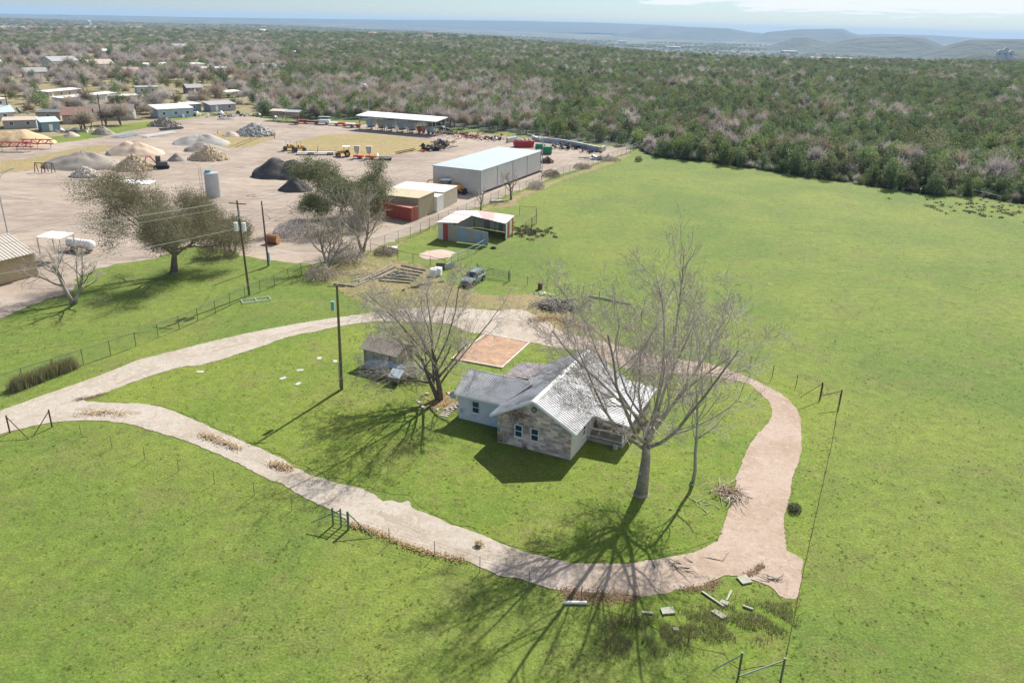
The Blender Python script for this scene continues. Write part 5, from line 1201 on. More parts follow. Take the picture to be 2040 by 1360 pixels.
def car(label, loc, rz, paint, name='parked_car', kind='suv', cat='car'):
    t = thing(name, label, cat, loc, rz)
    b = MB()
    if kind == 'suv':
        loft(b, [ring(-2.35, .82, .48, .95), ring(-2.28, .92, .42, 1.08), ring(-.2, .95, .42, 1.12), ring(.95, .95, .42, 1.10), ring(1.3, .94, .42, 1.08), ring(2.25, .88, .45, .98), ring(2.38, .78, .5, .88)])
    else:
        loft(b, [ring(-2.75, .9, .55, 1.12), ring(-.5, .97, .5, 1.15), ring(1.2, .97, .5, 1.15), ring(2.5, .93, .5, 1.05), ring(2.7, .85, .55, .95)])
    body = b.build('body', paint, t, smooth=False)
    xr, xf = (-2.2, .95) if kind == 'suv' else (-.55, 1.1)
    c = MB(); loft(c, [[(xr, -.82, 1.08), (xr, .82, 1.08), (xr + .22, .70, 1.72), (xr + .22, -.70, 1.72)], [(xr + .5, -.86, 1.1), (xr + .5, .86, 1.1), (xr + .55, .70, 1.78), (xr + .55, -.70, 1.78)],
                       [(xf - .9, -.86, 1.1), (xf - .9, .86, 1.1), (xf - .9, .70, 1.76), (xf - .9, -.70, 1.76)], [(xf, -.84, 1.08), (xf, .84, 1.08), (xf - .72, .68, 1.70), (xf - .72, -.68, 1.70)]])
    cab = c.build('cabin', paint, t)
    def pane(nm, pts_, nrm):
        nrm = Vector(nrm) * .012; MB().add([Vector(p) + nrm for p in pts_], [tuple(range(len(pts_)))]).build(nm, MGLASS, cab)
    pane('windscreen', [(xf - .03, -.76, 1.13), (xf - .03, .76, 1.13), (xf - .69, .63, 1.67), (xf - .69, -.63, 1.67)], (1.2, 0, 1))
    pane('rear_window', [(xr + .03, -.74, 1.14), (xr + .03, .74, 1.14), (xr + .19, .64, 1.64), (xr + .19, -.64, 1.64)], (-2, 0, .5))
    for s in (-1, 1):
        def P(x, z): return (x, s * (.862 - (z - 1.1) * .24), z)
        x = xr + .42; segs = [(xr + .42, xr + .95), (xr + 1.0, xf - 1.15), (xf - 1.08, xf - .25)] if kind == 'suv' else [(xr + .1, xf - .9), (xf - .84, xf - .25)]
        for a, c_ in segs:
            last = c_ > xf - .4
            pane('side_window', [P(a, 1.16), P(c_, 1.16), P(c_ - (.42 if last else .03), 1.62), P(a + .03, 1.62)], (0, s * 1.0, .2))
        MB().box(xf - .35, xf - .15, s * .98 - .09, s * .98 + .09, 1.08, 1.24).build('mirror', MBLACK, t)
        MB().box(2.2 if kind == 'suv' else 2.5, 2.385 if kind == 'suv' else 2.68, s * .66 - .15, s * .66 + .15, .78, .92).build('headlight', MTRIM, t)
        MB().box(-2.36 if kind == 'suv' else -2.77, -2.28 if kind == 'suv' else -2.7, s * .76 - .08, s * .76 + .08, .8, 1.0).build('tail_light', MRED, t)
        MB().box(xr + .6, xf - .95, s * .60 - .02, s * .60 + .02, 1.80, 1.84).build('roof_rail', MBLACK, t) if kind == 'suv' else None
        for x in (-1.45, 1.45):
            x = x * 1.15 if kind != 'suv' else x
            MB().cyl((x, s * .955, .42), (x, s * .70, .42), .47, n=16).build('wheel_arch', MBLACK, t); wheel(t, x, s * .87, .39, .26)
    MB().box(2.33 if kind == 'suv' else 2.64, 2.40 if kind == 'suv' else 2.72, -.48, .48, .62, .84).build('grille', MBLACK, t)
    MB().box(2.3 if kind == 'suv' else 2.62, 2.46 if kind == 'suv' else 2.78, -.85, .85, .42, .58).build('bumper', MDKGREY, t)
    if kind != 'suv': MB().box(-2.65, -.68, -.78, .78, 1.125, 1.156).build('bed_floor', MDKGREY, t)
    return t
MSAGE = mat('sage_green_paint', (0.27, 0.34, 0.31), None, rough=.3, metal=.35, spec=.6)
car('sage green off-road car parked in front of the dark green pipe gate', at(942, 566) + Vector((.0, .6, 0)), ang(at(962, 553), at(926, 573)), MSAGE)
car('white pickup truck parked among the mobile homes', at(414, 196), R(-4), MTRIM, 'pickup_truck', 'pickup', 'pickup')
car('dark red car behind the tan shed among the mobile homes', at(137, 225), R(5), MRED)
car('dark parked car under the trees right of the white pickup', at(448, 194), R(20), MDKGREY)

# ================================================================ sheds and tanks
def corr(parent, p0, p1, z0, z1a, z1b, cols, name='panel', wdt=.9, out_=.03):
    """row of upright sheet-metal panels between two points, each its own piece, with vertical corrugation"""
    p0, p1 = Vector(p0), Vector(p1); L = (p1 - p0).length; d = (p1 - p0) / L; nn = Vector((d.y, -d.x, 0)); n = max(1, round(L / wdt)); k = 6
    for i in range(n):
        m_ = MB(); a, b_ = L * i / n + .006, L * (i + 1) / n - .006; f0 = []
        for j in range(k + 1):
            for e, o_ in ((0, 0), (.35, out_)):
                s = a + (b_ - a) * min(1, (j + e) / k); q = p0 + d * s + nn * o_
                if j == k and e > 0: continue
                zt = z1a + (z1b - z1a) * s / L; f0.append((q, zt))
        nv = len(f0); vs = [(q.x, q.y, z0) for q, _ in f0] + [(q.x, q.y, zt) for q, zt in f0] + [((q - nn * .05).x, (q - nn * .05).y, z0) for q, _ in f0] + [((q - nn * .05).x, (q - nn * .05).y, zt) for q, zt in f0]
        fs = [(j, j + 1, j + 1 + nv, j + nv) for j in range(nv - 1)] + [(j + 2 * nv, j + 3 * nv, j + 1 + 3 * nv, j + 1 + 2 * nv) for j in range(nv - 1)] + [(j + nv, j + 1 + nv, j + 1 + 3 * nv, j + 3 * nv) for j in range(nv - 1)]
        fs += [(0, nv, 3 * nv, 2 * nv), (nv - 1, 3 * nv - 1, 4 * nv - 1, 2 * nv - 1)]
        m_.add(vs, fs).build(name, cols[i % len(cols)] if not callable(cols) else cols(i), parent)
MTINW = mat('white_tin', (0.72, 0.71, 0.67), (0.60, 0.59, 0.55), 1, .6)
MTINR = mat('red_tin', (0.40, 0.07, 0.06), (0.32, 0.08, 0.06), 2, .6)
MTINP = mat('faded_red_tin', (0.55, 0.25, 0.23), (0.62, 0.36, 0.33), 1.5, .6)
MTINB = mat('faded_blue_tin', (0.20, 0.33, 0.40), (0.33, 0.40, 0.42), 1.2, .6, c3=(0.40, 0.30, 0.24), s3=1.0)
MTINT = mat('tan_tin', (0.40, 0.36, 0.30), (0.34, 0.31, 0.27), 1.2, .6)
MTINO = mat('rust_orange_tin', (0.42, 0.15, 0.08), (0.33, 0.12, 0.07), 2, .6)
MTING = mat('grey_tin', (0.38, 0.39, 0.40), (0.30, 0.33, 0.35), 1.2, .5, .2)
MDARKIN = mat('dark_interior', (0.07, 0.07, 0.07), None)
# L-shaped livestock shed
A_, B_, C_ = at(873, 478), at(972, 491), at(1010, 477)
sh = thing('livestock_shed', 'L-shaped open tin shed with patched red, white and blue panels on the pasture', 'shed', A_); O = A_
D_ = at(1027, 471); bk = at(948, 458); A2 = at(905, 470) + Vector((0, 6, 0))
rel = lambda p: p - O
h1, h2_ = 3.2, 2.4
corr(sh, rel(A_), rel(B_), .15, 3.1, 2.45, [MTINW, MTINR, MTINT, MTINT, MTINB, MTINB, MTINT, MTINB, MTINB, MTINB], wdt=.95)
back = rel(A_) + Vector((2.6, 8.2, 0)); cor = rel(D_) + Vector((-.6, 1.5, 0)); far = rel(A_) + Vector((6.2, 9.5, 0))
corr(sh, back, rel(A_), .1, 3.0, 3.1, [MTINW, MTING])
corr(sh, cor + Vector((0, .3, 0)), far, .1, 3.0, 3.3, [MTINW, MTINW, MTING]); corr(sh, far, back, .1, 3.3, 3.0, [MTINW])
corr(sh, rel(C_) + Vector((-.2, -.6, 0)), cor + Vector((.1, .2, 0)), .1, 2.7, 3.0, [MTINW, MTINO, MTINO, MTINW], wdt=.8)
fl = rel(C_) + Vector((-.2, -.6, 0)); Bm = rel(A_).lerp(rel(B_), .62); inn = far + Vector((.3, -3.4, 0))
def roofp(a, b_, c, d, za, zb, zc, zd, m): MB().slab((a.x, a.y, za), (b_.x, b_.y, zb), (c.x, c.y, zc), (d.x, d.y, zd), .07).build('roof_panel', m, sh)
pA = rel(A_) + Vector((-.2, -.3, 0)); n_ = 7; in0 = rel(A_).lerp(rel(B_), .40) + Vector((0, -.1, 0)); in1 = far + Vector((-.2, -3.9, 0))
cols = [MTINW, MTINW, MTINW, MTINP, MTINW, MTINW, MTINW]
bk0 = pA; bk1 = back + Vector((-.1, .2, 0))
for i in range(n_):
    a = bk0.lerp(bk1, i / n_); b_ = bk0.lerp(bk1, (i + 1) / n_); c = in0.lerp(in1, (i + 1) / n_); d = in0.lerp(in1, i / n_)
    roofp(a, b_, c, d, 3.2, 3.2, 3.45, 3.45, [MTINW, MTINP, MTINW, MTINW, MTINW, MTINP, MTINW][i])
o0 = bk1; o1 = cor + Vector((.3, .6, 0)); i0 = in1; i1 = fl + Vector((-.1, -.2, 0))
for i in range(8):
    a = o0.lerp(far, min(1, i * .5)) if i < 2 else far.lerp(o1, (i - 2) / 6); b_ = o0.lerp(far, (i + 1) * .5) if i < 2 else far.lerp(o1, (i - 1) / 6)
    d = i0.lerp(i1, i / 8); c = i0.lerp(i1, (i + 1) / 8)
    roofp(a, b_, c, d, 3.25, 3.25, 3.0, 3.0, [MTINW, MTINW, MTINP, MTINP, MTINP, MTINW, MTINW, MTINW][i])
for k in range(4): q = i0.lerp(i1, k / 3); MB().cyl((q.x, q.y, 0), (q.x, q.y, 2.95), .06, n=6).build('post', MRUST, sh)
for z in (.6, 1.6): q, r2 = i0.lerp(i1, .34), i1; MB().cyl((q.x, q.y, z), (r2.x, r2.y, z), .05, n=6).build('rail', MRUST, sh)
solo(MB().tube([(.42 * math.cos(a * .5236), .42 * math.sin(a * .5236), .12) for a in range(13)], [.12] * 13, 6).build('tyre', MBLACK, loc=at(983, 495)), 'black tyre lying in the grass in front of the tin shed', 'tyre')

# shipping containers and storage boxes
def container(label, p, q, dp, h_, m, mr_, name='shipping_container', cat='container', doors=True, parts=0):
    """end face runs p-q, body goes back to the left (dp)"""
    t = thing(name, label, cat, p, ang(p, q)); L = (q - p).length
    MB().box(.03, L - .03, 0.03, dp - .03, .12, h_ - .06).build('floor_box', m, t)
    corr(t, (0, 0, 0), (L, 0, 0), .05, h_, h_, [m], wdt=L / 2 if doors else 1.2, name='door' if doors else 'panel', out_=.03)
    corr(t, (0, dp, 0), (0, 0, 0), .05, h_, h_, [m], wdt=3, out_=.05); corr(t, (L, 0, 0), (L, dp, 0), .05, h_, h_, [m], wdt=3, out_=.05)
    MB().slab((-.08, -.08, h_ + .06), (L + .08, -.08, h_ + .06), (L + .08, dp + .08, h_ + .06), (-.08, dp + .08, h_ + .06), .08).build('roof', mr_, t)
    if doors:
        for x in (.35, .75, L - .75, L - .35): MB().cyl((x, -.06, .15), (x, -.06, h_ - .1), .025, n=5).build('lock_bar', MSTEEL, t)
    return t
MRC = mat('red_container', (0.42, 0.085, 0.05), (0.34, 0.07, 0.045), 1.5, .6, c3=(0.28, 0.09, 0.06), s3=.8)
MRCT = mat('faded_red_roof', (0.50, 0.20, 0.15), (0.56, 0.28, 0.22), 1.0, .7)
MOLV = mat('olive_tan_panels', (0.32, 0.28, 0.19), (0.28, 0.25, 0.17), 1, .7); MOLVR = mat('olive_roof', (0.36, 0.31, 0.20), (0.42, 0.36, 0.24), .6, .8)
MCRM = mat('cream_panels', (0.48, 0.43, 0.34), (0.43, 0.39, 0.31), 1, .6); MCRMR = mat('cream_roof', (0.66, 0.63, 0.55), (0.60, 0.57, 0.5), .6, .6)
container('red shipping container with its doors facing the yard fence', at(819, 442), at(833, 438), 9.5, 2.6, MRC, MRCT)
container('olive storage building with flat tan roof between the red container and the cream one', at(834.5, 437), at(866, 422), 10.5, 4.0, MOLV, MOLVR, 'storage_building', 'storage building', False)
container('narrow white container squeezed between the olive and the cream building', at(871, 423), at(884, 416.5), 9.0, 3.0, MTINW, MCRMR, doors=False)
container('cream storage building with bright roof nearest the backhoe', at(884.5, 416), at(911, 402), 11.5, 3.3, MCRM, MCRMR, 'storage_building', 'storage building', False)
# silver warehouse
w0, w1, w2 = at(863, 378.5), at(957, 388), at(1076, 343)
t = thing('warehouse', 'long silver metal warehouse with pale blue roof beside the tall street lamp', 'warehouse', w1, 0); q0, q2 = w0 - w1, w2 - w1; q3 = q0 + q2; hh = 5.2
MWH = mat('silver_wall', (0.50, 0.50, 0.505), (0.45, 0.455, 0.46), .6, .45, .3); MWHS = mat('white_grey_wall', (0.52, 0.52, 0.53), (0.47, 0.47, 0.49), .4, .5); MWHR = mat('pale_blue_roof', (0.33, 0.39, 0.42), (0.30, 0.36, 0.39), .3, .6)
corr(t, q0, (0, 0, 0), .1, hh, hh, [MWH], wdt=1.1, out_=.07); corr(t, (0, 0, 0), q2, .5, hh, hh, [MWHS], wdt=7.3, out_=.015)
corr(t, q2, q3, .1, hh, hh, [MWH], wdt=3); corr(t, q3, q0, .1, hh, hh, [MWH], wdt=3)
MB().add([q0 + Vector((.15, .1, .12)), Vector((-.12, .12, .12)), q2 + Vector((-.12, -.12, .12)), q3 + Vector((.12, -.12, .12))] + [p + Vector((0, 0, hh - .2)) for p in (q0 + Vector((.15, .1, 0)), Vector((-.12, .12, 0)), q2 + Vector((-.12, -.12, 0)), q3 + Vector((.12, -.12, 0)))], [(3, 2, 1, 0), (4, 5, 6, 7), (0, 1, 5, 4), (1, 2, 6, 5), (2, 3, 7, 6), (3, 0, 4, 7)]).build('inner_wall', MDARKIN, t)
MB().slab(*[(q.x + ox, q.y + oy, hh + z) for q, ox, oy, z in ((q0, -.2, -.2, .32), (Vector(), .2, -.25, .10), (q2, .25, .2, .10), (q3, -.1, .2, .32))], .14).build('roof', MWHR, t)
corr(t, q0 + Vector((0, -.02, 0)), (0, -.02, 0), hh - .02, hh + .16, hh - .01, [MWH], wdt=30, name='gable')
for i in range(5): q = q2 * (i / 4.0); MB().beam((q.x + .05, q.y - .06, .0), (q.x + .05, q.y - .06, hh), .12).build('post', MTING, t)
for x in (0, 1): q = q2 * x; MB().box(q.x - .6, q.x + .6, q.y - .3, q.y + .9, 0, .5).build('footing', MCONC, t)
# tan building, left edge
a, c_ = at(78, 548), at(-120, 600); t = thing('tan_building', 'tan metal building with ribbed roof cut by the left edge', 'building', a)
dv = c_ - a; bd = Vector((-dv.y, dv.x, 0)).normalized() * -12 if True else 0
if bd.y < 0: bd = -bd
corr(t, dv, (0, 0, 0), .1, 3.4, 3.4, [mat('tan_wall', (0.40, 0.32, 0.20), (0.36, 0.29, 0.18), 1, .7)], wdt=1.2); corr(t, (0, 0, 0), bd, .1, 3.4, 3.4, [MCRM], wdt=1.2)
MB().hexa([dv * .99 + Vector((0, .1, .1)), Vector((-.1, .1, .1)), bd, bd + dv, dv + Vector((0, .1, 3.3)), Vector((-.1, .1, 3.3)), bd + Vector((0, 0, 3.3)), bd + dv + Vector((0, 0, 3.3))]).build('inner_wall', MDARKIN, t)
e0 = Vector((.4, -.4, 3.45)); r0_ = bd * .5 + Vector((.4, 0, 5.4))
roof_plane(t, r0_, r0_ + dv, e0 + dv, e0, mat('tan_grey_roof', (0.44, 0.40, 0.34), None, rough=.6), .5); roof_plane(t, r0_, r0_ + dv, bd * 1.03 + dv + Vector((.4, 0, 3.45)), bd * 1.03 + Vector((.4, 0, 3.45)), MGALV, .6)
# canopy with tank, silo
def canopy(label, base, w_, d_, h_, rz, m, name='canopy', tilt=.15):
    t = thing(name, label, 'canopy', base, rz)
    for x in (-w_ / 2 + .15, w_ / 2 - .15):
        for y in (-d_ / 2 + .15, d_ / 2 - .15): MB().cyl((x, y, 0), (x, y, h_), .07, n=6).build('post', MSTEEL, t)
    roof_plane(t, (-w_ / 2, d_ / 2, h_ + tilt + .08), (w_ / 2, d_ / 2, h_ + tilt + .08), (w_ / 2, -d_ / 2, h_ + .08), (-w_ / 2, -d_ / 2, h_ + .08), m, .5)
    return t
canopy('small white canopy roof on four posts left of the spreading oak', at(118, 513), 4.2, 3.2, 3.4, R(-12), MTRIM)
t = thing('propane_tank', 'white horizontal tank on a stand beside the small canopy', 'tank', at(163, 500), R(-18))
tk = MB().tube([(-2.6, 0, 1.2), (-2.45, 0, 1.2), (-2.2, 0, 1.2), (2.2, 0, 1.2), (2.45, 0, 1.2), (2.6, 0, 1.2)], [.2, .6, .75, .75, .6, .2], 16); tk.build('tank', MTRIM, t, smooth=True)
for x in (-1.5, 1.5): MB().box(x - .12, x + .12, -.6, .6, 0, .6).build('cradle', MRUST, t)
for z in (.5, 1.0): MB().beam((-2.8, -1.0, z), (2.8, -1.0, z), .06).build('rail', MRUST, t)
t = thing('silo_tank', 'upright pale steel tank with ladder cage behind the spreading oak', 'tank', at(430, 392)); b_ = t.location.copy(); hs_ = hgt(b_, 344)
MSILO = mat('silo_steel', (0.46, 0.47, 0.47), (0.40, 0.41, 0.42), .8, .45, .3)
MB().cyl((-.4, 0, 0), (-.4, 0, hs_), 1.5, n=24).build('tank', MSILO, t)
MB().cyl((-1.1, 0, hs_), (-1.1, 0, hs_ + .5), .6, n=12).build('hatch', MTEAL, t)
for x in (-2.75, -2.25): MB().cyl((x, -.6, 0), (x, -.6, hs_ + 1.2), .04, n=5).build('ladder_rail', MSTEEL, t)
for i in range(18): MB().box(-2.75, -2.25, -.62, -.58, .3 + i * .36, .34 + i * .36).build('rung', MSTEEL, t)
canopy('long low white awning behind the spreading oak', at(262, 388), 10, 3, 2.6, R(-4), MTRIM, 'awning')
# orange sawn log stack
t = thing('log', 'thick reddish cut log lying right of the bare utility pole', 'log', at(546, 486), R(-20))
MB().tube([(-1.3, 0, .75), (-.8, 0, .8), (.9, 0, .8)], [.78, .82, .74], 12).build('log', mat('red_bark', (0.30, 0.13, 0.06), (0.22, 0.10, 0.06), 4, .9), t); MB().cyl((.9, 0, .8), (.93, 0, .8), .68, n=12).build('cut_face', mat('cut_wood', (0.60, 0.36, 0.17), (0.5, 0.28, .13), 4, .8), t)

# ================================================================ yard heaps
def heap(label, ul, ur, vb, vt, m, seed, peaks=((0, 0, 1),), rock=0, rs=(.2, .4), rm=None, name='gravel_heap', ratio=.75, cat='heap'):
    a, b_ = at(ul, vb), at(ur, vb); rx = (b_ - a).length / 2; ry = max(2, min(rx * ratio, 14)); c = (a + b_) / 2 + Vector((0, ry * .75, 0)); H_ = max(.4, hgt(c, vt) * 1.0)
    t = thing(name, label, cat, c); mb = MB(); NR, NA_ = 18, 44
    def z_(x, y):
        best = 0
        for px, py, ph in peaks:
            d = math.hypot((x - px) * 1.0, (y - py)); rr = 1 - math.hypot(px, py) * .55
            k = max(0, 1 - d / rr); best = max(best, ph * (k ** .92 if k < .85 else (.85 ** .92 + (k - .85) * .45)))
        return best
    for i in range(NR + 1):
        for j in range(NA_):
            th = 2 * math.pi * j / NA_; r = i / NR * (1 + .10 * noise.noise((math.cos(th) * 1.5, math.sin(th) * 1.5, seed)))
            x, y = r * math.cos(th), r * math.sin(th); zz_ = z_(x, y) * H_
            zz_ += (noise.noise((x * 3 + seed, y * 3, 1.1)) * .09 + noise.noise((math.cos(th) * 7 + seed, math.sin(th) * 7, r * 1.5)) * .05) * H_ * min(1, zz_ / H_ * 4)
            mb.v.append((x * rx, y * ry, max(.0, zz_) if i < NR else -.05))
    for i in range(NR):
        for j in range(NA_): mb.f.append((i * NA_ + j, (i + 1) * NA_ + j, (i + 1) * NA_ + (j + 1) % NA_, i * NA_ + (j + 1) % NA_))
    mb.build('mound', m, t, smooth=True)
    if rock:
        rg = random.Random(seed); rk = MB()
        for i in range(rock):
            r = math.sqrt(rg.random()) * 1.02; th = rg.uniform(0, 6.28); x, y = r * math.cos(th), r * math.sin(th)
            rk.rock((x * rx, y * ry, max(.05, z_(x, y) * H_ + .05)), rg.uniform(*rs), rg)
        rk.build('stones', rm, t, kind='stuff')
    return t
MSAND = mat('yellow_sand', (0.54, 0.39, 0.22), (0.58, 0.44, 0.27), .5, .95, bump=.5, bscale=1.2, c3=(0.44, 0.30, 0.17), s3=.25)
MTANH = mat('tan_fines', (0.46, 0.35, 0.25), (0.52, 0.42, 0.32), .4, .95, bump=.4, bscale=1.5)
MGRH = mat('grey_brown_fines', (0.25, 0.22, 0.185), (0.30, 0.265, 0.22), .4, .95, bump=.5, bscale=1.5)
MGR2 = mat('grey_gravel', (0.30, 0.285, 0.26), (0.36, 0.34, 0.31), .5, .95, bump=.4, bscale=2)
MPNK = mat('pink_fines', (0.50, 0.40, 0.34), None, rough=.95)
MBLK = mat('black_millings', (0.055, 0.052, 0.052), (0.085, 0.08, 0.078), .6, .95, bump=.8, bscale=1.6, c3=(0.12, 0.11, 0.10), s3=.3)
heap('large yellow sand heap cut by the left edge', -60, 92, 290, 255, MSAND, 1.5, ((.15, 0, 1), (-.35, .1, .85)))
heap('small pinkish cone of fines right of the yellow sand heap', 118, 155, 273, 261, MPNK, 2.5)
heap('grey-brown cone of fines in front of the grey house', 172, 225, 269, 250, MGRH, 3.5)
heap('dark rubble heap in front of the pale blue building', 287, 354, 253, 233, MGRH, 4.5, ((0, 0, 1), (.3, 0, .6)), 260, (.25, .5), MGRH, 'rubble_heap')
heap('big heap of white and dark boulders on the dry grass plot', 462, 542, 272, 247, MGRH, 5.5, ((-.1, 0, 1), (.2, 0, .9)), 520, (.3, .65), MDKR, 'boulder_heap')
heap('small pale fan of fines left of the boulder heap', 436, 478, 273, 261, MPNK, 6.5, ((0, 0, 1),))
heap('wide twin-peaked grey heap behind the brown one', 328, 450, 291, 265, MGR2, 7.5, ((-.25, 0, .9), (.25, 0, 1)), name='gravel_heap')
heap('grey-brown heap between the twin-peaked heap and the tan rubble', 354, 446, 304, 282, MGRH, 8.5, ((-.2, 0, 1), (.2, .1, .8)))
heap('large tan heap of fines with flattened top in the middle of the row', 193, 316, 312, 280, MTANH, 9.5, ((-.2, 0, 1), (.15, 0, .96), (.4, .1, .7)))
heap('largest grey-brown heap, long and ridged, behind the two rusty frames', 56, 226, 339, 298, MGRH, 10.5, ((-.3, 0, .8), (.05, 0, 1), (.3, 0, .9)))
heap('cone of brown and white rubble left of the excavator', 214, 302, 341, 308, MTANR, 11.5, ((0, 0, 1),), 700, (.16, .38), MTANR, 'rubble_heap')
heap('cone of pale tan rubble right of the excavator', 366, 450, 321, 289, MTANR, 12.5, ((0, 0, 1),), 700, (.16, .38), MTANR, 'rubble_heap')
heap('low heap of white blocks in front of the largest grey-brown heap', 131, 193, 354, 333, MLIME, 13.5, ((0, 0, 1),), 300, (.2, .42), MLIME, 'block_heap')
heap('small grey cone directly behind the excavator', 328, 368, 322, 304, MGRH, 14.5)
heap('biggest black heap with two tops in the middle of the yard', 489, 628, 358, 311, MBLK, 15.5, ((-.3, 0, 1), (.25, -.05, .9)))
heap('smaller black cone in front of the biggest black heap', 546, 620, 383, 351, MBLK, 16.5)
heap('low brown dirt ridge in the upper yard near the carport', 428, 470, 240, 232, MGRH, 17.5, ((-.3, 0, 1), (.2, 0, .8)), name='dirt_heap')
heap('dark debris heap behind the warehouse by the street lamp', 1079, 1102, 326, 313, MBLK, 18.5, rock=40, rs=(.2, .5), rm=MRUST, name='debris_heap')
heap('dark scrap pile right of the open shelter', 872, 898, 266, 253, MBLK, 19.5, ((-.2, 0, 1), (.3, 0, .7)), 60, (.3, .8), MDKGREY, 'scrap_pile')

# ================================================================ yard equipment
def trailer(label, p, rz, deckm, L=5.5):
    t = thing('flatbed_trailer', label, 'trailer', p, rz)
    MB().box(-L / 2, L / 2, -1, 1, .62, .74).build('deck', deckm, t)
    for s in (-1, 1): MB().beam((-L / 2, s * 1.04, .85), (L / 2, s * 1.04, .85), .08).build('side_rail', MDKGREY, t)
    for x in (.5, 1.35):
        for s in (-1, 1): wheel(t, x, s * 1.2, .38, .22)
    for s in (-1, 1): MB().beam((-L / 2, s * .5, .6), (-L / 2 - 1.3, 0, .55), .09).build('drawbar', MDKGREY, t)
    g = MB()
    for i in range(7): g.beam((L / 2, -.95 + i * .317, .75), (L / 2 + .1, -.95 + i * .317, 2.1), .05)
    g.beam((L / 2, -1, 2.1), (L / 2, 1, 2.1), .05); g.build('ramp_gate', MDKGREY, t, kind='stuff')
    return t
trailer('flatbed trailer with raised ramp gate, left of the two trailers', at(613, 308), R(10), MTRIM)
trailer('flatbed trailer with dark rails, right of the two trailers', at(651, 308), R(12), MTRIM, 5)
def roller(label, p, rz):
    t = thing('road_roller', label, 'roller', p, rz)
    MB().box(-1.3, 1.2, -.6, .6, .7, 1.3).build('body', MYEL, t); MB().hexa([(.2, -.5, 1.3), (1.2, -.5, 1.3), (1.2, .5, 1.3), (.2, .5, 1.3), (.4, -.45, 1.75), (1.15, -.45, 1.6), (1.15, .45, 1.6), (.4, .45, 1.75)]).build('hood', MYEL, t)
    for x in (-1.2, 1.2): MB().cyl((x, -.7, .6), (x, .7, .6), .6, n=16).build('drum', MDKGREY, t)
    for x in (-.8, .3):
        for s in (-.5, .5): MB().beam((x, s, 1.3), (x, s, 3.0), .07).build('post', MDKGREY, t)
    MB().box(-1.2, .7, -.8, .8, 3.0, 3.1).build('canopy', MTAN_, t); MB().box(-.6, -.2, -.25, .25, 1.3, 1.75).build('seat', MBLACK, t)
MTAN_ = mat('canopy_tan', (0.35, 0.30, 0.22), None)
roller('yellow road roller with canopy, leftmost machine of the yard row', at(577, 300), R(15)); roller('yellow road roller with canopy, second machine of the yard row', at(598, 302), R(15))
t = thing('tractor', 'orange-yellow tractor with flat canopy in the middle of the machine row', 'tractor', at(686, 312), R(-165))
MB().box(-.3, 1.9, -.4, .4, .9, 1.6).build('hood', MYEL, t); MB().box(-1.2, -.3, -.7, .7, .8, 1.2).build('chassis', MDKGREY, t)
for s in (-1, 1):
    wheel(t, -.8, s * .9, .8, .4, MYEL); wheel(t, 1.4, s * .8, .5, .3, MYEL)
    for x in (-1.3, .0): MB().beam((x, s * .6, 1.2), (x, s * .6, 2.7), .07).build('post', MDKGREY, t)
MB().box(-1.7, .4, -.9, .9, 2.7, 2.8).build('canopy', MTRIM, t); MB().box(1.9, 2.4, -1.1, 1.1, .3, 1.0).build('bucket', MDKGREY, t); MB().box(-1.1, -.6, -.3, .3, 1.2, 1.8).build('seat', MBLACK, t)
def sign_trailer(label, p):
    t = thing('sign_trailer', label, 'sign trailer', p, R(-5))
    MB().box(-.9, 1.7, -.8, .8, .5, .95).build('base', MORANGE, t); MB().beam((0, 0, .9), (0, 0, 3.3), .15).build('mast', MDKGREY, t)
    for i in range(7):
        x0 = -.8 + i * .2; MB().hexa([(x0 * .7, -.12, 1.5), ((x0 + .2) * .7, -.12, 1.5), ((x0 + .2) * .7, -.04, 1.5), (x0 * .7, -.04, 1.5), (x0, -.12, 3.3), (x0 + .2, -.12, 3.3), (x0 + .2, -.04, 3.3), (x0, -.04, 3.3)]).build('panel', MTRIM if i % 2 else MDKGREY, t)
    MB().box(-.9, .9, -.2, .3, 3.32, 3.42).build('cap', MTRIM, t)
    for s in (-1, 1): wheel(t, .6, s * .95, .35, .2)
    for s in (-.8, 1.5): MB().beam((s, -.95, .1), (s, -.95, .9), .08).build('jack', MORANGE, t)
    MB().beam((-.9, 0, .55), (-2.3, 0, .45), .1).build('drawbar', MORANGE, t)
sign_trailer('orange trailer carrying a folded striped sign board, left of the pair', at(712, 316)); sign_trailer('orange trailer carrying a folded striped sign board, right of the pair', at(736, 317))
t = thing('trough_body', 'cream open truck bed standing on the ground at the right end of the machine row', 'truck bed', at(768, 318), R(3))
for s in (-1, 1): MB().hexa([(s * 1.6, -1, .4), (s * 2.1, -1, 1.6), (s * 2.1, 1, 1.6), (s * 1.6, 1, .4), (s * 1.7, -1, .4), (s * 2.2, -1, 1.6), (s * 2.2, 1, 1.6), (s * 1.7, 1, .4)]).build('side', MCRMR, t)
MB().box(-1.6, 1.6, -1, 1, .3, .45).build('floor', MCRMR, t); MB().box(-1.7, 1.7, -1.1, -1.0, .45, 1.1).build('front_wall', MCRMR, t)
for x in (-1.4, 1.4): MB().cyl((x, -1.1, .3), (x, 1.1, .3), .3, n=10).build('roller', MBLACK, t)
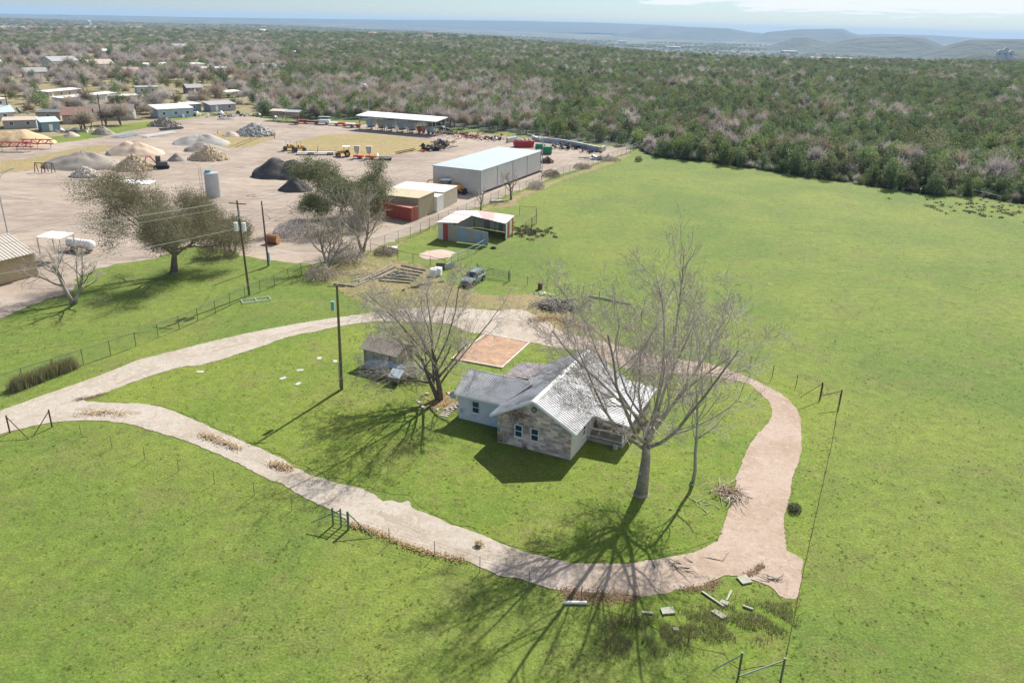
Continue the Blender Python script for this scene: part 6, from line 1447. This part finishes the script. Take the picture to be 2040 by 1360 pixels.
# excavator
t = thing('excavator', 'small excavator with glazed cab between the two rubble cones', 'excavator', at(322, 336), R(200))
for s in (-1, 1): MB().ext([(-1.6, 0), (1.6, 0), (1.9, .35), (1.6, .7), (-1.6, .7), (-1.9, .35)], 'y', s * .85 - .25, s * .85 + .25).build('track', MBLACK, t)
MB().box(-1.5, 1.1, -1, 1, .8, 1.7).build('body', MDKGREY, t)
cb = MB().box(.0, 1.1, -.95, .1, 1.7, 3.0).build('cab', MDKGREY, t)
for f in ((.1, 1.0, -.98, -.955), (.1, 1.0, .105, .13)): MB().box(*f, 1.85, 2.85).build('window', MGLASS, cb)
MB().box(1.105, 1.13, -.85, 0, 1.85, 2.85).build('window', MGLASS, cb)
MB().tube([(1.0, .5, 1.4), (2.2, .5, 3.1), (3.2, .5, 2.9)], [.22, .2, .15], 4).build('boom', MORANGE, t); MB().cyl((3.2, .5, 2.9), (3.6, .5, 1.0), .15, .12, 4).build('arm', MDKGREY, t); MB().hexa([(3.2, .1, .3), (3.8, .1, .1), (3.8, .9, .1), (3.2, .9, .3), (3.3, .1, 1), (3.9, .1, .9), (3.9, .9, .9), (3.3, .9, 1)]).build('bucket', MRUST, t)
MB().box(1.9, 2.1, -1.1, 1.1, .1, .6).build('blade', MORANGE, t)
# backhoe
t = thing('backhoe_loader', 'yellow-orange backhoe loader with dark cab parked against the warehouse end wall', 'backhoe', at(892, 386) + Vector((0, 1, 0)), R(-14))
MBH = mat('case_yellow', (0.60, 0.30, 0.06), (0.52, 0.25, 0.05), 3, .5)
MB().box(.4, 3.0, -.55, .55, 1.1, 2.0).build('hood', MBH, t); MB().box(-1.5, .4, -.7, .7, .8, 1.4).build('chassis', MDKGREY, t)
cb = MB().box(-1.3, .4, -.8, .8, 1.4, 2.85).build('cab', MDKGREY, t); MB().box(-1.5, .6, -.95, .95, 2.86, 3.0).build('cab_roof', MTRIM, t)
for s in (-1, 1):
    MB().box(-1.15, .25, s * .83 - .02, s * .83 + .02, 1.6, 2.75).build('window', MGLASS, cb); wheel(t, -1.0, s * .95, .8, .45, MBH); wheel(t, 2.3, s * .85, .5, .35, MBH)
    MB().tube([(.6, s * .8, 1.9), (3.0, s * .8, 1.0), (3.6, s * .8, .5)], [.12, .12, .12], 4).build('loader_arm', MBH, t)
MB().hexa([(3.5, -1.1, .15), (4.3, -1.1, .1), (4.3, 1.1, .1), (3.5, 1.1, .15), (3.5, -1.1, 1.1), (3.9, -1.1, 1.1), (3.9, 1.1, 1.1), (3.5, 1.1, 1.1)]).build('bucket', MBLACK, t)
MB().tube([(-1.6, 0, 1.2), (-3.0, 0, 2.7), (-4.6, 0, 2.4)], [.2, .18, .15], 4).build('boom', MBH, t); MB().cyl((-4.6, 0, 2.4), (-5.2, 0, 1.0), .16, .12, 4).build('dipper', MBH, t)
# open shelter with spreader hoppers
a, c_ = at(717, 258), at(868, 271); t = thing('open_shelter', 'long open shelter with white roof and grey posts in front of the woodland', 'shelter', a, ang(a, c_)); L = (c_ - a).length; dp = 6.5
for i in range(7):
    for y in (0, dp): MB().beam((L * i / 6, y, 0), (L * i / 6, y, 4.5 if y == 0 else 5.1), .22).build('post', MTING, t)
MB().slab((-.8, -.9, 4.75), (L + .8, -.9, 4.75), (L + .8, dp + .6, 5.45), (-.8, dp + .6, 5.45), .22).build('roof', MTRIM, t)
for x in (0, L):
    for z in (1.5, 2.8): MB().beam((x, 0, z), (x, dp, z), .12).build('rail', MTING, t)
MB().beam((0, 0, 4.4), (L, 0, 4.4), .18).build('beam', MTING, t)
az = ang(a, c_); D2 = (c_ - a).normalized(); PP = Vector((-D2.y, D2.x, 0))
def hopper(label, k, m, tip):
    p = a + D2 * (L * k) + PP * 3; t = thing('spreader_hopper', label, 'hopper', p, az)
    MB().hexa([(-.5, -1.4, 1.1), (.5, -1.4, 1.1), (.5, 1.4, 1.1), (-.5, 1.4, 1.1), (-1.5, -1.6, 3.3), (1.5, -1.6, 3.3), (1.5, 1.6, 3.3), (-1.5, 1.6, 3.3)]).build('hopper', m, t)
    for x in (-1, 1):
        for y in (-1.3, 1.3): MB().beam((x, y, 0), (x * .9, y, 1.9), .1).build('leg', MDKGREY, t)
    MB().box(-.6, .6, -1.5, 1.5, .7, 1.08).build('chute', MDKGREY, t)
for k, m, lab in ((.09, MBLUEW, 'first'), (.24, MCRM, 'second'), (.36, MBLUEW, 'third'), (.51, MBLUEW, 'fourth'), (.64, MBLUEW, 'fifth')): hopper('pale funnel-shaped spreader hopper under the open shelter, %s from the left' % lab, k, m, 0)
for k, m, lab in ((.76, MORANGE, 'red-orange'), (.88, MBLUEW, 'pale blue')):
    p = a + D2 * (L * k) + PP * 3; t = thing('drum_tank', lab + ' round tank under the right end of the open shelter', 'tank', p, az)
    MB().tube([(-1.4, 0, 1.5), (-1.2, 0, 1.5), (1.2, 0, 1.5), (1.4, 0, 1.5)], [.6, .9, .9, .6], 14).build('tank', m, t, smooth=True)
    for x in (-.8, .8): MB().box(x - .1, x + .1, -.7, .7, 0, .9).build('cradle', MDKGREY, t)
# row of bits left of the shelter
def cart(label, p, rz, m, L=3.0, h_=1.0, name='equipment_trailer', roof=False, stripes=False):
    t = thing(name, label, 'trailer', p, rz); MB().hexa([(-L / 2, -.9, .5), (L / 2, -.9, .5), (L / 2, .9, .5), (-L / 2, .9, .5), (-L / 2 - .1, -1, .5 + h_), (L / 2 + .1, -1, .5 + h_), (L / 2 + .1, 1, .5 + h_), (-L / 2 - .1, 1, .5 + h_)]).build('body', m, t)
    for s in (-1, 1): wheel(t, L * .2, s * 1.05, .4, .22)
    MB().beam((-L / 2, 0, .6), (-L / 2 - 1.2, 0, .5), .1).build('drawbar', MDKGREY, t)
    if roof:
        for x in (-L / 2, L / 2):
            for y in (-.9, .9): MB().beam((x, y, .5 + h_), (x, y, 2.6), .07).build('post', MTING, t)
        MB().box(-L / 2 - .1, L / 2 + .1, -1, 1, 2.6, 2.7).build('roof', MTING, t)
    if stripes:
        for i in range(6): x = -L / 2 + L * i / 6; MB().hexa([(x, -1.04, .55), (x + .22, -1.04, .55), (x + .22, -1.0, .55), (x, -1.0, .55), (x + .25, -1.1, .5 + h_), (x + .47, -1.1, .5 + h_), (x + .47, -1.06, .5 + h_), (x + .25, -1.06, .5 + h_)]).build('stripe', MRED, t)
cart('white roofed cart in the row left of the open shelter', at(647, 248), R(0), MTRIM, 3.6, 1.1, roof=True)
cart('low white trailer with orange load left of the open shelter', at(667, 250), R(0), MTRIM, 3, .6); cart('orange topped trailer left of the open shelter', at(684, 251), R(-8), MORANGE, 3.4, .7)
cart('red and white striped barrier trailer at the left end of the open shelter', at(698, 254), R(-6), MTRIM, 3.2, .9, stripes=True); cart('red frame trailer touching the left end of the open shelter', at(712, 254), R(-6), MRED, 2, .6)
cart('dark red farm implement among the row below the wooden huts', at(603, 246), R(10), MRED, 4, .8, name='farm_implement'); cart('dark rusty implement right of the dark red one', at(625, 247), R(0), MRUST, 4.5, .6, name='farm_implement')
cart('dark implement left of the dark red one', at(588, 248), R(10), MDKGREY, 2.6, .6, name='farm_implement')
# raised wooden huts
for i, (u, v, lab) in enumerate(((557, 240, 'left'), (584, 242, 'right'))):
    t = thing('raised_hopper_hut', 'dark raised bin with flared sides and pale roof at the woodland edge, %s one' % lab, 'hut', at(u, v), R(-8))
    for x in (-1.8, 1.8):
        for y in (-1.2, 1.2): MB().beam((x, y, 0), (x, y, 2.0), .18).build('post', MWOOD, t)
    MB().hexa([(-1.6, -1.2, 1.8), (1.6, -1.2, 1.8), (1.6, 1.2, 1.8), (-1.6, 1.2, 1.8), (-2.8, -1.6, 3.4), (2.8, -1.6, 3.4), (2.8, 1.6, 3.4), (-2.8, 1.6, 3.4)]).build('bin', MWOOD, t); MB().slab((-3, -1.8, 3.5), (3, -1.8, 3.5), (3, 1.8, 3.9), (-3, 1.8, 3.9), .12).build('roof', MCRM if i == 0 else MTING, t)
# dumpsters etc
t = thing('dumpster', 'red open-top dumpster full of scrap behind the warehouse', 'dumpster', at(1043, 293), R(14))
MB().hexa([(-2.8, -1.2, .1), (2.8, -1.2, .1), (2.8, 1.2, .1), (-2.8, 1.2, .1), (-3.3, -1.3, 1.9), (3.1, -1.3, 1.9), (3.1, 1.3, 1.9), (-3.3, 1.3, 1.9)]).build('bin', MRED, t)
for i in range(7): x = -2.7 + i * .9; MB().hexa([(x, -1.28, .15), (x + .12, -1.28, .15), (x + .12, -1.2, .15), (x, -1.2, .15), (x, -1.38, 1.85), (x + .12, -1.38, 1.85), (x + .12, -1.3, 1.85), (x, -1.3, 1.85)]).build('rib', MRED, t)
s_ = MB(); rg = random.Random(3)
for i in range(16): s_.rock((rg.uniform(-2.5, 2.5), rg.uniform(-.8, .8), 2.0), .5, rg)
s_.build('scrap_load', MLIME, t, kind='stuff')
t = thing('green_tank', 'green steel tank and bin beside the street lamp behind the warehouse', 'tank', at(1081, 307), R(0))
MB().box(-.2, 2.6, -.9, .9, .2, 2.2).build('bin', MGRNP, t); MB().cyl((-2.2, -.3, 2.2), (0, -.3, 2.2), .8, n=16).build('tank', MGRNP, t)
for x in (-1.9, -.4): MB().box(x - .1, x + .1, -.9, .3, 0, 1.5).build('cradle', MGRNP, t)
# concrete bins along the back
t = thing('block_wall', 'low blue-grey concrete block bins below the tall fence behind the warehouse', 'block wall', at(1100, 288)); A0 = at(1100, 288)
for u0, v0, u1, v1 in ((1060, 281, 1115, 287), (1140, 291, 1196, 303), (1196, 303, 1205, 300), (1010, 285, 1030, 281), (1115, 287, 1140, 291)):
    p, q = at(u0, v0) - A0, at(u1, v1) - A0; Lq = (q - p).length; n = max(1, int(Lq / 1.9))
    for i in range(n):
        for z in (0, .75): MB().beam(p.lerp(q, (i + .02) / n) + Vector((0, 0, z + .37)), p.lerp(q, (i + .98) / n) + Vector((0, 0, z + .37)), .72).build('block', MBLUEW if (i + int(z)) % 3 else MCONC, t)
rg = random.Random(12)
def junk(name, label, u, v, n, spread, sz, mats_, cat='scrap', hgt__=.8):
    t = thing(name, label, cat, at(u, v))
    for k, m in enumerate(mats_):
        mb = MB()
        for i in range(n):
            x, y = rg.gauss(0, spread), rg.gauss(0, spread * .5); s = rg.uniform(*sz)
            if rg.random() < .5: mb.rock((x, y, rg.uniform(.1, hgt__)), s, rg)
            else:
                a = rg.uniform(0, 3.14); mb.beam((x, y, rg.uniform(.1, hgt__)), (x + math.cos(a) * s * 4, y + math.sin(a) * s * 4, rg.uniform(.1, hgt__)), s * .3)
        mb.build('pieces', m, t, kind='stuff')
    return t
junk('tyre_pile', 'pile of dark tyres and scrap against the back fence', 1120, 296, 22, 3.5, (.3, .7), [MBLACK, MDKGREY], 'pile', 1.3)
junk('pallet_pile', 'brown stack of pallets and boards behind the machine row', 912, 268, 26, 3.5, (.3, .6), [MWOOD, MRUST], 'pile', 1.0)
junk('pipe_pile', 'rusty pipes and orange parts right of the pallet stack', 945, 275, 22, 4, (.25, .55), [MRUST, MORANGE, MWOOD], 'pile')
junk('scrap_pile', 'scattered small scrap behind the warehouse roof', 985, 279, 22, 5, (.2, .5), [MDKGREY, MTRIM, MRUST], 'pile')
junk('scrap_pile', 'dark tarp covered scrap at the right end of the machine row', 862, 300, 10, 1.6, (.6, 1.0), [MDKGREY, MBLACK], 'pile', 1.5)
junk('crate_pile', 'tan crates and dark parts beyond the tarp covered scrap', 884, 290, 12, 1.5, (.5, .8), [MTANH, MDKGREY], 'pile', 1.3)
junk('scrap_pile', 'red parts lying left of the tarp covered scrap', 842, 303, 7, 1.4, (.3, .5), [MORANGE], 'pile', .5)
junk('scrap_pile', 'grey scrap between the house gardens and the small pink cone', 146, 262, 14, 3.5, (.3, .6), [MTING, MTRIM], 'pile')
junk('scrap_pile', 'small dark scrap right of the low block wall', 1178, 306, 10, 1.6, (.2, .5), [MRUST, MBLACK], 'pile')
junk('green_box_pile', 'green and grey boxes beside the yard fence at the pasture top', 1192, 318, 7, 1.6, (.5, .8), [MGRN, MTING], 'boxes', .8)
junk('rubbish_pile', 'assorted rubbish in the garden strip behind the fence, right of the pale blue building', 440, 232, 20, 7, (.3, .8), [MTING, MTRIM, MDKGREY], 'pile')
junk('rubbish_pile', 'dark belongings piled under the teal hut at the left edge', 10, 226, 16, 3, (.4, .9), [MDKGREY, MRUST, MBLUEW], 'pile', 1.6)
# long steel sections on the dry plots
def bundle(label, a, b_, n, m, w_=.18, name='steel_bundle', gap=.5, z=.3):
    p, q = at(*a), at(*b_); t = thing(name, label, 'steel sections', p, ang(p, q)); L = (q - p).length
    for i in range(n): MB().beam((0, i * gap, z + (i % 2) * .25), (L, i * gap, z + (i % 2) * .25), w_).build('bar', m, t)
    for x in (L * .2, L * .8): MB().box(x - .1, x + .1, -.3, n * gap, 0, z - w_ / 2).build('bearer', MWOOD, t)
bundle('bundle of pale green steel guard rails on the verge above the tan heap', (238, 276), (280, 269), 7, MBLUEW)
bundle('pale steel sections on bearers right of the guard rails', (292, 275), (350, 266), 5, MTRIM, .25)
bundle('dark long steel beams near the dry grass plot', (322, 261), (366, 257), 4, MDKGREY, .3)
bundle('two rusty pipes lying along the edge of the dry grass plot', (790, 308), (828, 300), 2, MRUST)
for i, (u, v, lab) in enumerate(((42, 296, 'right'), (0, 302, 'left'))):
    p = at(u, v); t = thing('truss_stack', 'red steel truss sections on posts below the sand heap, %s stack' % lab, 'steel trusses', p, R(6))
    for k in range(3):
        for s in (0, 1.1): MB().beam((0, k * .5, 1.3 + s), (8.5, k * .5, 1.3 + s), .14).build('chord', MRED, t)
        for j in range(8): MB().beam((j * 1.06, k * .5, 1.3 + (j % 2) * 1.1), ((j + 1) * 1.06, k * .5, 1.3 + (1 - j % 2) * 1.1), .1).build('diagonal', MTINP, t)
    for x in (.8, 4.5, 8): MB().cyl((x, -.3, 0), (x, -.3, 3.2), .06, n=6).build('post', MWOOD, t); MB().beam((x, -.4, 1.1), (x, 1.5, 1.1), .12).build('arm', MWOOD, t)
for u, lab in ((80, 'left'), (100, 'right')):
    t = thing('steel_trestle', '%s one of two rusty trestles in front of the largest grey-brown heap' % lab, 'trestle', at(u, 344), R(-10))
    for x in (-.9, .9):
        for y in (-.6, .6): MB().beam((x, y, 0), (x, y * .3, 2.2), .13).build('leg', MRUST, t)
    MB().beam((-1, 0, 2.25), (1, 0, 2.25), .15).build('beam', MRUST, t)
for u, v, lab in ((272, 347, 'below the brown and white rubble cone'), (434, 266, 'beside the left dry grass plot'), (547, 275, 'right of the boulder heap')):
    c = MB().cyl((0, 0, 0), (0, 0, .04), .3, n=8).cyl((0, 0, .04), (0, 0, .85), .2, .05, 8).build('traffic_cone', MORANGE, loc=at(u, v)); solo(c, 'orange traffic cone ' + lab, 'cone')
# ================================================================ garden things round the house
# brush shed behind the twin-stemmed tree
t = thing('garden_shed', 'weathered wooden shed with plank roof hidden behind the twin-stemmed bare tree', 'shed', at(775, 726), R(-28))
for s, y in ((0, -1.5), (1, 1.5)):
    for i in range(12): MB().box(-2.2 + i * .367, -2.2 + i * .367 + .345, y - .03, y + .03, .1, 2.2).build('board', MCRM if i % 3 else MOLV, t)
for x in (-2.2, 2.2):
    for i in range(8): MB().box(x - .03, x + .03, -1.46 + i * .365, -1.46 + i * .365 + .345, .1, 2.2).build('board', MOLV, t)
MB().box(-2.1, 2.1, -1.4, 1.4, .05, 2.1).build('inner_wall', MDARKIN, t)
roof_plane(t, (-2.5, 0, 2.95), (2.5, 0, 2.95), (2.5, -1.95, 2.1), (-2.5, -1.95, 2.1), MWOOD, .4); roof_plane(t, (-2.5, 0, 2.95), (2.5, 0, 2.95), (2.5, 1.95, 2.1), (-2.5, 1.95, 2.1), MWOOD, .4)
t = thing('covered_boat', 'blue-grey tarpaulin covered boat standing below the garden shed', 'boat', at(770, 742), R(-20))
loft(MB(), [[(-2.2, -.7, .4), (-2.2, .7, .4), (-2.2, .8, .9), (-2.2, -.8, .9)], [(0, -.8, .35), (0, .8, .35), (0, .9, 1.0), (0, -.9, 1.0)], [(1.6, -.4, .45), (1.6, .4, .45), (1.6, .5, 1.0), (1.6, -.5, 1.0)], [(2.4, -.05, .8), (2.4, .05, .8), (2.4, .08, 1.0), (2.4, -.08, 1.0)]]).build('hull', MTINB, t)
loft(MB(), [[(-2.25, -.84, .88), (-2.25, .84, .88), (-2.2, 0, 1.15), (-2.21, -.02, 1.15)], [(0, -.94, .98), (0, .94, .98), (0, .02, 1.4), (0, -.02, 1.4)], [(2.45, -.1, .98), (2.45, .1, .98), (2.4, .01, 1.08), (2.4, -.01, 1.08)]]).build('cover', MBLUEW, t)
for s in (-1, 1): wheel(t, -.6, s * .95, .3, .18)
t = thing('dog_house', 'small box on legs with tilted pale blue lid left of the twin-stemmed bare tree', 'box', at(789, 763), R(-22))
for x in (-.5, .5):
    for y in (-.45, .45): MB().beam((x, y, 0), (x, y, .5), .08).build('leg', MWOOD, t)
MB().ext([(-.5, .4), (.5, .4), (.5, 1.25), (-.5, .8)], 'x', -.55, .55).build('box', MWOOD, t); MB().slab((-.7, -.68, .78), (.7, -.68, .78), (.7, .62, 1.36), (-.7, .62, 1.36), .05).build('lid', mat('pale_blue_lid', (0.42, 0.50, 0.54), None, rough=.4), t)
rg = random.Random(21); t = thing('brush_pile', 'sprawling pile of cut grey branches behind the small blue-lidded box', 'brush pile', at(805, 748))
for k in range(2):
    mb = MB()
    for i in range(230):
        a = rg.uniform(0, 6.28); p = Vector((rg.gauss(0, 1.3), rg.gauss(0, 1.0), rg.uniform(.1, .9))); L = rg.uniform(.8, 2.4); d = Vector((math.cos(a), math.sin(a), rg.uniform(-.15, .35)))
        mb.tube([p, p + d * L * .5 + Vector((0, 0, .1)), p + d * L + Vector((rg.gauss(0, .15), 0, 0))], [.03, .022, .01], 4, False)
    mb.build('branches', MBARK if k else MPALE, t, kind='stuff')
def sticks(label, u, v, n, sx, sy, m, L_=(.6, 1.8), hz_=.4, name='branch_pile'):
    t = thing(name, label, 'branch pile', at(u, v)); mb = MB()
    for i in range(n):
        a = rg.uniform(0, 6.28); p = Vector((rg.gauss(0, sx), rg.gauss(0, sy), rg.uniform(.03, hz_))); L = rg.uniform(*L_); d = Vector((math.cos(a), math.sin(a), rg.uniform(-.05, .15)))
        mb.tube([p, p + d * L * .5 + Vector((rg.gauss(0, .1), rg.gauss(0, .1), .05)), p + d * L], [.035, .025, .012], 4, False)
    mb.build('branches', m, t, kind='stuff'); return t
sticks('fallen pale branches at the lawn edge inside the east bend of the gravel loop', 1452, 985, 34, .6, .8, MTWIG)
sticks('twiggy fallen limbs in the worn grass below the yard fence corner', 700, 548, 70, 2.6, 1.6, MBARK, (1, 3))
sticks('single dark stick lying on the gravel near the south-east corner', 1442, 1118, 2, .1, .1, MBARKD, (1.5, 2.0), .08)
sticks('few thin sticks scattered on the gravel loop', 1362, 1128, 7, 1.4, .4, MBARKD, (.6, 1.3), .08)
sticks('blackened branch ends on the south-east gravel corner', 1535, 1156, 9, .4, .2, MBARKD, (.3, .9), .15)
sticks('fallen light branch on the lawn by the dead tree', 1408, 1010, 8, .5, .6, MPALE, (.6, 1.4), .1)
sticks('fallen light branch in the grass of the roadside lawn', 212, 600, 5, .5, .5, MPALE, (1, 2.2), .1)
# pale cut boards and slabs in the weedy corner
rg = random.Random(14)
for i, (u, v, w_, l_, a, lab) in enumerate([(1420, 1195, .14, 1.9, -52, 'long thin pale plank slanting below the gravel corner'), (1452, 1188, .14, 1.2, 60, 'short pale plank crossing behind the long one'), (1443, 1202, .35, .55, -30, 'pale slab between the two planks'),
        (1432, 1225, .42, .95, -48, 'largest pale slab in the weedy corner'), (1482, 1156, .8, .8, 20, 'round pale green sheet at the gravel edge'), (1330, 1218, .6, .9, 10, 'broken pale slab pile left of the planks'), (1290, 1222, .18, .7, -5, 'small flat board left of the broken slabs'), (1490, 1212, .15, .7, -30, 'thin board right of the largest slab'), (1346, 1255, .25, .35, 0, 'small pale stone in the weeds below the broken slabs')]):
    o = MB().ext([(-l_ / 2, -w_ / 2), (l_ / 2 * .9, -w_ / 2 * 1.1), (l_ / 2, w_ / 2), (-l_ / 2 * .95, w_ / 2 * .9)], 'z', .06, .16).build('pale_board' if w_ < .2 else 'pale_slab', MPALE, loc=at(u, v), rz=R(a)); solo(o, lab, 'board' if w_ < .2 else 'slab')
p = at(1172, 1205); o = MB().cyl((-1.6, 0, .12), (-.1, .1, .12), .11, n=10).build('pvc_pipe', MTRIM, loc=p, rz=R(-3)); solo(o, 'white pipe lying below the rust brown leaf drift', 'pipe')
tw = MB(); rg = random.Random(5)
for i in range(9000):
    k = rg.random(); j = rg.random(); p = at(1200 + 380 * k, 1235 - 60 * abs(k - .1) + 70 * j + 10 * k) + Vector((rg.gauss(0, .4), rg.gauss(0, .4), .03)); h_ = rg.uniform(.08, .42)
    if noise.noise((p.x * .8, p.y * .8, 0)) < -.12: continue
    q = p + Vector((rg.gauss(0, .12), rg.gauss(0, .12), h_)); tw.add([p - Vector((.016, 0, 0)), p + Vector((.016, 0, 0)), q], [(0, 1, 2)])
tw.build('tall_weeds', mat('weedy_corner', (0.17, 0.21, 0.065), (0.24, 0.21, 0.11), 2, .9, leaf=1.2), kind='stuff', label='ragged tall weeds in the corner south of the gravel loop')
bush('leafy_weed', 'bright green broad-leaved weed clump at the right edge of the gravel loop', 'plant', at(1582, 1017), 1.1, .7, MLEAFL, 420, 91)
# garden beds of boards, block wall, white containers, drum, rubble pile
gb = at(800, 548); t = thing('garden_beds', 'rows of weathered dark timbers laid out behind the bare tree, beside the corral fence', 'timbers', gb)
for i, (a, c_, m) in enumerate([((665, 567), (705, 572), MDKGREY), ((705, 572), (735, 560), MWOOD), ((700, 562), (726, 556), MTING)] + [((716 + i * 13, 563 - i * 2), (780 + i * 8, 528 + i * 5), MDKGREY if i % 2 else MWOOD) for i in range(6)] + [((800 + i * -9, 530 + i * 6), (848 - i * 6, 540 + i * 5), MDKGREY) for i in range(6)]):
    p, q = at(*a) - gb, at(*c_) - gb; MB().beam(p + Vector((0, 0, .10)), q + Vector((0, 0, .10)), .2).build('timber', m, t)
t = thing('tin_screen', 'dark grey sheet metal screen leaning on the corral fence corner', 'screen', at(869, 537), R(-4)); corr(t, (0, 0, 0), (1.35, 0, 0), .02, 1.05, 1.05, [MDKGREY], wdt=.7); corr(t, (1.5, 0, 0), (2.6, 1.6, 0), .02, .9, .9, [MTING], wdt=.7)
for i, (u, v) in enumerate(((864, 549), (873, 548))):
    t = thing('white_water_tank', 'white plastic tote tank beside the corral, %s one' % ('left', 'right')[i], 'tank', at(u, v), R(-10)); MB().box(-.5, .5, -.5, .5, .08, 1.05 + .1 * i).build('tank', MTRIM, t); MB().cyl((0, 0, 1.05), (0, 0, 1.2 + .1 * i), .15, n=8).build('cap', MTRIM, t); MB().box(-.55, .55, -.55, .55, 0, .075).build('pallet', MWOOD, t)
solo(MB().slab((-1, -.4, .1), (1, -.6, .1), (1.2, .5, .2), (-.8, .5, .2), .05).build('white_sheet', MTRIM, loc=at(778, 494)), 'white sheet lying in the grass inside the yard fence corner', 'sheet')
solo(MB().slab((-1.4, -.5, .3), (1.4, -.5, .3), (1.4, .6, .35), (-1.4, .6, .35), .2).build('pale_slab', MCONC, loc=at(990, 402), rz=.4), 'pale concrete slab beside the yard fence between the two small bare trees', 'slab')
t = thing('rusty_barrel', 'rusty barrel standing alone beside the wire fence above the rubble pile', 'barrel', at(1076, 576)); MB().cyl((0, 0, 0), (0, 0, .95), .33, n=14).build('drum', MRUST, t)
for z in (.3, .62): MB().cyl((0, 0, z), (0, 0, z + .04), .345, n=14).build('hoop', MRUST, t)
t = thing('rubble_pile', 'pile of grey branches and lumber with a tilted pallet beside the gravel turnaround', 'rubble pile', at(1110, 612))
for k, m in enumerate((MBARK, MWOOD, MDKGREY, MPALE)):
    mb = MB()
    for i in range(90):
        a = rg.uniform(0, 6.28); p = Vector((rg.gauss(-.2, 1.2), rg.gauss(0, .7), 0)); p.z = rg.uniform(.1, 1.2) * max(.1, 1 - p.length / 2.8); L = rg.uniform(.5, 1.6); d = Vector((math.cos(a), math.sin(a), rg.uniform(-.3, .4)))
        mb.beam(p, p + d * L, rg.uniform(.05, .11))
    mb.build('pieces', m, t, kind='stuff')
for i in range(4): MB().beam((.9 + i * .28, -.9, .1), (1.6 + i * .22, .2, 1.2), .12).build('pallet_board', MPALE, t)
MB().beam((.6, -.6, .6), (2.1, -.7, .5), .14).build('pallet_beam', MPALE, t); MB().beam((1.2, .2, 1.15), (2.5, .1, 1.0), .14).build('pallet_beam', MPALE, t)
t = thing('fallen_log', 'long grey fallen log behind the rubble pile along the fence', 'log', at(1215, 600), ang(at(1168, 592), at(1262, 611)))
MB().tube([(-3.2, 0, .15), (-1, .1, .2), (1, 0, .18), (3.2, .1, .12)], [.14, .15, .12, .06], 7).build('log', MBARK, t); MB().tube([(-1.8, .1, .2), (-2.2, .5, .5), (-2.7, .6, .5)], [.06, .04, .02], 4).build('branch', MBARK, t)
junk('white_rocks', 'white rocks and rubbish beside the rusty barrel', 1090, 588, 10, .7, (.12, .25), [MTRIM], 'rocks', .2)
bushes = MB(); rg = random.Random(31)
for i in range(160):
    if i < 70: u = rg.gauss(1055, 22); v = 462 + rg.gauss(0, 7) + (u - 1040) * .05
    else: u = rg.gauss(1960, 70); v = 418 + rg.gauss(0, 11) + (u - 1960) * .12
    p = at(u, v); s = rg.uniform(.2, .55)
    for j in range(26):
        q = p + Vector((rg.gauss(0, s * .6), rg.gauss(0, s * .6), rg.uniform(.02, s * .8))); d = Vector((rg.gauss(0, 1), rg.gauss(0, 1), rg.gauss(0, 1))).normalized() * .14; e = d.orthogonal().normalized() * .1
        bushes.add([q - d, q + e, q + d, q - e], [(0, 1, 2, 3)])
bushes.build('weed_clumps', mat('dark_weeds', (0.10, 0.12, 0.05), (0.16, 0.13, 0.07), 1, .9), kind='stuff', label='dark weed clumps in the pasture by the tin shed and at its far right')
